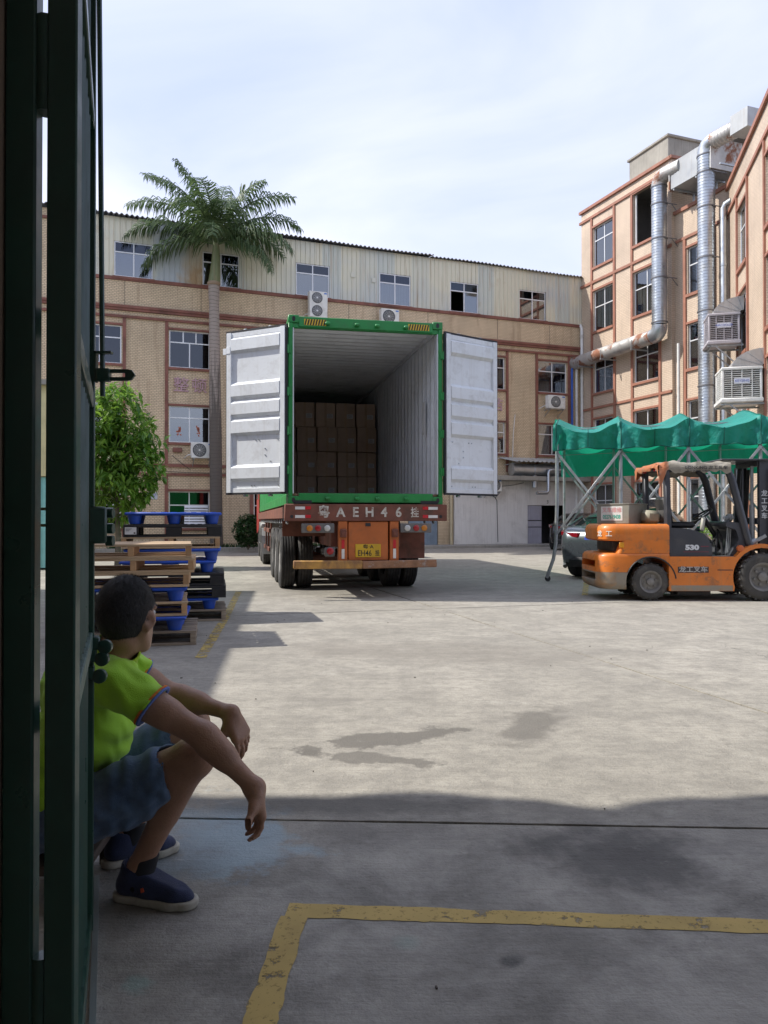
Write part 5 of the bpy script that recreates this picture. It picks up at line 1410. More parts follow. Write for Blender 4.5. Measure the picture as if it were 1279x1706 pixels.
# ---------------------------------------------------------------- cars
def car(name, label, paint, loc, heading, L=4.7, hw=0.93, hs=1.0, plate=None, coupe=True):
    c = thing(name, label, 'car', loc, heading)
    def ring(x, zb, zt, w, tuck=0.93):
        h = zt - zb
        pts = [(0, zb), (w * 0.80, zb), (w * 0.95, zb + 0.06), (w, zb + h * 0.35), (w, zb + h * 0.62), (w * 0.985, zb + h * 0.80), (w * tuck, zt - 0.02), (w * 0.82, zt), (0, zt + 0.012)]
        return [(x, y, z * hs) for y, z in pts] + [(x, -y, z * hs) for y, z in pts[-2:0:-1]]
    st = [(0.0, 0.42, 0.78, 0.70), (0.05, 0.34, 0.95, 0.80), (0.16, 0.28, 1.05, 0.88), (0.45, 0.24, 1.08, 0.955), (0.9, 0.22, 1.06, 0.985), (1.6, 0.21, 1.02, 0.985), (2.5, 0.21, 1.0, 0.985), (3.3, 0.22, 0.97, 0.99), (3.9, 0.24, 0.92, 0.97), (4.35, 0.26, 0.83, 0.90), (4.6, 0.32, 0.70, 0.76), (4.7, 0.42, 0.6, 0.6)]
    mb = MB(); mb.loft([ring(x * L / 4.7, a, b, w * hw) for x, a, b, w in st]); body = mb.build('body', paint, c, angle=50)
    def ring2(x, z, wb, wt, zb=0.96):
        pts = [(0, zb), (wb, zb), (wb * 0.98, zb + 0.05), (wt + 0.03, z - 0.07), (wt - 0.06, z - 0.012), (0, z)]
        return [(x, y, q * hs) for y, q in pts] + [(x, -y, q * hs) for y, q in pts[-2:0:-1]]
    sg = [(0.32, 1.075, 0.78, 0.70), (0.75, 1.28, 0.84, 0.66), (1.25, 1.43, 0.86, 0.62), (1.9, 1.50, 0.87, 0.61), (2.5, 1.48, 0.87, 0.60), (2.95, 1.33, 0.86, 0.64), (3.55, 0.98, 0.80, 0.74)]
    mb = MB(); mb.loft([ring2(x * L / 4.7, z, a * hw / .93, b * hw / .93) for x, z, a, b in sg]); mb.build('greenhouse', CARGLASS2, c, angle=50)
    mb = MB(); rr = []
    for x, z, a, b in sg[1:6]:
        b = b * hw / 0.93
        rr.append([(x * L / 4.7, y, (z + 0.012 - 0.05 * (abs(y) / b) ** 4) * hs) for y in (-b + 0.02, -b * 0.8, -b * 0.4, 0, b * 0.4, b * 0.8, b - 0.02)])
    mb.loft(rr, caps=False, closed=False); mb.build('roof', paint, c, fix=False, angle=60)
    for s in (-1, 1):
        mb = MB(); mb.loft([[(x, s * (0.74 * hw + dy), z), (x, s * (0.74 * hw + dy), z + 0.05), (x + 0.02, s * (0.70 * hw + dy), z + 0.05)] for x, z, dy in ((0.75 * L / 4.7, 1.25 * hs, -0.02), (0.32, 1.06 * hs, 0.06))]); mb.build('pillar', paint, c)
        mb = MB()                                                 # wrap-round tail lamp
        pts = [(0.02, 0.36, 0.90), (0.055, 0.60, 0.905), (0.16, 0.80, 0.93), (0.42, 0.905, 0.965), (0.56, 0.925, 0.985)]
        mb.loft([[(x - 0.012, s * (y * hw / .93 + 0.018), (z + 0.055 - 0.02 * i / 4) * hs), (x - 0.012, s * (y * hw / .93 + 0.018), (z - 0.035 + 0.02 * i / 4) * hs), (x + 0.05, s * (y - 0.08) * hw / .93, (z - 0.035) * hs), (x + 0.05, s * (y - 0.08) * hw / .93, (z + 0.055) * hs)] for i, (x, y, z) in enumerate(pts)])
        mb.build('tail_lamp', TAILRED, c)
        for x in (0.92, 3.78):
            x = x * L / 4.7; r_ = 0.345
            M = Matrix.Translation((x, s * (hw - 0.10), r_)) @ Matrix.Rotation(PI / 2, 4, 'X')
            mb = MB(); mb.lathe([(0.22, -0.11), (0.30, -0.12), (0.335, -0.10), (r_, -0.06), (r_, 0.06), (0.335, 0.10), (0.30, 0.12), (0.22, 0.11)], 28, M); wv = mb.build('wheel', BLACK, c)
            mb = MB(); mb.lathe([(0.225, -s * 0.112), (0.21, -s * 0.09), (0.19, -s * 0.05), (0.05, -s * 0.07), (0.002, -s * 0.09)], 24, M, closed=False); mb.build('rim', ALU, wv)
            mb = MB(); mb.tube([(x + 0.40 * math.cos(a), s * (hw * 0.985), r_ + 0.02 + 0.40 * math.sin(a)) for a in [PI * k / 14 for k in range(15)]], 0.035, 6); mb.build('wheel_arch', BLACK, c)
        mb = MB(); mb.box((3.0 * L / 4.7, s * (hw + 0.08), 1.02 * hs), (0.14, 0.2, 0.12), None, 0.04); mb.build('wing_mirror', paint, c)
    mb = MB(); mb.loft([[(x, y, 0.46 * hs), (x - 0.03, y, 0.40 * hs), (x + 0.02, y, 0.27 * hs), (x + 0.14, y, 0.25 * hs), (x + 0.14, y, 0.46 * hs)] for x, y in ((0.10, -0.74 * hw), (0.0, -0.5 * hw), (-0.015, 0), (0.0, 0.5 * hw), (0.10, 0.74 * hw))]); mb.build('diffuser', BLACK, c)
    mb = MB(); mb.box((-0.012 + 0.03, 0, 0.80 * hs), (0.02, 0.44, 0.14), None, 0.004); mb.build('number_plate', plate or PLATEBLUE, c)
    mb = MB(); mb.loft([[(x, y, z), (x - 0.05, y, z + 0.012), (x, y, z + 0.024)] for x, y, z in ((0.16, -0.80 * hw, 1.055 * hs), (0.06, -0.5 * hw, 1.075 * hs), (0.04, 0, 1.085 * hs), (0.06, 0.5 * hw, 1.075 * hs), (0.16, 0.80 * hw, 1.055 * hs))]); mb.build('boot_lip', paint, c)
    return c
CARGLASS2 = mat('dark_car_glass', (0.012, 0.014, 0.016), 0.06, var=0.05, rvar=0.02)
TAILRED = mat('red_tail_lamp', (0.22, 0.008, 0.015), 0.12, coat=0.6, var=0.3, vs=9)
PLATEBLUE = mat('blue_number_plate', (0.05, 0.10, 0.55), 0.4)
def carpaint(name, col): return mat(name, col, 0.28, 0.55, var=0.03, coat=0.8, rvar=0.03)
car('parked_car', 'dark grey coupe parked under the green canopy behind the forklift', carpaint('gunmetal_car_paint', (0.10, 0.115, 0.13)), (4.22, 15.45, 0), R(48), plate=PLATEBLUE)
car('parked_car', 'black sedan with a blue number plate parked by the dark doorway', carpaint('black_car_paint', (0.012, 0.013, 0.016)), (7.35, 30.4, 0), R(66))
car('parked_car', 'white car mostly hidden between the grey coupe and the forklift', carpaint('white_car_paint', (0.62, 0.63, 0.63)), (6.9, 23.6, 0), R(58), hs=1.08)

# ---------------------------------------------------------------- forklift
def cut(o, cutters):
    for c_ in cutters:
        md = o.modifiers.new('cut', 'BOOLEAN'); md.object = c_; md.operation = 'DIFFERENCE'; md.solver = 'EXACT'
    dg = bpy.context.evaluated_depsgraph_get(); dg.update()
    me = bpy.data.meshes.new_from_object(o.evaluated_get(dg)); mt = list(o.data.materials)
    o.modifiers.clear(); o.data = me
    me.materials.clear(); [me.materials.append(q) for q in mt]
    me.shade_smooth(); me.set_sharp_from_angle(angle=R(38))
    for c_ in cutters: bpy.data.objects.remove(c_)
FO = mat('forklift_orange_paint', (0.66, 0.185, 0.025), 0.42, var=0.14, vs=3, dirt=(0.30, 0.13, 0.055), damt=0.8, ds=7, dth=(0.54, 0.66), coat=0.12, streak=(0.42, 0.19, 0.07), samt=0.45, bump=0.08, bs=30)
FOD = mat('scraped_orange_skirt', (0.34, 0.20, 0.10), 0.65, var=0.3, vs=6, bump=0.2, bs=30, dirt=(0.27, 0.25, 0.205), damt=0.9, ds=3.0, dth=(0.38, 0.55))
FG = mat('charcoal_forklift_paint', (0.045, 0.048, 0.058), 0.42, var=0.12, dirt=(0.11, 0.10, 0.09), damt=0.4, coat=0.1)
FB = mat('black_machine_parts', (0.018, 0.018, 0.019), 0.5, var=0.3, dirt=(0.07, 0.06, 0.05), damt=0.6, ds=6)
FX = Vector((4.026, 12.18, 0))
fk = thing('forklift', 'orange counterbalance forklift with charcoal mast and a rag-draped overhead guard', 'forklift', FX, R(-0.8))
def plan(xr, x1, w, r_, z, n=6):
    pts = []
    for i in range(n + 1):
        a = PI + PI / 2 * i / n; pts.append((xr + r_ + r_ * math.cos(a), -w + r_ + r_ * math.sin(a), z))
    pts += [(x1, -w, z), (x1, w, z)]
    for i in range(n + 1):
        a = PI / 2 + PI / 2 * i / n; pts.append((xr + r_ + r_ * math.cos(a), w - r_ + r_ * math.sin(a), z))
    return pts
def cylcut(x, z, r_, y0, y1):
    mb = MB(); mb.cyl((x, y0, z), (x, y1, z), r_, 36); return mb.build('cutter', FO, fk)
mb = MB(); mb.loft([plan(-0.80, 0.28, 0.60, 0.26, 0.43), plan(-0.80, 0.28, 0.602, 0.26, 0.50), plan(-0.79, 0.28, 0.60, 0.26, 0.66), plan(-0.765, 0.28, 0.59, 0.25, 0.70), plan(-0.72, 0.28, 0.58, 0.23, 0.715)])
lowcw = mb.build('counterweight', FO, fk, angle=40)
mb = MB(); mb.span(-0.9, -0.58, -0.40, 0.40, 0.50, 0.60); k1 = mb.build('cutter', FO, fk)
cut(lowcw, [cylcut(0, 0.285, 0.375, -0.9, 0.9), k1])
mb = MB(); mb.loft([plan(-0.72, 0.20, 0.55, 0.22, 0.17), plan(-0.785, 0.22, 0.597, 0.26, 0.22), plan(-0.80, 0.23, 0.604, 0.26, 0.28), plan(-0.80, 0.24, 0.604, 0.26, 0.428)])
sk = mb.build('lower_skirt', FOD, fk, angle=40)
mb = MB(); mb.span(-0.9, -0.58, -0.42, 0.42, 0.30, 0.41); k2 = mb.build('cutter', FO, fk)
cut(sk, [cylcut(0, 0.285, 0.375, -0.9, 0.9), k2])
mb = MB(); mb.loft([plan(-0.50, 0.28, 0.588, 0.06, 0.716), plan(-0.42, 0.28, 0.588, 0.06, 0.92)]); mb.build('counterweight_core', FO, fk, angle=40)
mb = MB(); mb.span(-0.53, -0.42, -0.46, 0.46, 0.74, 0.89); mb.build('radiator_recess', FB, fk)
mb = MB(); mb.loft([plan(-0.70, 0.28, 0.575, 0.24, 0.90), plan(-0.745, 0.28, 0.592, 0.26, 0.925), plan(-0.75, 0.28, 0.592, 0.26, 1.07), plan(-0.73, 0.28, 0.58, 0.25, 1.125), plan(-0.68, 0.27, 0.55, 0.22, 1.157)])
mb.build('counterweight_top', FO, fk, angle=50)
for s in (-1, 1):
    mb = MB(); mb.span(-0.47, -0.40, s * 0.595, s * 0.58, 0.80, 0.88, 0.005); mb.build('marker_lamp', mat('amber_marker', (0.75, 0.33, 0.02), 0.3), fk)
mb = MB()                                                     # wheel-arch lip
mb.tube([(0.375 * math.cos(a), -0.603, 0.285 + 0.375 * math.sin(a)) for a in [R(8) + R(150) * k / 16 for k in range(17)]], 0.012, 6)
mb.build('arch_lip', FB, fk)
# frame side with front mudguard
prof = [(0.27, 0.15), (1.24, 0.15)] + [(1.664 + 0.44 * math.cos(R(a)), 0.36 + 0.44 * math.sin(R(a))) for a in (200, 188, 176, 164, 152, 140, 128, 116, 104, 92, 80, 68, 56)] + [(1.98, 0.80), (1.70, 0.86), (1.5, 0.84), (1.36, 0.77), (1.27, 0.667), (0.27, 0.667)]
for s in (-1, 1):
    mb = MB(); mb.prism(prof, s * 0.605, s * 0.30, 'xz'); mb.build('side_frame', FO, fk)
mb = MB(); mb.span(0.30, 1.22, -0.606, -0.60, 0.152, 0.235); mb.build('step_scuff', FOD, fk)
mb = MB(); mb.span(0.27, 1.4, -0.30, 0.30, 0.20, 0.64); mb.build('chassis', FB, fk)
mb = MB(); mb.span(0.92, 1.36, -0.58, 0.58, 0.64, 0.672); mb.build('floor_plate', mat('worn_floor_plate', (0.20, 0.19, 0.18), 0.5, 0.4), fk)
mb = MB(); mb.span(0.40, 1.0, -0.30, -0.28, 0.05, 0.2); mb.span(0.45, 0.95, -0.45, 0.45, 0.08, 0.2); mb.build('underbody', FB, fk)
prof = rounded([(0.30, 0.668), (0.935, 0.668), (0.93, 0.84), (0.82, 1.02), (0.55, 1.09), (0.30, 1.10)], [0, 0, 0.05, 0.12, 0.1, 0])
mb = MB(); mb.prism(prof, -0.56, 0.56, 'xz'); mb.build('hood', FG, fk)
GRAYT = mat('pale_decal', (0.62, 0.64, 0.66), 0.5)
text('lettering', '530', 0.10, GRAYT, fk, (0.63, -0.563, 0.80), (PI / 2, 0, 0), 0.001, 1.35, bold=0.006)
mb = MB(); mb.span(0.50, 0.88, -0.563, -0.561, 0.733, 0.740); mb.span(0.76, 0.88, -0.563, -0.561, 0.815, 0.825); mb.build('decal_line', mat('maroon_decal', (0.20, 0.03, 0.05), 0.5), fk)
mb = MB(); mb.span(0.40, 0.86, -0.608, -0.6055, 0.425, 0.515); pl = mb.build('name_plate', mat('dark_name_plate', (0.05, 0.035, 0.035), 0.5), fk)
text('lettering', '龙工叉车', 0.098, mat('silver_lettering', (0.45, 0.42, 0.40), 0.45, 0.3), pl, (0.63, -0.6095, 0.47), (PI / 2, 0, 0), 0.001, 1.1, bold=0.002)
mb = MB(); mb.span(0.99, 1.22, -0.608, -0.6055, 0.46, 0.472); mb.build('decal_line', MATS['dark_name_plate'], fk)
for k, (ch, aa) in enumerate((('龙', 205), ('工', 240))):
    a = R(aa); cx_, cy_ = -0.75 + 0.26, -0.592 + 0.26
    p = Vector((cx_ + 0.2625 * math.cos(a), cy_ + 0.2625 * math.sin(a), 1.005))
    text('lettering', ch, 0.10, mat('white_lettering', (0.72, 0.70, 0.64), 0.5), fk, p, (PI / 2, 0, a + PI / 2), 0.001, bold=0.002)
# wheels
FT = mat('forklift_tyre', (0.055, 0.052, 0.048), 0.8, var=0.2, dirt=(0.17, 0.15, 0.125), damt=0.5, ds=7)
FR = mat('dusty_forklift_rim', (0.22, 0.21, 0.195), 0.6, 0.2, var=0.2, vs=9, dirt=(0.11, 0.09, 0.075), damt=0.6)
def fwheel(x, y, r_, w, out, lugs):
    M = Matrix.Translation((x, y, r_)) @ Matrix.Rotation(PI / 2, 4, 'X'); h = w / 2
    mb = MB(); mb.lathe([(r_ * 0.55, -h * 0.7), (r_ * 0.60, -h * 0.95), (r_ * 0.78, -h), (r_ * 0.90, -h * 0.9), (r_ * 0.95, -h * 0.7), (r_ * 0.955, h * 0.7), (r_ * 0.90, h * 0.9), (r_ * 0.78, h), (r_ * 0.60, h * 0.95), (r_ * 0.55, h * 0.7)], 40, M, closed=False)
    for k in range(lugs):
        a = 2 * PI * k / lugs
        for sd in (-1, 1):
            aa = a + (PI / lugs if sd > 0 else 0)
            T = M @ Matrix.Rotation(aa, 4, 'Z') @ Matrix.Translation((r_ * 0.955, 0, sd * h * 0.46)) @ Matrix.Rotation(sd * R(18), 4, 'X')
            b = MB(); b.box((0, 0, 0), (r_ * 0.085, r_ * 0.10, h * 0.95), None, 0.006); mb.add(b.v, b.f, T)
    wv = mb.build('wheel', FT, fk, angle=35)
    o = -out
    mb = MB(); mb.lathe([(r_ * 0.585, o * h * 0.98), (r_ * 0.60, o * h * 0.90), (r_ * 0.52, o * h * 0.82), (r_ * 0.47, o * h * 0.45), (r_ * 0.42, o * h * 0.35), (r_ * 0.20, o * h * 0.42), (r_ * 0.18, o * h * 0.85), (r_ * 0.10, o * h * 0.92), (0.002, o * h * 0.93)], 32, M, closed=False)
    for k in range(6):
        a = k * PI / 3 + 0.3; mb.lathe([(r_ * 0.055, o * h * 0.35), (r_ * 0.05, o * h * 0.62)], 8, M @ Matrix.Translation((r_ * 0.32 * math.cos(a), r_ * 0.32 * math.sin(a), 0)))
    mb.build('rim', FR, wv)
for s in (-1, 1):
    fwheel(0.0, s * 0.50, 0.285, 0.19, s, 18); fwheel(1.664, s * 0.52, 0.365, 0.24, s, 22)
mb = MB(); mb.cyl((0, -0.45, 0.285), (0, 0.45, 0.285), 0.06); mb.build('steer_axle', FB, fk)
mb = MB(); mb.cyl((1.664, -0.45, 0.365), (1.664, 0.45, 0.365), 0.11); mb.build('drive_axle', FB, fk)
# overhead guard
for s in (-1, 1):
    mb = MB(); mb.bar((0.30, s * 0.50, 0.70), (0.27, s * 0.49, 1.99), 0.075, 0.125, (0, 1, 0), 0.012); po = mb.build('rear_post', FG, fk)
    for i in range(8):
        mb = MB(); mb.span(0.25, 0.32, s * 0.545, s * 0.525, 1.62 + i * 0.028, 1.634 + i * 0.028); mb.build('vent_slot', FB, po)
    mb = MB(); mb.span(0.27, 0.30, s * 0.545, s * 0.53, 1.48, 1.52); mb.build('label_sticker', GRAYT, po)
    mb = MB(); mb.tube([(1.13, s * 0.49, 2.02), (1.20, s * 0.49, 1.97), (1.26, s * 0.49, 1.84), (1.38, s * 0.50, 1.35), (1.50, s * 0.50, 0.88), (1.54, s * 0.50, 0.80)], [0.05, 0.055, 0.06, 0.06, 0.062, 0.062], 8); mb.build('front_post', FG, fk, angle=60)
    mb = MB(); mb.bar((0.22, s * 0.49, 2.03), (1.20, s * 0.49, 2.05), 0.07, 0.07, (0, 0, 1), 0.01); mb.build('guard_rail', FG, fk)
    for q, m in ((0, AMB), (0.09, CLR), (0.18, REDL)):
        mb = MB(); mb.box((0.185, s * (0.44 - q * 0.9), 2.0), (0.05, 0.075, 0.06), None, 0.008); mb.build('rear_lamp', m, fk)
for i in range(8):
    mb = MB(); mb.bar((0.30 + i * 0.12, -0.46, 2.06), (0.30 + i * 0.12, 0.46, 2.06), 0.035, 0.03); mb.build('guard_bar', FG, fk)
mb = MB(); mb.span(0.20, 0.26, -0.5, 0.5, 1.99, 2.06, 0.01); mb.build('rear_cross_bar', FG, fk)
# cloth draped over the guard
def cloth_mat():
    m, nt, p = start('worn_banner_cloth')
    v = coords(nt)
    c = mixc(nt, ramp(nt, noise(nt, v, 4, 6, 0.6), 0.35, 0.65), (0.26, 0.235, 0.185), (0.37, 0.34, 0.28))
    s = nd(nt, 'ShaderNodeSeparateXYZ', {0: nd(nt, 'ShaderNodeTexCoord').outputs['Object']})
    c = mixc(nt, ramp(nt, mth(nt, 'ADD', s.outputs[0], mth(nt, 'MULTIPLY', noise(nt, v, 6, 4), 0.15)), 0.35, 0.31), c, (0.42, 0.15, 0.065))
    c = mixc(nt, ramp(nt, noise(nt, v, 7, 8, 0.7), 0.5, 0.68, 0, 0.7), c, (0.20, 0.17, 0.13))
    nt.links.new(c, p.inputs['Base Color']); p.inputs['Roughness'].default_value = 0.85
    bu = nd(nt, 'ShaderNodeBump', {'Strength': 0.8, 'Distance': 0.03, 'Height': noise(nt, v, 9, 5, 0.6)}); nt.links.new(bu.outputs[0], p.inputs['Normal'])
    return m
mb = MB(); nx, rows_ = 44, []
for i in range(nx + 1):
    x = 0.14 + (1.22 - 0.14) * i / nx
    row = []
    wob = lambda k: mno.noise(Vector((x * 6, k * 1.7, 2.0)))
    for k, (y, z) in enumerate(((-0.565, 1.945), (-0.575, 1.985), (-0.57, 2.03), (-0.54, 2.085), (-0.40, 2.105), (-0.15, 2.095), (0.15, 2.10), (0.40, 2.105), (0.54, 2.08), (0.57, 2.0), (0.565, 1.93))):
        dz = 0.045 * wob(k) + (0.075 * mno.noise(Vector((x * 9, k, 7))) if k in (0, 10) else 0)
        if x < 0.26 and k in (0, 1): dz -= 0.22 * (0.26 - x) / 0.12 * (1 if k == 0 else 0.5)
        row.append((x + 0.015 * wob(k + 9), y + 0.012 * wob(k + 4), z + dz - (0.03 if x < 0.2 else 0)))
    rows_.append(row)
mb.loft(rows_, caps=False, closed=False)
rr = []
for j in range(13):
    y = -0.56 + 1.12 * j / 12
    a = mno.noise(Vector((y * 5, 3, 1)))
    rr.append([(0.14 + 0.015 * a, y, 2.07 + 0.03 * a), (0.115 + 0.02 * a, y, 2.02), (0.135, y, 1.985 + 0.09 * a + (0.0 if abs(y) < .5 else -0.16))])
mb.loft(rr, caps=False, closed=False)
cl_ = mb.build('guard_cloth', cloth_mat(), fk, fix=False, angle=70)
text('lettering', 'LONKING 龙工叉车', 0.058, mat('black_banner_ink', (0.03, 0.03, 0.03), 0.7), cl_, (0.84, -0.590, 2.005), (R(88), 0, 0), 0.001, 1.25, bold=0.001)
text('lettering', '叉车销售 叉车维修', 0.035, MATS['black_banner_ink'], cl_, (0.72, -0.589, 1.955), (R(88), 0, 0), 0.001, 1.2)
# seat, steering, levers
mb = MB(); mb.box((0.58, 0, 1.14), (0.48, 0.48, 0.10), None, 0.04); mb.box((0.40, 0, 1.36), (0.11, 0.46, 0.45), Matrix.Rotation(R(-8), 3, 'Y'), 0.04); mb.build('seat', mat('black_vinyl', (0.02, 0.02, 0.021), 0.45, dirt=(0.1, 0.09, 0.08)), fk)
mb = MB(); mb.tube([(1.28, 0.0, 0.70), (1.20, 0, 0.98), (1.02, 0, 1.27)], 0.035, 10); mb.build('steering_column', FB, fk)
M = Matrix.Translation((1.00, 0, 1.29)) @ Matrix.Rotation(R(-35), 4, 'Y')
mb = MB(); mb.tube([M @ Vector((0.17 * math.cos(a), 0.17 * math.sin(a), 0)) for a in [2 * PI * k / 24 for k in range(24)]], 0.015, 8, closed=True)
for k in range(3): mb.bar(M @ Vector((0, 0, 0)), M @ Vector((0.17 * math.cos(k * 2.09), 0.17 * math.sin(k * 2.09), 0)), 0.02, 0.015)
mb.tube([M @ Vector((0.16, -0.02, 0)), M @ Vector((0.16, -0.02, 0.07))], 0.018, 8)
mb.build('steering_wheel', FB, fk)
prof = rounded([(1.22, 0.67), (1.52, 0.67), (1.50, 0.95), (1.40, 1.17), (1.18, 1.20), (1.16, 1.12), (1.32, 1.07), (1.36, 0.92)], 0.03)
mb = MB(); mb.prism(prof, -0.50, 0.46, 'xz'); mb.build('dash_cowl', FG, fk)
for k in range(3):
    mb = MB(); x = 1.20 + k * 0.035; mb.tube([(x, -0.42 + k * 0.02, 0.72), (x + 0.02, -0.42 + k * 0.02, 1.10), (x - 0.03, -0.42 + k * 0.02, 1.24)], 0.009, 6); mb.lathe([(0.015, 0), (0.02, 0.02), (0.012, 0.045)], 8, Matrix.Translation((x - 0.03, -0.42 + k * 0.02, 1.23))); mb.build('lever', STEEL, fk)
mb = MB(); mb.box((1.30, -0.30, 1.25), (0.10, 0.14, 0.13), Matrix.Rotation(R(25), 3, 'Y'), 0.035); mb.build('work_lamp', mat('grey_lamp_back', (0.30, 0.30, 0.28), 0.5), fk)
mb = MB(); mb.box((0.88, -0.34, 1.16), (0.06, 0.05, 0.22), Matrix.Rotation(R(8), 3, 'Y'), 0.02); mb.build('hand_brake', mat('pale_grip', (0.50, 0.49, 0.42), 0.6), fk)
for k in range(4):
    mb = MB(); mb.tube([(0.95 + 0.08 * k, -0.15 - 0.05 * k, 0.68), (1.02 + 0.07 * k, -0.18, 0.85 + 0.04 * k), (1.20, -0.1, 0.92 + 0.05 * k)], 0.016, 6); mb.build('hydraulic_hose', FB, fk)
mb = MB(); mb.lathe([(0.05, 0), (0.05, 0.05), (0.03, 0.06)], 14, Matrix.Translation((1.34, -0.56, 0.79)) @ Matrix.Rotation(PI / 2, 4, 'X')); mb.build('cab_mount', mat('orange_boss', (0.55, 0.13, 0.03), 0.5), fk)
mb = MB(); mb.bar((1.62, -0.40, 0.88), (1.80, -0.42, 0.98), 0.05, 0.05); mb.cyl((1.54, -0.40, 0.84), (1.66, -0.40, 0.91), 0.045, 10); mb.build('tilt_cylinder', STEEL, fk)
# mast, carriage, forks
for s in (-1, 1):
    for x0, x1, y0, y1, zt in ((1.72, 1.86, 0.40, 0.33, 2.13), (1.75, 1.84, 0.32, 0.26, 2.11)):
        mb = MB(); mb.span(x0, x0 + 0.02, s * y0, s * y1, 0.12, zt); mb.span(x1 - 0.02, x1, s * y0, s * y1, 0.12, zt); mb.span(x0 + .02, x1 - .02, s * y0, s * (y0 - 0.02), 0.12, zt); mb.build('mast_channel', FG, fk)
    mb = MB(); mb.cyl((1.66, s * 0.28, 0.3), (1.66, s * 0.28, 1.45), 0.04, 12); mb.cyl((1.66, s * 0.28, 1.45), (1.66, s * 0.28, 2.05), 0.025, 10); mb.build('lift_cylinder', STEEL, fk)
    mb = MB()
    for k in range(3): mb.tube([(1.64, s * (0.20 - 0.045 * k), 0.5), (1.62, s * (0.20 - 0.045 * k), 1.3), (1.66, s * (0.20 - 0.045 * k), 2.0)], 0.012, 6)
    mb.build('mast_hose', FB, fk)
    mb = MB(); mb.span(2.02, 2.06, s * 0.30, s * 0.17, 0.10, 0.75); mb.prism([(2.02, 0.05), (3.05, 0.06), (3.05, 0.075), (2.08, 0.10), (2.02, 0.10)], s * 0.30, s * 0.17, 'xz'); mb.build('fork', FB, fk)
    mb = MB(); mb.bar((1.34, s * 0.46, 1.55), (1.46, s * 0.48, 1.20), 0.03, 0.03); mb.build('grab_handle', mat('orange_grab_rail', (0.45, 0.13, 0.05), 0.5), fk)
for z in (0.45, 1.2, 2.09):
    mb = MB(); mb.span(1.70, 1.74, -0.38, 0.38, z - 0.05, z + 0.05); mb.build('mast_cross_member', FG, fk)
mb = MB(); mb.span(1.12, 1.90, -0.46, 0.46, 2.125, 2.15, 0.006); mb.build('mast_guard', FG, fk)
mb = MB()
for z in (0.35, 0.72): mb.span(1.96, 2.02, -0.55, 0.55, z, z + 0.10)
mb.build('carriage', FB, fk)
mb = MB(); mb.span(1.86, 1.95, -0.47, -0.445, 0.3, 2.0); mb.build('mast_side_plate', FG, fk)
for k, ch in enumerate('龙工叉车'): text('lettering', ch, 0.10, GRAYT, fk, (1.795, -0.403, 1.62 - k * 0.115), (PI / 2, 0, 0), 0.001, bold=0.002)
# things left on the forklift
mb = MB(); bx_ = thing('metal_box', 'grey metal box with a red and green phone-number sticker on the forklift counterweight', 'box', FX + Vector((-0.27, -0.04, 1.158)), R(-47))
mb.span(-0.28, 0.28, -0.28, 0.28, 0.0, 0.30, 0.008); mb.build('box_body', mat('grey_green_box_paint', (0.22, 0.215, 0.18), 0.55, var=0.12, dirt=(0.14, 0.13, 0.11)), bx_)
mb = MB(); mb.span(-0.29, 0.29, -0.29, 0.29, 0.295, 0.315, 0.004); mb.build('lid', MATS['grey_green_box_paint'], bx_)
mb = MB(); mb.span(-0.20, 0.17, -0.284, -0.281, 0.05, 0.27); st_ = mb.build('sticker', mat('white_sticker_film', (0.62, 0.64, 0.62), 0.4), bx_)
text('lettering', '叉车维修', 0.085, mat('faded_red_ink', (0.60, 0.30, 0.30), 0.5), st_, (-0.01, -0.286, 0.21), (PI / 2, 0, 0), 0.0006, bold=0.001)
text('lettering', '0527619438', 0.085, mat('green_ink', (0.07, 0.36, 0.29), 0.5), st_, (-0.015, -0.286, 0.105), (PI / 2, 0, 0), 0.0006, 0.72, bold=0.003)
cu_ = thing('cushion', 'beige padded cushion wedged behind the forklift seat', 'cushion', FX + Vector((0.10, -0.22, 1.12)), R(6))
mb = MB(); mb.box((0, 0, 0.14), (0.24, 0.32, 0.21), Matrix.Rotation(R(4), 3, 'Y'), 0.05); mb.build('pad', mat('beige_vinyl', (0.30, 0.28, 0.20), 0.6, var=0.25, dirt=(0.15, 0.13, 0.1)), cu_)
mb = MB(); mb.box((0.17, -0.02, 0.15), (0.10, 0.30, 0.2), Matrix.Rotation(R(14), 3, 'Y'), 0.04); mb.build('rag', mat('dark_rag', (0.05, 0.045, 0.04), 0.9, var=0.3), cu_)
# ---------------------------------------------------------------- pallets
PINE = mat('pale_pine', (0.50, 0.36, 0.22), 0.75, var=0.18, vs=2.5, stretch=(1, 14, 14), rand=0.15, dirt=(0.28, 0.20, 0.13), damt=0.5, ds=2, bump=0.15, bs=12)
OLDWOOD = mat('grey_old_wood', (0.29, 0.235, 0.175), 0.85, var=0.25, vs=2.5, stretch=(1, 14, 14), rand=0.2, dirt=(0.11, 0.09, 0.07), damt=0.6, ds=2, bump=0.25, bs=12)
PINE2 = mat('pine_block_wood', (0.46, 0.28, 0.145), 0.75, var=0.2, vs=3, rand=0.15, dirt=(0.27, 0.16, 0.09))
BLUEP = mat('blue_pallet_plastic', (0.012, 0.075, 0.47), 0.45, var=0.12, rand=0.1, dirt=(0.06, 0.09, 0.20), damt=0.4)
BLACKP = mat('black_pallet_plastic', (0.018, 0.019, 0.022), 0.5, var=0.15, dirt=(0.07, 0.065, 0.06), damt=0.5)
PW, PD = 1.14, 1.0
def shared(mb, name, m):
    me = mb.mesh(name); me.materials.append(m); return me
PM = {}
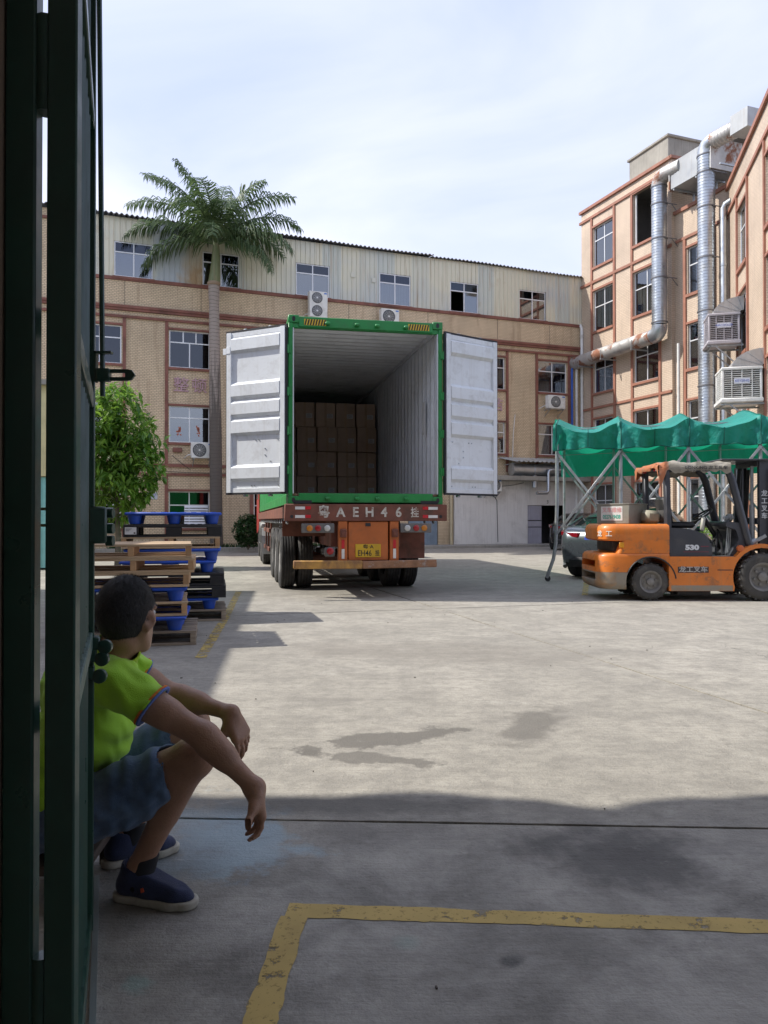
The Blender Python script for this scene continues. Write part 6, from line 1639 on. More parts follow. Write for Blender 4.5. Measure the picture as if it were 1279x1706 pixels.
for nm, m in (('pine', PINE), ('old', OLDWOOD)):
    b = MB(); b.box((0, 0, 0), (PW, 0.098, 0.022), None, 0.002); PM[nm + '_board'] = shared(b, 'deck_board', m)
    b = MB(); b.box((0, 0, 0), (0.055, PD, 0.095), None, 0.003); PM[nm + '_stringer'] = shared(b, 'stringer', m if nm == 'old' else PINE2)
b = MB(); b.lathe([(0.085, 0.105), (0.082, 0.09), (0.062, 0.004), (0.055, 0.0)], 16)
PM['cup'] = shared(b, 'foot', BLUEP)
b = MB(); b.box((0, 0, 0.1225), (PW - 0.02, PD, 0.035), None, 0.012)
for i in range(9): b.box((-PW / 2 + 0.1 + i * 0.117, 0, 0.142), (0.06, PD - 0.1, 0.006))
PM['bdeck'] = shared(b, 'deck', BLUEP)
b = MB(); b.box((0, 0, 0.128), (PW, PD, 0.036), None, 0.006)
for i in range(12): b.box((-PW / 2 + 0.08 + i * 0.089, 0, 0.148), (0.05, PD - 0.08, 0.006))
PM['kdeck'] = shared(b, 'deck', BLACKP)
b = MB(); b.box((0, 0, 0.062), (0.17, 0.13, 0.098), None, 0.006); PM['kblock'] = shared(b, 'block', BLACKP)
b = MB(); b.box((0, 0, 0.007), (PW, 0.13, 0.018), None, 0.003); PM['kskid'] = shared(b, 'skid', BLACKP)
prng = random.Random(11)
def pallet(kind, label, origin, rz, dx, z, dy=0.0):
    """origin: right front corner on the ground"""
    ax, ay = Vector((math.cos(rz), math.sin(rz), 0)), Vector((-math.sin(rz), math.cos(rz), 0))
    rr = rz + prng.uniform(-0.03, 0.03)
    loc = Vector((origin[0], origin[1], 0)) + ax * (-PW / 2 + dx) + ay * (PD / 2 + dy) + Vector((0, 0, z))
    nm = {'pine': 'wooden_pallet', 'old': 'wooden_pallet', 'blue': 'plastic_pallet', 'black': 'plastic_pallet'}[kind]
    t = thing(nm, label, 'pallet', loc, rr, 'pallets stacked beside the yellow line')
    def part(n, me, p, rot=0):
        o = obj(n, me, t); o.location = p; o.rotation_euler = (0, 0, rot); return o
    if kind in ('pine', 'old'):
        for x in (-PW / 2 + 0.03, 0, PW / 2 - 0.03): part('stringer', PM[kind + '_stringer'], (x, 0, 0.022 + 0.0475))
        for i in range(7): part('deck_board', PM[kind + '_board'], (prng.uniform(-.006, .006), -PD / 2 + 0.049 + i * (PD - 0.098) / 6, 0.128), prng.uniform(-.006, .006))
        for y in (-PD / 2 + 0.049, 0, PD / 2 - 0.049): part('bottom_board', PM[kind + '_board'], (0, y, 0.011))
        return 0.139
    if kind == 'blue':
        part('deck', PM['bdeck'], (0, 0, 0))
        for x in (-PW / 2 + 0.12, 0, PW / 2 - 0.12):
            for y in (-PD / 2 + 0.1, 0, PD / 2 - 0.1): part('foot', PM['cup'], (x, y, 0))
        return 0.145
    part('deck', PM['kdeck'], (0, 0, 0))
    for x in (-PW / 2 + 0.085, 0, PW / 2 - 0.085):
        for y in (-PD / 2 + 0.065, 0, PD / 2 - 0.065): part('block', PM['kblock'], (x, y, 0))
    for y in (-PD / 2 + 0.065, 0, PD / 2 - 0.065): part('skid', PM['kskid'], (0, y, 0))
    if 'label' in label:
        b = MB(); b.span(-PW / 2 + 0.02, -PW / 2 + 0.15, -PD / 2 - 0.003, -PD / 2 - 0.0005, 0.03, 0.115); s_ = b.build('paper_label', mat('white_pallet_label', (0.72, 0.72, 0.70), 0.6), t)
        b = MB(); 
        for k in range(3): b.span(-PW / 2 + 0.03, -PW / 2 + 0.10 - 0.015 * k, -PD / 2 - 0.0045, -PD / 2 - 0.003, 0.095 - 0.012 * k, 0.099 - 0.012 * k)
        b.span(-PW / 2 + 0.12, -PW / 2 + 0.14, -PD / 2 - 0.0045, -PD / 2 - 0.003, 0.04, 0.055); b.build('label_print', PBK, s_)
    return 0.152
sa, sb = gnd(327, 1074), gnd(377, 1034)
prz = R(13)
z = 0.0
for kind, dx, lb in (('old', 0.0, 'grey wooden pallet on the ground, lowest of the nearer stack'), ('blue', -0.075, 'blue plastic pallet on the lowest wooden one of the nearer stack'),
                     ('pine', -0.10, 'wooden pallet between two blue ones in the nearer stack'), ('blue', -0.085, 'upper blue plastic pallet of the nearer stack'),
                     ('pine', -0.07, 'wooden pallet third from the top of the nearer stack'), ('pine', -0.02, 'pale pine pallet second from the top of the nearer stack'), ('pine', -0.06, 'pale pine pallet on top of the nearer stack')):
    z += pallet(kind, lb, sa, prz, dx, z)
z = 0.0
for kind, dx, lb in (('old', 0.0, 'grey wooden pallet on the ground, lowest of the farther stack'), ('blue', -0.09, 'blue plastic pallet on the lowest wooden one of the farther stack'),
                     ('black', 0.0, 'black plastic pallet, lower of the two together in the farther stack'), ('black', -0.02, 'black plastic pallet, upper of the two together in the farther stack'),
                     ('blue', -0.10, 'blue plastic pallet on the two black ones'), ('blue', -0.05, 'blue plastic pallet under the wooden one in the farther stack'),
                     ('pine', -0.08, 'wooden pallet below the labelled black one'), ('black', -0.06, 'black plastic pallet with a white paper label near the top of the farther stack'), ('blue', -0.06, 'bright blue plastic pallet on top of the farther stack')):
    z += pallet(kind, lb, sb, prz, dx, z)

# ---------------------------------------------------------------- gate
GATE = mat('dark_green_gate_paint', (0.014, 0.058, 0.040), 0.38, var=0.2, vs=6, dirt=(0.03, 0.045, 0.035), damt=0.5, coat=0.2)
GATE_E = mat('chipped_green_edge', (0.05, 0.10, 0.085), 0.5, var=0.3, vs=12)
gt = thing('steel_gate', 'dark green barred steel gate standing open at the picture edge', 'gate', (-0.602, 1.28, 0), 0)
G0 = Vector((-0.602, 1.28, 0))
A_, B_ = Vector((-0.532, 1.275, 0)), Vector((-0.845, 2.19, 0))
gd = (B_ - A_).normalized(); ga = math.atan2(gd.y, gd.x)
def gp(s, z, off=0.0):
    """point along the leaf: s metres from its near stile"""
    n = Vector((gd.y, -gd.x, 0))
    return A_ + gd * s + n * off + Vector((0, 0, z)) - G0
GL = (B_ - A_).length
GH = 3.3
mb = MB(); mb.box((0, 0, GH / 2), (0.052, 0.03, GH), None, 0.004); mb.build('gate_post', GATE, gt)
mb = MB(); mb.box((A_ - G0) + Vector((0, 0, GH / 2 + 0.03)), (0.050, 0.024, GH - 0.06), None, 0.003); mb.build('stile', GATE, gt)
mb = MB(); mb.box(gp(GL, GH / 2 + 0.03), (0.04, 0.04, GH - 0.06), Matrix.Rotation(ga, 3, 'Z'), 0.003); mb.build('stile', GATE, gt)
for z_ in (0.09, 0.88, 1.56, 2.35, 3.2):
    mb = MB(); mb.bar(gp(0.03, z_), gp(GL - 0.02, z_), 0.034, 0.045, (0, 0, 1), 0.003); mb.build('rail', GATE if z_ != 0.88 else GATE_E, gt)
for i in range(9):
    s_ = 0.14 + i * (GL - 0.22) / 8.3
    mb = MB(); mb.tube([gp(s_, 0.1), gp(s_, 3.2)], 0.009, 8); mb.build('bar', GATE, gt)
for z0, z1 in ((1.90, 2.06), (0.35, 0.5)):
    mb = MB(); mb.lathe([(0.016, 0), (0.016, z1 - z0)], 12, Matrix.Translation((0.036, 0.0, z0))); mb.span(0.02, 0.05, -0.012, 0.012, z0 + 0.01, z1 - 0.01); mb.build('hinge', GATE, gt)
mb = MB()                                             # lock box on the far stile
c = gp(GL, 1.205, 0.028); mb.box(c, (0.07, 0.05, 0.105), Matrix.Rotation(ga, 3, 'Z'), 0.006); lk = mb.build('lock_box', GATE, gt)
for dz in (0.035, -0.01, -0.045):
    mb = MB(); c2 = gp(GL, 1.205 + dz, 0.052); mb.lathe([(0.015, 0), (0.015, 0.02)], 12, Matrix.Translation(c2) @ Matrix.Rotation(PI / 2, 4, 'Y')); mb.build('bolt_knob', GATE, lk)
for k, (z0, of) in enumerate(((0.872, 0.042), (0.838, 0.034), (0.79, 0.028))):      # roller catch
    mb = MB(); c = gp(GL - 0.02, z0, of)
    mb.box(c - Vector((0.02, 0, 0)), (0.045, 0.026, 0.036), Matrix.Rotation(ga, 3, 'Z'), 0.004)
    mb.lathe([(0.016, -0.010), (0.020, -0.007), (0.020, 0.007), (0.016, 0.010)], 16, Matrix.Translation(c + Vector((0.012, -0.01, -0.01))) @ Matrix.Rotation(PI / 2, 4, 'X'))
    mb.build('roller_catch', GATE, gt)
rt, rb_ = dep(163, -300, 2.16), dep(171, 660, 2.16)
mb = MB(); mb.tube([rt - G0, rb_ - G0], 0.0075, 8); rd = mb.build('drop_bolt', GATE, gt)
h0 = dep(171, 625, 2.155) - G0
mb = MB(); w_ = 0.092
mb.span(h0.x - 0.012, h0.x + w_ - 0.02, h0.y - 0.004, h0.y + 0.004, h0.z + 0.006, h0.z + 0.016); mb.span(h0.x - 0.012, h0.x + w_ - 0.02, h0.y - 0.004, h0.y + 0.004, h0.z - 0.016, h0.z - 0.006)
mb.prism([(h0.x + w_ - 0.028, h0.z - 0.016), (h0.x + w_ - 0.010, h0.z - 0.014), (h0.x + w_, h0.z), (h0.x + w_ - 0.010, h0.z + 0.014), (h0.x + w_ - 0.028, h0.z + 0.016)], h0.y - 0.0045, h0.y + 0.0045, 'xz')
mb.span(h0.x - 0.016, h0.x + 0.022, h0.y - 0.012, h0.y + 0.012, h0.z - 0.018, h0.z + 0.018, 0.003)
mb.build('bolt_handle', GATE, rd)
mb = MB(); mb.span(h0.x - 0.022, h0.x - 0.016, h0.y - 0.01, h0.y + 0.01, h0.z - 0.02, h0.z + 0.065); mb.span(h0.x - 0.022, h0.x + 0.026, h0.y - 0.01, h0.y + 0.01, h0.z + 0.060, h0.z + 0.066); mb.build('bolt_guide', GATE, rd)
mb = MB(); mb.bar(Vector((-0.966, 2.60, 0.012)), Vector((-0.42, 1.08, 0.012)), 0.016, 0.024); o = mb.build('gate_track', mat('pale_worn_steel', (0.30, 0.34, 0.33), 0.45, 0.5)); tag(o, kind='structure')
mb = MB(); mb.span(-6.4, -0.630, 0.95, 1.278, 0, 5.0); tag(mb.build('wall_gate', mat('brown_plaster', (0.23, 0.16, 0.11), 0.85)), kind='structure')

# ---------------------------------------------------------------- plants
def leaf_mat(name, c1, c2, trans=0.35, rough=0.45):
    m, nt, p = start(name)
    i = nd(nt, 'ShaderNodeNewGeometry').outputs['Random Per Island']
    c = mixc(nt, i, c1, c2)
    nt.links.new(c, p.inputs['Base Color']); p.inputs['Roughness'].default_value = rough
    t = nd(nt, 'ShaderNodeBsdfTranslucent', {'Color': c})
    mx_ = nd(nt, 'ShaderNodeMixShader', {0: trans, 1: p.outputs[0], 2: t.outputs[0]})
    nt.links.new(mx_.outputs[0], nt.nodes['Material Output'].inputs[0])
    return m
BARK = mat('grey_bark', (0.17, 0.145, 0.115), 0.9, var=0.3, vs=8, bump=0.5, bs=25)
def palm_bark():
    m, nt, p = start('ringed_palm_bark')
    t = nd(nt, 'ShaderNodeTexCoord').outputs['Object']
    s = nd(nt, 'ShaderNodeSeparateXYZ', {0: t})
    zz = mth(nt, 'ADD', mth(nt, 'MULTIPLY', s.outputs[2], 7.0), mth(nt, 'MULTIPLY', noise(nt, t, 3, 4), 1.2))
    w = mth(nt, 'FRACT', zz)
    c = mixc(nt, ramp(nt, w, 0.0, 0.22), (0.13, 0.105, 0.09), (0.34, 0.29, 0.255))
    c = mixc(nt, ramp(nt, mth(nt, 'ADD', mth(nt, 'MULTIPLY', s.outputs[2], -0.28), mth(nt, 'MULTIPLY', noise(nt, nd(nt, 'ShaderNodeMapping', {0: t, 'Scale': (5, 5, 0.4)}).outputs[0], 2, 6, 0.65), 2.6)), -0.75, -0.25, 0, 0.85), c, (0.075, 0.065, 0.055))
    nt.links.new(c, p.inputs['Base Color']); p.inputs['Roughness'].default_value = 0.9
    b = nd(nt, 'ShaderNodeBump', {'Strength': 0.5, 'Distance': 0.02, 'Height': w}); nt.links.new(b.outputs[0], p.inputs['Normal'])
    return m
PALMLEAF = leaf_mat('palm_leaf', (0.05, 0.095, 0.034), (0.14, 0.20, 0.08), 0.34, 0.55)
px0 = dep(361, 905, 30.0)
pa = thing('palm_tree', 'tall royal palm with ringed grey trunk standing against the factory block', 'palm tree', (px0.x, 30.0, 0), 0)
mb = MB(); prof = []
for i in range(60):
    z_ = 10.45 * i / 59
    r_ = 0.215 + 0.05 * math.exp(-z_ * 1.5) + 0.022 * math.sin(z_ * 0.45) + (0.006 if i % 2 else 0)
    if z_ > 9.9: r_ += 0.02
    prof.append((r_, z_ * 1.0))
mb.lathe(prof, 20); mb.v = [(x - 0.013 * z, y, z) for x, y, z in mb.v]; mb.build('trunk', palm_bark(), pa)
mb = MB(); mb.lathe([(0.225, 10.44), (0.235, 10.52), (0.215, 10.8), (0.175, 11.3), (0.14, 11.8), (0.11, 12.3), (0.08, 12.7)], 18); mb.v = [(x - 0.013 * z + 0.10 * math.sin((z - 10.4) * 1.2), y, z) for x, y, z in mb.v]
mb.build('crownshaft', mat('palm_crownshaft', (0.16, 0.185, 0.085), 0.5, var=0.2, stretch=(5, 5, 0.5), dirt=(0.28, 0.20, 0.12), damt=0.7, ds=2), pa)
mb = MB(); mb.lathe([(0.23, 10.38), (0.26, 10.42), (0.255, 10.50), (0.22, 10.53)], 18); mb.v = [(x - 0.013 * z, y, z) for x, y, z in mb.v]; mb.build('leaf_scar', mat('tan_leaf_scar', (0.30, 0.22, 0.15), 0.8), pa)
frng = random.Random(5)
fr = [(172, 72, 4.3, 66), (181, 57, 4.1, 80), (193, 36, 3.7, 86), (10, 68, 3.9, 84), (1, 50, 3.7, 92), (350, 30, 3.5, 96), (346, 8, 3.0, 92), (190, 12, 3.2, 84), (95, 80, 3.7, 50), (268, 78, 3.3, 110),
      (248, 60, 3.2, 116), (298, 58, 3.1, 116), (60, 62, 3.3, 92), (282, 32, 2.8, 108), (150, 40, 3.3, 95), (30, 38, 3.1, 96), (180, 82, 3.6, 40), (0, 80, 3.2, 64)]
for az, el, L, droop in fr + [(20, 86, 1.9, 8)]:
    mb = MB(); a = R(az + frng.uniform(-5, 5)); el = R(el); n = 26
    p = Vector((-0.05 + 0.06 * math.cos(a), 0.06 * math.sin(a), 12.0)); pts = [p.copy()]; hd = Vector((math.cos(a), math.sin(a), 0)); dirs = []
    for i in range(n):
        t = i / n; e = el - R(droop) * t ** 1.35
        d = hd * math.cos(e) + Vector((0, 0, 1)) * math.sin(e); dirs.append(d); p = p + d * L / n; pts.append(p.copy())
    dirs.append(dirs[-1])
    mb.tube(pts, [0.035 * (1 - 0.9 * i / n) + 0.004 for i in range(n + 1)], 5)
    if L > 2:
        side = Vector((-math.sin(a), math.cos(a), 0))
        for q in range(74):
            t = 0.10 + 0.90 * q / 73; fi = t * n; i = min(n - 1, int(fi)); b_ = pts[i].lerp(pts[i + 1], fi - i); d = dirs[i]
            up = side.cross(d).normalized() * 1.0
            ll = (0.38 + 0.70 * math.sin(PI * min(1, t * 0.9 + 0.12))) * frng.uniform(0.8, 1.1)
            for s in (-1, 1):
                rise = frng.uniform(-0.25, 0.55)
                o1 = (side * s * 0.80 + d * 0.55 + up * rise).normalized()
                mid = b_ + o1 * ll * 0.5; tip = mid + (o1 * 0.62 + Vector((0, 0, -0.75 - 0.3 * frng.random()))).normalized() * ll * 0.5
                wv = d * 0.028
                mb.add([b_ - wv * 0.6, b_ + wv * 0.6, mid + wv, mid - wv, tip], [(0, 1, 2, 3), (3, 2, 4)])
    mb.build('frond', PALMLEAF, pa, fix=False, smooth=False)

def leafy(name, label, cat, loc, clumps, leaf, mat_, per=7, droop=0.5, seed=1, trunk=None, wid=0.3, group=None):
    t = thing(name, label, cat, loc, 0, group); rg = random.Random(seed); mb = MB()
    for c, dv in clumps:
        c = Vector(c); dv = Vector(dv).normalized()
        for k in range(per):
            a = 2 * PI * k / per + rg.random()
            o1 = dv.orthogonal().normalized(); o2 = dv.cross(o1)
            d = (dv * rg.uniform(0.1, 0.7) + (o1 * math.cos(a) + o2 * math.sin(a)) * rg.uniform(0.7, 1.1) + Vector((0, 0, -droop * rg.uniform(0.2, 1.0)))).normalized()
            L = leaf * rg.uniform(0.5, 1.25); w = d.cross(Vector((rg.uniform(-.4, .4), rg.uniform(-.4, .4), 1))).normalized() * L * wid * 0.5
            b_ = c + d * L * 0.1; m_1 = b_ + d * L * 0.45; tip = m_1 + (d + Vector((0, 0, -droop * 0.7))).normalized() * L * 0.5
            nrm = w.cross(d).normalized() * L * 0.05
            mb.add([b_, m_1 + w, tip, m_1 - w, m_1 - nrm], [(0, 4, 1), (1, 4, 2), (2, 4, 3), (3, 4, 0)])
    mb.build('crown', mat_, t, fix=False, smooth=False)
    if trunk: trunk(t)
    return t
rg = random.Random(21)
LEAFT = leaf_mat('glossy_tree_leaf', (0.07, 0.17, 0.025), (0.26, 0.42, 0.06), 0.45, 0.35)
tp = Vector(((196 - CX) / F * 19.5, 19.5, 0))
cl = []
blobs = [((0.0, 0.0, 3.0), 0.85), ((0.45, -0.1, 2.5), 0.72), ((-0.5, 0.1, 2.6), 0.75), ((0.30, 0.0, 3.55), 0.72), ((-0.35, -0.1, 3.6), 0.72), ((0.05, -0.1, 4.15), 0.62), ((0.55, 0.1, 3.05), 0.58),
         ((-0.1, -0.35, 2.05), 0.62), ((0.42, -0.2, 1.95), 0.48), ((-0.62, 0.0, 2.0), 0.5), ((-0.55, 0, 3.1), 0.6), ((0.72, -0.1, 2.25), 0.42), ((-0.15, 0.3, 4.4), 0.42), ((0.05, -0.2, 1.45), 0.32)]
wts = [r_ ** 2 for _, r_ in blobs]
while len(cl) < 700:
    (bc, br_), = rg.choices(blobs, wts)
    v = Vector((rg.gauss(0, 1), rg.gauss(0, 1), rg.gauss(0, 1))).normalized(); r_ = br_ * rg.uniform(0.55, 1.05)
    q = Vector(bc) + Vector((v.x * r_, v.y * r_, v.z * r_ * 0.85))
    if mno.noise(q * 2.3) < -0.28: continue                         # gaps between the sprays
    cl.append((q, Vector((v.x, v.y, v.z * 0.5 + 0.25))))
def ttrunk(t):
    mb = MB(); mb.tube([(0, 0, 0), (0.02, 0, 0.7), (-0.03, 0.02, 1.5), (0.02, 0, 3.0), (0, 0, 4.2)], [0.085, 0.07, 0.06, 0.045, 0.02], 10)
    for k in range(9):
        a = k * 2.4; z0 = 1.3 + k * 0.28
        mb.tube([(0, 0, z0), (0.35 * math.cos(a), 0.35 * math.sin(a), z0 + 0.25), (0.8 * math.cos(a), 0.8 * math.sin(a), z0 + 0.45)], [0.03, 0.02, 0.008], 6)
    mb.tube([(0.05, -0.05, 0), (0.22, -0.1, 0.7), (0.12, -0.05, 1.7)], [0.035, 0.03, 0.015], 6)
    mb.build('trunk', BARK, t)
leafy('broadleaf_tree', 'bushy young tree with drooping glossy leaves behind the gate', 'tree', tp, cl, 0.255, LEAFT, 9, 0.7, 3, ttrunk, 0.34)
SHRUB = leaf_mat('dark_shrub_leaf', (0.022, 0.06, 0.016), (0.05, 0.11, 0.028), 0.25)
def shrub(label, loc, rx, rz2, n, seed, leaf=0.09, m=None):
    rgg = random.Random(seed); cl = []
    while len(cl) < n:
        v = Vector((rgg.gauss(0, 1), rgg.gauss(0, 1), rgg.gauss(0, 1))).normalized(); r_ = rgg.uniform(0.55, 1.0) * (0.9 + 0.2 * mno.noise(v * 2 + Vector((seed, 0, 0))))
        cl.append((Vector((v.x * rx * r_, v.y * rx * r_, rz2 + v.z * rz2 * r_ * 0.98)), v))
    def st(t):
        mb = MB()
        for k in range(5): mb.tube([(0, 0, 0), (rx * 0.5 * math.cos(k * 1.25), rx * 0.5 * math.sin(k * 1.25), rz2)], [0.03, 0.01], 6)
        mb.build('stem', BARK, t)
    return leafy('round_shrub', label, 'shrub', loc, cl, leaf, m or SHRUB, 6, 0.2, seed, st, 0.5)
q = dep(413, 900, 28.9); shrub('clipped round dark green shrub beside the trailer wheels', (q.x, 28.9, 0.1), 0.60, 0.70, 760, 5, 0.115)
q = dep(1183, 870, 22.5); shrub('leafy yellow-green shrub seen through the forklift cab', (q.x, 22.5, 0), 0.6, 0.62, 240, 8, 0.12, LEAFT)
rg = random.Random(9); mb = MB()
for i in range(900):
    u = rg.uniform(4.5, 15.3); y = rg.uniform(-1.3, -0.1); b0_ = Vector((BL.x, BL.y, 0.1)) + Vector((BW.x, BW.y, 0)) * u + Vector((-BW.y, BW.x, 0)) * y
    for k in range(3):
        a = rg.random() * 6.28; L = rg.uniform(0.10, 0.30); d = Vector((math.cos(a) * 0.6, math.sin(a) * 0.6, 0.8)); w = Vector((-math.sin(a), math.cos(a), 0)) * 0.025
        mb.add([b0_ - w, b0_ + w, b0_ + d * L], [(0, 1, 2)])
tag(mb.build('ground_cover', SHRUB, fix=False, smooth=False), 'low green ground cover in the strip along the factory wall', 'plants', kind='stuff')
# fallen leaves and grit on the concrete
rg = random.Random(31); mb = MB()
for i in range(45):
    x, y = rg.uniform(-2.2, 4.5), rg.uniform(1.9, 12); s_ = rg.uniform(0.003, 0.009); a = rg.random() * 6.28
    mb.box((x, y, 0.004), (s_ * 1.8, s_, 0.005), a)
tag(mb.build('grit', mat('dark_grit', (0.09, 0.075, 0.06), 0.9), fix=False), 'scattered grit and leaf bits on the concrete', 'debris', kind='stuff')
# ---------------------------------------------------------------- the seated man (surfaces grown from distance fields)
class Field:
    def __init__(s, lo, hi, h):
        s.lo = np.array(lo, np.float32); s.h = h
        s.n = np.ceil((np.array(hi) - s.lo) / h).astype(int) + 1
        s.d = np.full(tuple(s.n), 0.5, np.float32)
    def block(s, lo, hi):
        a = np.clip(np.floor((np.array(lo) - s.lo) / s.h).astype(int), 0, s.n - 1); b = np.clip(np.ceil((np.array(hi) - s.lo) / s.h).astype(int) + 1, 1, s.n)
        if np.any(b <= a): return None
        sl = tuple(slice(int(i), int(j)) for i, j in zip(a, b))
        ax = [s.lo[k] + s.h * np.arange(a[k], b[k], dtype=np.float32) for k in range(3)]
        return sl, np.meshgrid(*ax, indexing='ij')
    def put(s, f, lo, hi, k=0.02, op='add'):
        pad = 0.045
        q = s.block(np.array(lo) - pad, np.array(hi) + pad)
        if q is None: return
        sl, (X, Y, Z) = q
        v = f(X, Y, Z).astype(np.float32); o = s.d[sl]
        if op == 'add':
            if k > 0:
                hh = np.clip(0.5 + 0.5 * (o - v) / k, 0, 1); s.d[sl] = o * (1 - hh) + v * hh - k * hh * (1 - hh)
            else: s.d[sl] = np.minimum(o, v)
        else: s.d[sl] = np.maximum(o, -v)
    def caps(s, a, b, ra, rb, k=0.02, op='add'):
        a, b = np.array(a, np.float32), np.array(b, np.float32); ab = b - a; L2 = float(ab @ ab) + 1e-9; r_ = max(ra, rb)
        def f(X, Y, Z):
            t = np.clip(((X - a[0]) * ab[0] + (Y - a[1]) * ab[1] + (Z - a[2]) * ab[2]) / L2, 0, 1)
            return np.sqrt((X - a[0] - t * ab[0]) ** 2 + (Y - a[1] - t * ab[1]) ** 2 + (Z - a[2] - t * ab[2]) ** 2) - (ra + (rb - ra) * t)
        s.put(f, np.minimum(a, b) - r_, np.maximum(a, b) + r_, k, op)
    def ell(s, c, axes, rad, k=0.02, op='add'):
        c = np.array(c, np.float32); A = [np.array(v, np.float32) for v in axes]; m = max(rad)
        def f(X, Y, Z):
            q = [(X - c[0]) * v[0] + (Y - c[1]) * v[1] + (Z - c[2]) * v[2] for v in A]
            l = np.sqrt(sum((q[i] / rad[i]) ** 2 for i in range(3))); g = np.sqrt(sum((q[i] / rad[i] ** 2) ** 2 for i in range(3))) + 1e-6
            return l * (l - 1) / g
        s.put(f, c - m, c + m, k, op)
    def keep(s, p, n):
        """keep the side n points to"""
        p, n = np.array(p, np.float32), np.array(n, np.float32); n = n / np.linalg.norm(n)
        ax = [s.lo[k] + s.h * np.arange(s.n[k], dtype=np.float32) - p[k] for k in range(3)]
        pl = ax[0][:, None, None] * n[0] + ax[1][None, :, None] * n[1] + ax[2][None, None, :] * n[2]
        s.d = np.maximum(s.d, -pl)
    def keep_part(s, p, n, centre, rad):
        """cut by a plane only within rad of centre"""
        p, n, c = np.array(p, np.float32), np.array(n, np.float32), np.array(centre, np.float32); n = n / np.linalg.norm(n)
        sl, (X, Y, Z) = s.block(c - rad, c + rad)
        pl = (X - p[0]) * n[0] + (Y - p[1]) * n[1] + (Z - p[2]) * n[2]
        s.d[sl] = np.where((X - c[0]) ** 2 + (Y - c[1]) ** 2 + (Z - c[2]) ** 2 < rad * rad, np.maximum(s.d[sl], -pl), s.d[sl])
    def ripple(s, amp, fx, ph=0.0):
        ax = [s.lo[k] + s.h * np.arange(s.n[k], dtype=np.float32) for k in range(3)]
        X, Y, Z = ax[0][:, None, None], ax[1][None, :, None], ax[2][None, None, :]
        w = np.sin(fx[0] * X + fx[1] * Y + fx[2] * Z + ph + 1.3 * np.sin(0.5 * fx[2] * X - 0.6 * fx[0] * Z + fx[1] * Y * 0.4))
        s.d = s.d + (amp * w).astype(np.float32)
    def mesh(s, name, smooth=2):
        d = s.d; ng = d < 0; nx, ny, nz = d.shape
        cs = (nx - 1, ny - 1, nz - 1)
        acc = np.zeros(cs + (3,), np.float32); cnt = np.zeros(cs, np.float32)
        def sub(o): return tuple(slice(o[k], o[k] + cs[k]) for k in range(3))
        corners = [(i, j, k) for i in (0, 1) for j in (0, 1) for k in (0, 1)]
        act = np.zeros(cs, bool); first = ng[sub((0, 0, 0))]
        for c in corners[1:]: act |= ng[sub(c)] != first
        for ax in range(3):
            for c in corners:
                if c[ax]: continue
                e = list(c); e[ax] = 1; e = tuple(e)
                a, b = d[sub(c)], d[sub(e)]; m = (a < 0) != (b < 0)
                t = np.where(m, a / np.where(m, a - b, 1), 0)
                for k in range(3): acc[..., k] += np.where(m, c[k] + (t if k == ax else 0), 0)
                cnt += m
        idx = np.full(cs, -1, np.int64); ii = np.argwhere(act); idx[act] = np.arange(len(ii))
        V = (ii + acc[act] / cnt[act][:, None]) * s.h + s.lo
        faces = []
        for ax in range(3):
            u, w = (ax + 1) % 3, (ax + 2) % 3
            a = ng[tuple(slice(0, -1) if k == ax else slice(None) for k in range(3))]; b = ng[tuple(slice(1, None) if k == ax else slice(None) for k in range(3))]
            e = np.argwhere(a != b); e = e[(e[:, u] > 0) & (e[:, w] > 0) & (e[:, u] < cs[u]) & (e[:, w] < cs[w])]
            if not len(e): continue
            fl = a[tuple(e.T)]
            def at(du, dw):
                q = e.copy(); q[:, u] -= du; q[:, w] -= dw; return idx[tuple(q.T)]
            q = np.stack([at(0, 0), at(1, 0), at(1, 1), at(0, 1)], 1)
            q[~fl] = q[~fl][:, ::-1]
            faces.append(q)
        Fq = np.concatenate(faces)
        for _ in range(smooth):
            sm = np.zeros_like(V); cn_ = np.zeros(len(V))
            for i in range(4):
                for j in (1, 3): np.add.at(sm, Fq[:, i], V[Fq[:, (i + j) % 4]]); np.add.at(cn_, Fq[:, i], 1)
            V = V * 0.5 + sm / np.maximum(cn_, 1)[:, None] * 0.5
        me = bpy.data.meshes.new(name); me.from_pydata(V.tolist(), [], Fq.tolist()); me.update(); me.shade_smooth()
        return me
def V3(*a): return np.array(a, float)
SHr, ELr, WRr = V3(-.825, 2.37, .715), V3(-.556, 2.335, .572), V3(-.386, 2.305, .420)
SHl, ELl, WRl = V3(-.97, 2.71, .73), V3(-.772, 2.84, .572), V3(-.548, 2.76, .528)
HIr, KNr, ANr = V3(-1.0, 2.46, .27), V3(-.600, 2.425, .472), V3(-.785, 2.475, .11)
HIl, KNl, ANl = V3(-1.03, 2.70, .27), V3(-.715, 2.86, .46), V3(-.915, 2.755, .10)
PEL, BEL, CHE, NEK = V3(-1.07, 2.58, .28), V3(-1.045, 2.57, .42), V3(-.975, 2.56, .60), V3(-.905, 2.535, .755)
HED = V3(-.828, 2.495, .905)
yaw = R(69); FW = V3(math.cos(yaw), math.sin(yaw), -.06); FW /= np.linalg.norm(FW); RT = np.cross(FW, V3(0, 0, 1)); RT /= np.linalg.norm(RT); UPh = np.cross(RT, FW)
hp = lambda f, r_, u: HED + FW * f + RT * r_ + UPh * u
TOR = (V3(.93, .0, .36), V3(0, 1, 0), V3(-.36, 0, .93))          # thickness, breadth, spine
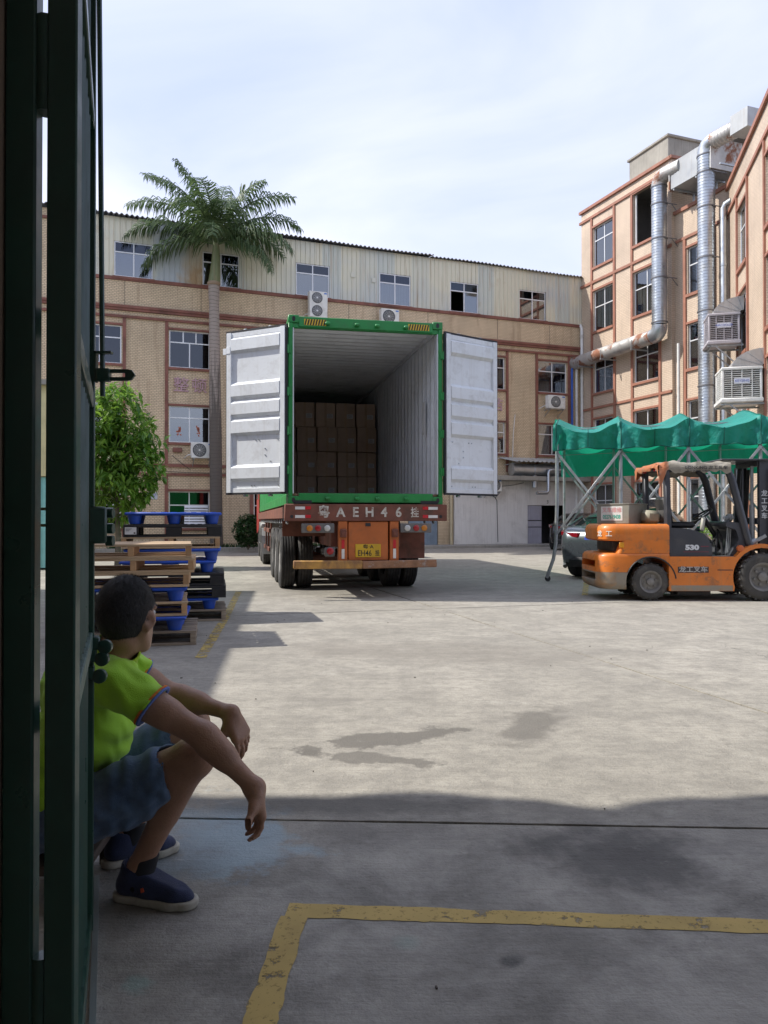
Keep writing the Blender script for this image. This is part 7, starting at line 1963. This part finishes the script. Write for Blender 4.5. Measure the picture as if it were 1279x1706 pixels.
def torso(F_, g):
    F_.ell(PEL + V3(0, 0, 0.0), TOR, (.150 + g, .185 + g, .15 + g), 0.05); F_.ell(BEL, TOR, (.132 + g, .172 + g, .17 + g), 0.06)
    F_.ell(CHE, TOR, (.125 + g, .190 + g, .19 + g), 0.06); F_.caps(SHr + V3(-.03, .05, -.0), SHl + V3(.03, -.05, -.0), .072 + g, .072 + g, 0.06)
    F_.caps(NEK + V3(-.02, 0, -.05), NEK + V3(-.0, -.12, -.03), .055 + g, .05 + g, 0.05); F_.caps(NEK + V3(-.02, 0, -.05), NEK + V3(-.06, .12, -.03), .055 + g, .05 + g, 0.05)
def arm(F_, s, e, w):
    F_.caps(s, e, .050, .039, .03); m = s * .6 + e * .4; F_.caps(m + V3(.0, -.004, .002), s * .40 + e * .60 + V3(0, -.002, .002), .047, .043, .03)
    F_.caps(e, w, .037, .0255, .02); F_.caps(e * .88 + w * .12 + V3(.004, 0, .008), e * .60 + w * .40 + V3(.003, 0, .004), .038, .036, .025); F_.caps(e * .8 + w * .2 + V3(-.006, 0, -.008), e * .5 + w * .5, .034, .029, .02); F_.ell(e + V3(.006, 0, -.002), np.eye(3), (.036, .036, .036), .012); F_.caps(w - V3(.01, 0, 0), w + V3(.006, 0, 0), .026, .025, .01)
def rotv(v, ax, a):
    return v * math.cos(a) + np.cross(ax, v) * math.sin(a) + ax * (ax @ v) * (1 - math.cos(a))
def hand(F_, W, d, pn, sc=1.0, bend=(.25, .55, .5), spread=1.0):
    """d: wrist to knuckles, pn: way the palm faces"""
    d = d / np.linalg.norm(d); lat = np.cross(pn, d); lat /= np.linalg.norm(lat); pn = np.cross(d, lat)
    F_.caps(W, W + d * .03, .027, .026, .02)
    nails = []
    for i, (o, L, pl_) in enumerate(((.032, .070, .088), (.011, .078, .094), (-.011, .072, .090), (-.031, .056, .082))):
        kn = W + (d * pl_ + lat * o) * sc
        F_.caps(W + d * .025 + lat * o * .6, kn, .0165 * sc, .0135 * sc, .014)
        F_.caps(W + d * .04 + lat * o * .8, kn, .015 * sc, .013 * sc, .012)
        dd = d + lat * o * 2.2 * spread; dd /= np.linalg.norm(dd); p = kn; r_ = .0098 * sc * (0.88 if i == 3 else 1)
        for j, (fr_, b) in enumerate(zip((.44, .31, .25), bend)):
            dd = rotv(dd, np.cross(d, pn), b * (1 + .10 * i)); q = p + dd * L * fr_ * sc * 1.08
            F_.caps(p, q, r_, r_ * .92, .005); p = q; r_ *= .93
        nails.append((p, dd))
    p = W + d * .022 * sc + lat * .022 + pn * .006; dd = d * .72 + lat * .48 + pn * .50; dd /= np.linalg.norm(dd)
    q = p + dd * .048 * sc; F_.caps(p, q, .018, .013, .016); q2 = q + rotv(dd, lat, -.25) * .034 * sc; F_.caps(q, q2, .0125, .011, .006); q3 = q2 + (d * .9 + pn * .2) * .026 * sc; F_.caps(q2, q3, .011, .0095, .005)
    F_.caps(W + d * .05 + lat * .025 + pn * .01, p + dd * .03, .014, .014, .014)
H_ = 0.0048
body = Field((-1.28, 2.22, 0.02), (-0.28, 2.98, 1.08), H_)
torso(body, -0.012)
body.caps(NEK + V3(-.02, 0, -.03), hp(-.022, 0, -.06), .062, .058, .03)
body.ell(hp(-.012, 0, .018), (FW, RT, UPh), (.096, .077, .104), .0); body.ell(hp(.035, 0, -.055), (FW, RT, UPh), (.055, .056, .062), .03)
body.ell(hp(.062, 0, -.092), (FW, RT, UPh), (.024, .026, .02), .02)                      # chin
for s_ in (-1, 1): body.caps(hp(-.005, s_ * .062, -.045), hp(.05, s_ * .03, -.095), .017, .014, .025)
body.caps(hp(.088, 0, .02), hp(.104, 0, -.022), .009, .014, .014); body.caps(hp(.098, .012, -.026), hp(.098, -.012, -.026), .008, .008, .006)
for u in (-.056, -.066): body.caps(hp(.088, .02, u), hp(.088, -.02, u), .006, .006, .005)
body.caps(hp(.085, .035, .03), hp(.085, -.035, .03), .010, .010, .012)
for s_ in (-1, 1):
    body.ell(hp(.092, s_ * .031, .012), np.eye(3), (.013, .013, .010), .006, 'sub')
    c = hp(-.008, s_ * .082, -.005); ea = (FW * .75 + RT * s_ * -.25, RT * s_ * .9 + FW * -.4, UPh)
    ea = [v / np.linalg.norm(v) for v in ea]
    body.ell(c, ea, (.020, .010, .034), .006); body.ell(c + RT * s_ * .011 - FW * .0, ea, (.011, .006, .020), 0, 'sub')
    body.caps(c - UPh * .022, c - UPh * .032, .009, .008, .006)
arm(body, SHr, ELr, WRr); arm(body, SHl, ELl, WRl)
hand(body, WRr, V3(.16, -.03, -.98), V3(-.80, -.45, -.35), 0.90, (.24, .48, .45))
hand(body, WRl, V3(.42, -.02, -.90), V3(-.75, .50, -.40), 1.0, (.18, .38, .36))
for hi_, kn, an in ((HIr, KNr, ANr), (HIl, KNl, ANl)):
    body.caps(hi_, kn, .088, .058, .03); body.ell(kn + V3(.008, 0, .004), np.eye(3), (.058, .058, .06), .03)
    cf = (kn - an); up = cf / np.linalg.norm(cf); bk = V3(-.9, 0, .42)
    body.caps(kn, an, .050, .034, .03); body.caps(kn - cf * .18 + bk * .016, kn - cf * .48 + bk * .014, .050, .046, .035); body.caps(an, an - V3(0, 0, .05), .034, .034, .02)
def skin_mat():
    m, nt, p = start('tanned_skin')
    v = coords(nt, rnd=False)
    c = mixc(nt, ramp(nt, noise(nt, v, 9, 6, 0.6), 0.3, 0.7), (0.30, 0.16, 0.098), (0.40, 0.225, 0.145))
    c = mixc(nt, ramp(nt, noise(nt, v, 120, 3, 0.6), 0.55, 0.75, 0, 0.35), c, (0.17, 0.085, 0.05))
    nt.links.new(c, p.inputs['Base Color']); p.inputs['Roughness'].default_value = 0.48
    p.inputs['Subsurface Weight'].default_value = 0.12; p.inputs['Subsurface Radius'].default_value = (0.012, 0.004, 0.002); p.inputs['Subsurface Scale'].default_value = 1.0
    b = nd(nt, 'ShaderNodeBump', {'Strength': 0.45, 'Distance': 0.003, 'Height': mth(nt, 'ADD', noise(nt, v, 220, 4, 0.6), noise(nt, v, 60, 5, 0.6))}); nt.links.new(b.outputs[0], p.inputs['Normal'])
    return m
SKIN = skin_mat()
person = obj('person', body.mesh('person', 2), None, SKIN)
tag(person, 'man in a lime green polo shirt sitting behind the gate, looking towards the truck', 'person')
# shirt
sh = Field((-1.30, 2.22, 0.12), (-0.60, 2.98, 0.92), H_)
torso(sh, 0.008)
sh.caps(SHr + V3(-.01, 0, .003), SHr * .50 + ELr * .50, .0735, .069, .035); sh.caps(SHl, SHl * .52 + ELl * .48, .0735, .069, .035)
sh.ripple(.0042, (26, 14, 52)); sh.ripple(.0034, (62, -22, 30), 1.0); sh.ripple(.0022, (40, 70, 90), 2.0)
for s_, e in ((SHr, ELr), (SHl, ELl)):
    c = s_ * .56 + e * .44; n = s_ - e; n = n / np.linalg.norm(n); sh.keep_part(c, n + V3(-.1, 0, .25), s_ * .2 + e * .8, .17)
sh.keep((-1.05, 2.6, .235), (.25, 0, .97)); sh.caps(NEK, hp(-.02, 0, -.05), .066, .062, 0, 'sub')
def cloth(name, c1, c2, bs, rough=0.85, weave=True):
    m, nt, p = start(name); v = coords(nt, rnd=False)
    nt.links.new(mixc(nt, ramp(nt, noise(nt, v, 14, 6, 0.6), 0.3, 0.7), c1, c2), p.inputs['Base Color']); p.inputs['Roughness'].default_value = rough; p.inputs['Sheen Weight'].default_value = 0.15
    h = mth(nt, 'ADD', noise(nt, v, bs, 3, 0.6), mth(nt, 'MULTIPLY', noise(nt, v, 18, 5, 0.6), 1.2))
    b = nd(nt, 'ShaderNodeBump', {'Strength': 0.45, 'Distance': 0.006, 'Height': h}); nt.links.new(b.outputs[0], p.inputs['Normal'])
    return m
LIME = cloth('lime_pique_cotton', (0.30, 0.60, 0.025), (0.39, 0.70, 0.04), 300)
obj('polo_shirt', sh.mesh('polo_shirt', 3), person, LIME)
co = Field((-1.05, 2.38, 0.66), (-0.74, 2.70, 0.88), 0.004)
a, b = NEK + V3(-.022, 0, -.045), hp(-.028, 0, -.082)
co.caps(a, b, .088, .070, 0); co.caps(a, b, .079, .061, 0, 'sub'); n = (b - a) / np.linalg.norm(b - a)
co.keep(a + n * .012, n); co.keep(b - n * .012, -n)
obj('collar', co.mesh('collar', 2), person, cloth('lime_collar_rib', (0.36, 0.56, 0.02), (0.44, 0.66, 0.03), 250))
for k, (colr, off) in enumerate((((0.62, 0.16, 0.02), .004), ((0.10, 0.16, 0.42), .012))):
    for s_, e in ((SHr, ELr), (SHl, ELl)):
        n = s_ - e; n = n / np.linalg.norm(n); nn = n + V3(-.1, 0, .25); nn /= np.linalg.norm(nn); c = s_ * .56 + e * .44 + n * (0.010 - off)
        tt = Field(c - .12, c + .12, 0.004); tt.caps(s_, s_ * .45 + e * .55, .0750, .0712, 0); tt.keep(c - nn * .004, nn); tt.keep(c + nn * .004, -nn)
        tt.caps(s_ * .6 + e * .4 - n * .03, e, .058, .05, 0, 'sub')
        obj('sleeve_trim', tt.mesh('sleeve_trim', 1), person, mat('trim_stripe_%s' % ('orange', 'blue')[k], colr, 0.8))
# shorts
so = Field((-1.32, 2.24, 0.05), (-0.50, 3.02, 0.60), H_)
so.ell(PEL + V3(.0, 0, -.02), TOR, (.160, .192, .13), .04)
for hi_, kn in ((HIr, KNr), (HIl, KNl)):
    e = hi_ * .20 + kn * .80; so.caps(hi_, e + V3(-.02, 0, -.012), .104, .088, .05); so.caps(hi_ * .5 + kn * .5 + V3(-.01, 0, -.05), e + V3(-.05, 0, -.055), .07, .062, .05)
so.ripple(.0045, (36, 20, -30)); so.ripple(.0034, (80, 14, 46), 2.0); so.ripple(.002, (120, 60, -70), 1.0)
so.keep((0, 0, .125), (0, 0, 1)); so.keep((-1.05, 2.6, .40), (-.25, 0, -.97) if False else (.3, 0, -.95)) if False else None
for hi_, kn in ((HIr, KNr), (HIl, KNl)):
    n = hi_ - kn; n = n / np.linalg.norm(n); so.keep_part(hi_ * .14 + kn * .86 + n * .01, n + V3(-.15, 0, .30), kn, .16)
    so.caps(hi_ * .45 + kn * .55, kn + (kn - hi_) * .1, .074, .066, 0, 'sub')
DENIM = cloth('worn_blue_denim', (0.045, 0.085, 0.16), (0.11, 0.18, 0.29), 260)
obj('denim_shorts', so.mesh('denim_shorts', 2), person, DENIM)
# hair
ha = Field(HED - .16, HED + .17, 0.004)
ha.ell(hp(-.016, 0, .024), (FW, RT, UPh), (.104, .086, .114), .0)
ax_ = [ha.lo[k] + ha.h * np.arange(ha.n[k], dtype=np.float32) - HED[k] for k in range(3)]
f_ = ax_[0][:, None, None] * FW[0] + ax_[1][None, :, None] * FW[1] + ax_[2][None, None, :] * FW[2]
u_ = ax_[0][:, None, None] * UPh[0] + ax_[1][None, :, None] * UPh[1] + ax_[2][None, None, :] * UPh[2]
lim = np.where(f_ < -.03, -.066 + .02 * (f_ + .03), np.where(f_ < .012, -.066 + (f_ + .03) * 2.05, .022 + (f_ - .012) * .62))
ha.d = np.maximum(ha.d, (lim - u_) * .7)
ha.ripple(.0004, (150, 130, 170)); ha.ripple(.0004, (310, -190, 230), 1)
HAIR, hnt, hpn = start('short_black_hair')
hv = coords(hnt, rnd=False)
hnt.links.new(mixc(hnt, noise(hnt, hv, 160, 3), (0.006, 0.0055, 0.005), (0.022, 0.019, 0.017)), hpn.inputs['Base Color']); hpn.inputs['Roughness'].default_value = 0.55
hb_ = nd(hnt, 'ShaderNodeBump', {'Strength': 1.0, 'Distance': 0.006, 'Height': noise(hnt, nd(hnt, 'ShaderNodeMapping', {0: hv, 'Scale': (1, 1, 0.35)}).outputs[0], 330, 3, 0.7)}); hnt.links.new(hb_.outputs[0], hpn.inputs['Normal'])
ho = obj('hair', ha.mesh('hair', 1), person, HAIR)
# short bristles break the outline of the hair
me_ = ho.data; hb2 = MB(); rgh = random.Random(4); nv = len(me_.vertices)
for i in range(15000):
    v_ = me_.vertices[rgh.randrange(nv)]; p_ = Vector(v_.co) + Vector((rgh.uniform(-.003, .003), rgh.uniform(-.003, .003), rgh.uniform(-.003, .003))); n_ = Vector(v_.normal)
    u__ = (p_ - Vector(HED)).dot(Vector(UPh)); fl = (Vector((0, 0, -1)) - Vector(FW) * 0.5 * (1 if u__ > .06 else 0)); fl = fl - n_ * fl.dot(n_)
    d_ = (fl.normalized() * 0.75 + n_ * 0.42 + Vector((rgh.uniform(-.3, .3), rgh.uniform(-.3, .3), rgh.uniform(-.3, .3)))).normalized(); L_ = rgh.uniform(.007, .016) * (1.0 if u__ > 0 else 0.55)
    w_ = d_.cross(n_).normalized() * .00045
    hb2.add([p_ - w_, p_ + w_, p_ + d_ * L_], [(0, 1, 2)])
hb2.build('hair_bristle', HAIR, ho, fix=False, smooth=False)
for s_ in (-1, 1):
    b_ = MB(); b_.lathe([(0.0005, -.0115), (.006, -.010), (.0105, -.005), (.0118, 0), (.0105, .005), (.006, .010), (.0005, .0115)], 16, Matrix.Translation(Vector(hp(.079, s_ * .031, .012)))); b_.build('eye', mat('eye_white', (0.6, 0.58, 0.55), 0.2), person)
    b_ = MB(); b_.tube([Vector(hp(.092, s_ * .016, .034)), Vector(hp(.094, s_ * .03, .039)), Vector(hp(.085, s_ * .048, .034))], [.003, .004, .002], 6); b_.build('eyebrow', HAIR, person)
# shoes and socks
NAVY = cloth('navy_canvas', (0.010, 0.016, 0.045), (0.022, 0.032, 0.085), 260)
SOLE = mat('grey_white_sole', (0.42, 0.40, 0.33), 0.7, var=0.15, dirt=(0.22, 0.19, 0.15), damt=0.6, ds=12)
SOCK = mat('black_sock', (0.012, 0.012, 0.014), 0.9)
def shoe(heel, toe, an):
    heel, toe = np.array(heel, float), np.array(toe, float); d = toe - heel; L = np.linalg.norm(d); d /= L; n = V3(-d[1], d[0], 0); z = V3(0, 0, 1)
    lo, hi = np.minimum(heel, toe) - .08, np.maximum(heel, toe) + .08; lo[2] = -.02; hi[2] = .20
    P = lambda a, b=0., c=0.: heel + d * a * L + n * b + z * c
    def planform(F_, g):
        F_.caps(P(.13), P(.42), .035 + g, .036 + g, .02); F_.caps(P(.42), P(.72), .036 + g, .045 + g, .02); F_.caps(P(.72), P(.86), .045 + g, .036 + g, .02)
    f0 = Field(lo, hi, .004)
    for zz in (0.0, .012, .024):
        for a0, a1, r0, r1 in ((.13, .42, .035, .036), (.42, .72, .036, .045), (.72, .86, .045, .037)): f0.caps(P(a0, 0, zz), P(a1, 0, zz + (.006 if a1 > .8 else 0)), r0 + .003, r1 + .003, .01)
    f0.keep((0, 0, .002), (0, 0, 1)); f0.keep((0, 0, .027), (0, 0, -1))
    o = obj('shoe', f0.mesh('sole', 1), person, SOLE)
    f1 = Field(lo, hi, .004)
    f1.caps(P(.16, 0, .045), P(.45, 0, .045), .034, .036, .02); f1.caps(P(.45, 0, .040), P(.75, 0, .030), .038, .040, .03); f1.caps(P(.75, 0, .030), P(.86, 0, .024), .040, .031, .02)
    f1.caps(P(.20, 0, .06), P(.24, 0, .105), .040, .042, .03); f1.caps(P(.30, 0, .09), P(.58, 0, .058), .040, .034, .03)
    f1.keep((0, 0, .0255), (0, 0, 1)); f1.keep(P(.24, 0, .118), -(z * .95 + d * .32))
    f1.caps(P(.26, 0, .10), P(.25, 0, .2), .037, .040, 0, 'sub')
    up_ = obj('upper', f1.mesh('upper', 2), o, NAVY)
    b_ = MB(); c = Vector(P(.42, -.0415, .066)); b_.box(c, (.012, .004, .034), Matrix.Rotation(math.atan2(d[1], d[0]), 3, 'Z') @ Matrix.Rotation(R(-25), 3, 'Y') @ Matrix.Rotation(R(-24), 3, 'X'), .001); b_.build('pull_tab', mat('orange_pull_tab', (0.60, 0.09, 0.03), 0.7), o)
    f2 = Field(np.array(an) - .09, np.array(an) + .09, .004); up = an + V3(.03, 0, .06)
    f2.caps(an - V3(0, 0, .05), up, .041, .040, 0); f2.keep(up - V3(0, 0, .012), (-.3, 0, -.95)); obj('sock', f2.mesh('sock', 1), person, SOCK)
shoe((-.868, 2.500, 0), (-.590, 2.430, 0), ANr)
shoe((-.985, 2.705, 0), (-.765, 2.865, 0), ANl)
# what he sits on
stl = thing('low_stool', 'low dark wooden stool under the seated man', 'stool', (-1.10, 2.60, 0), R(4))
mb = MB(); mb.box((0, 0, 0.115), (0.30, 0.36, 0.03), None, 0.006); mb.build('seat', mat('dark_stool_wood', (0.07, 0.05, 0.035), 0.7), stl)
for x in (-0.12, 0.12):
    for y in (-0.14, 0.14): mb = MB(); mb.box((x, y, 0.05), (0.035, 0.035, 0.10), None, 0.003); mb.build('leg', MATS['dark_stool_wood'], stl)
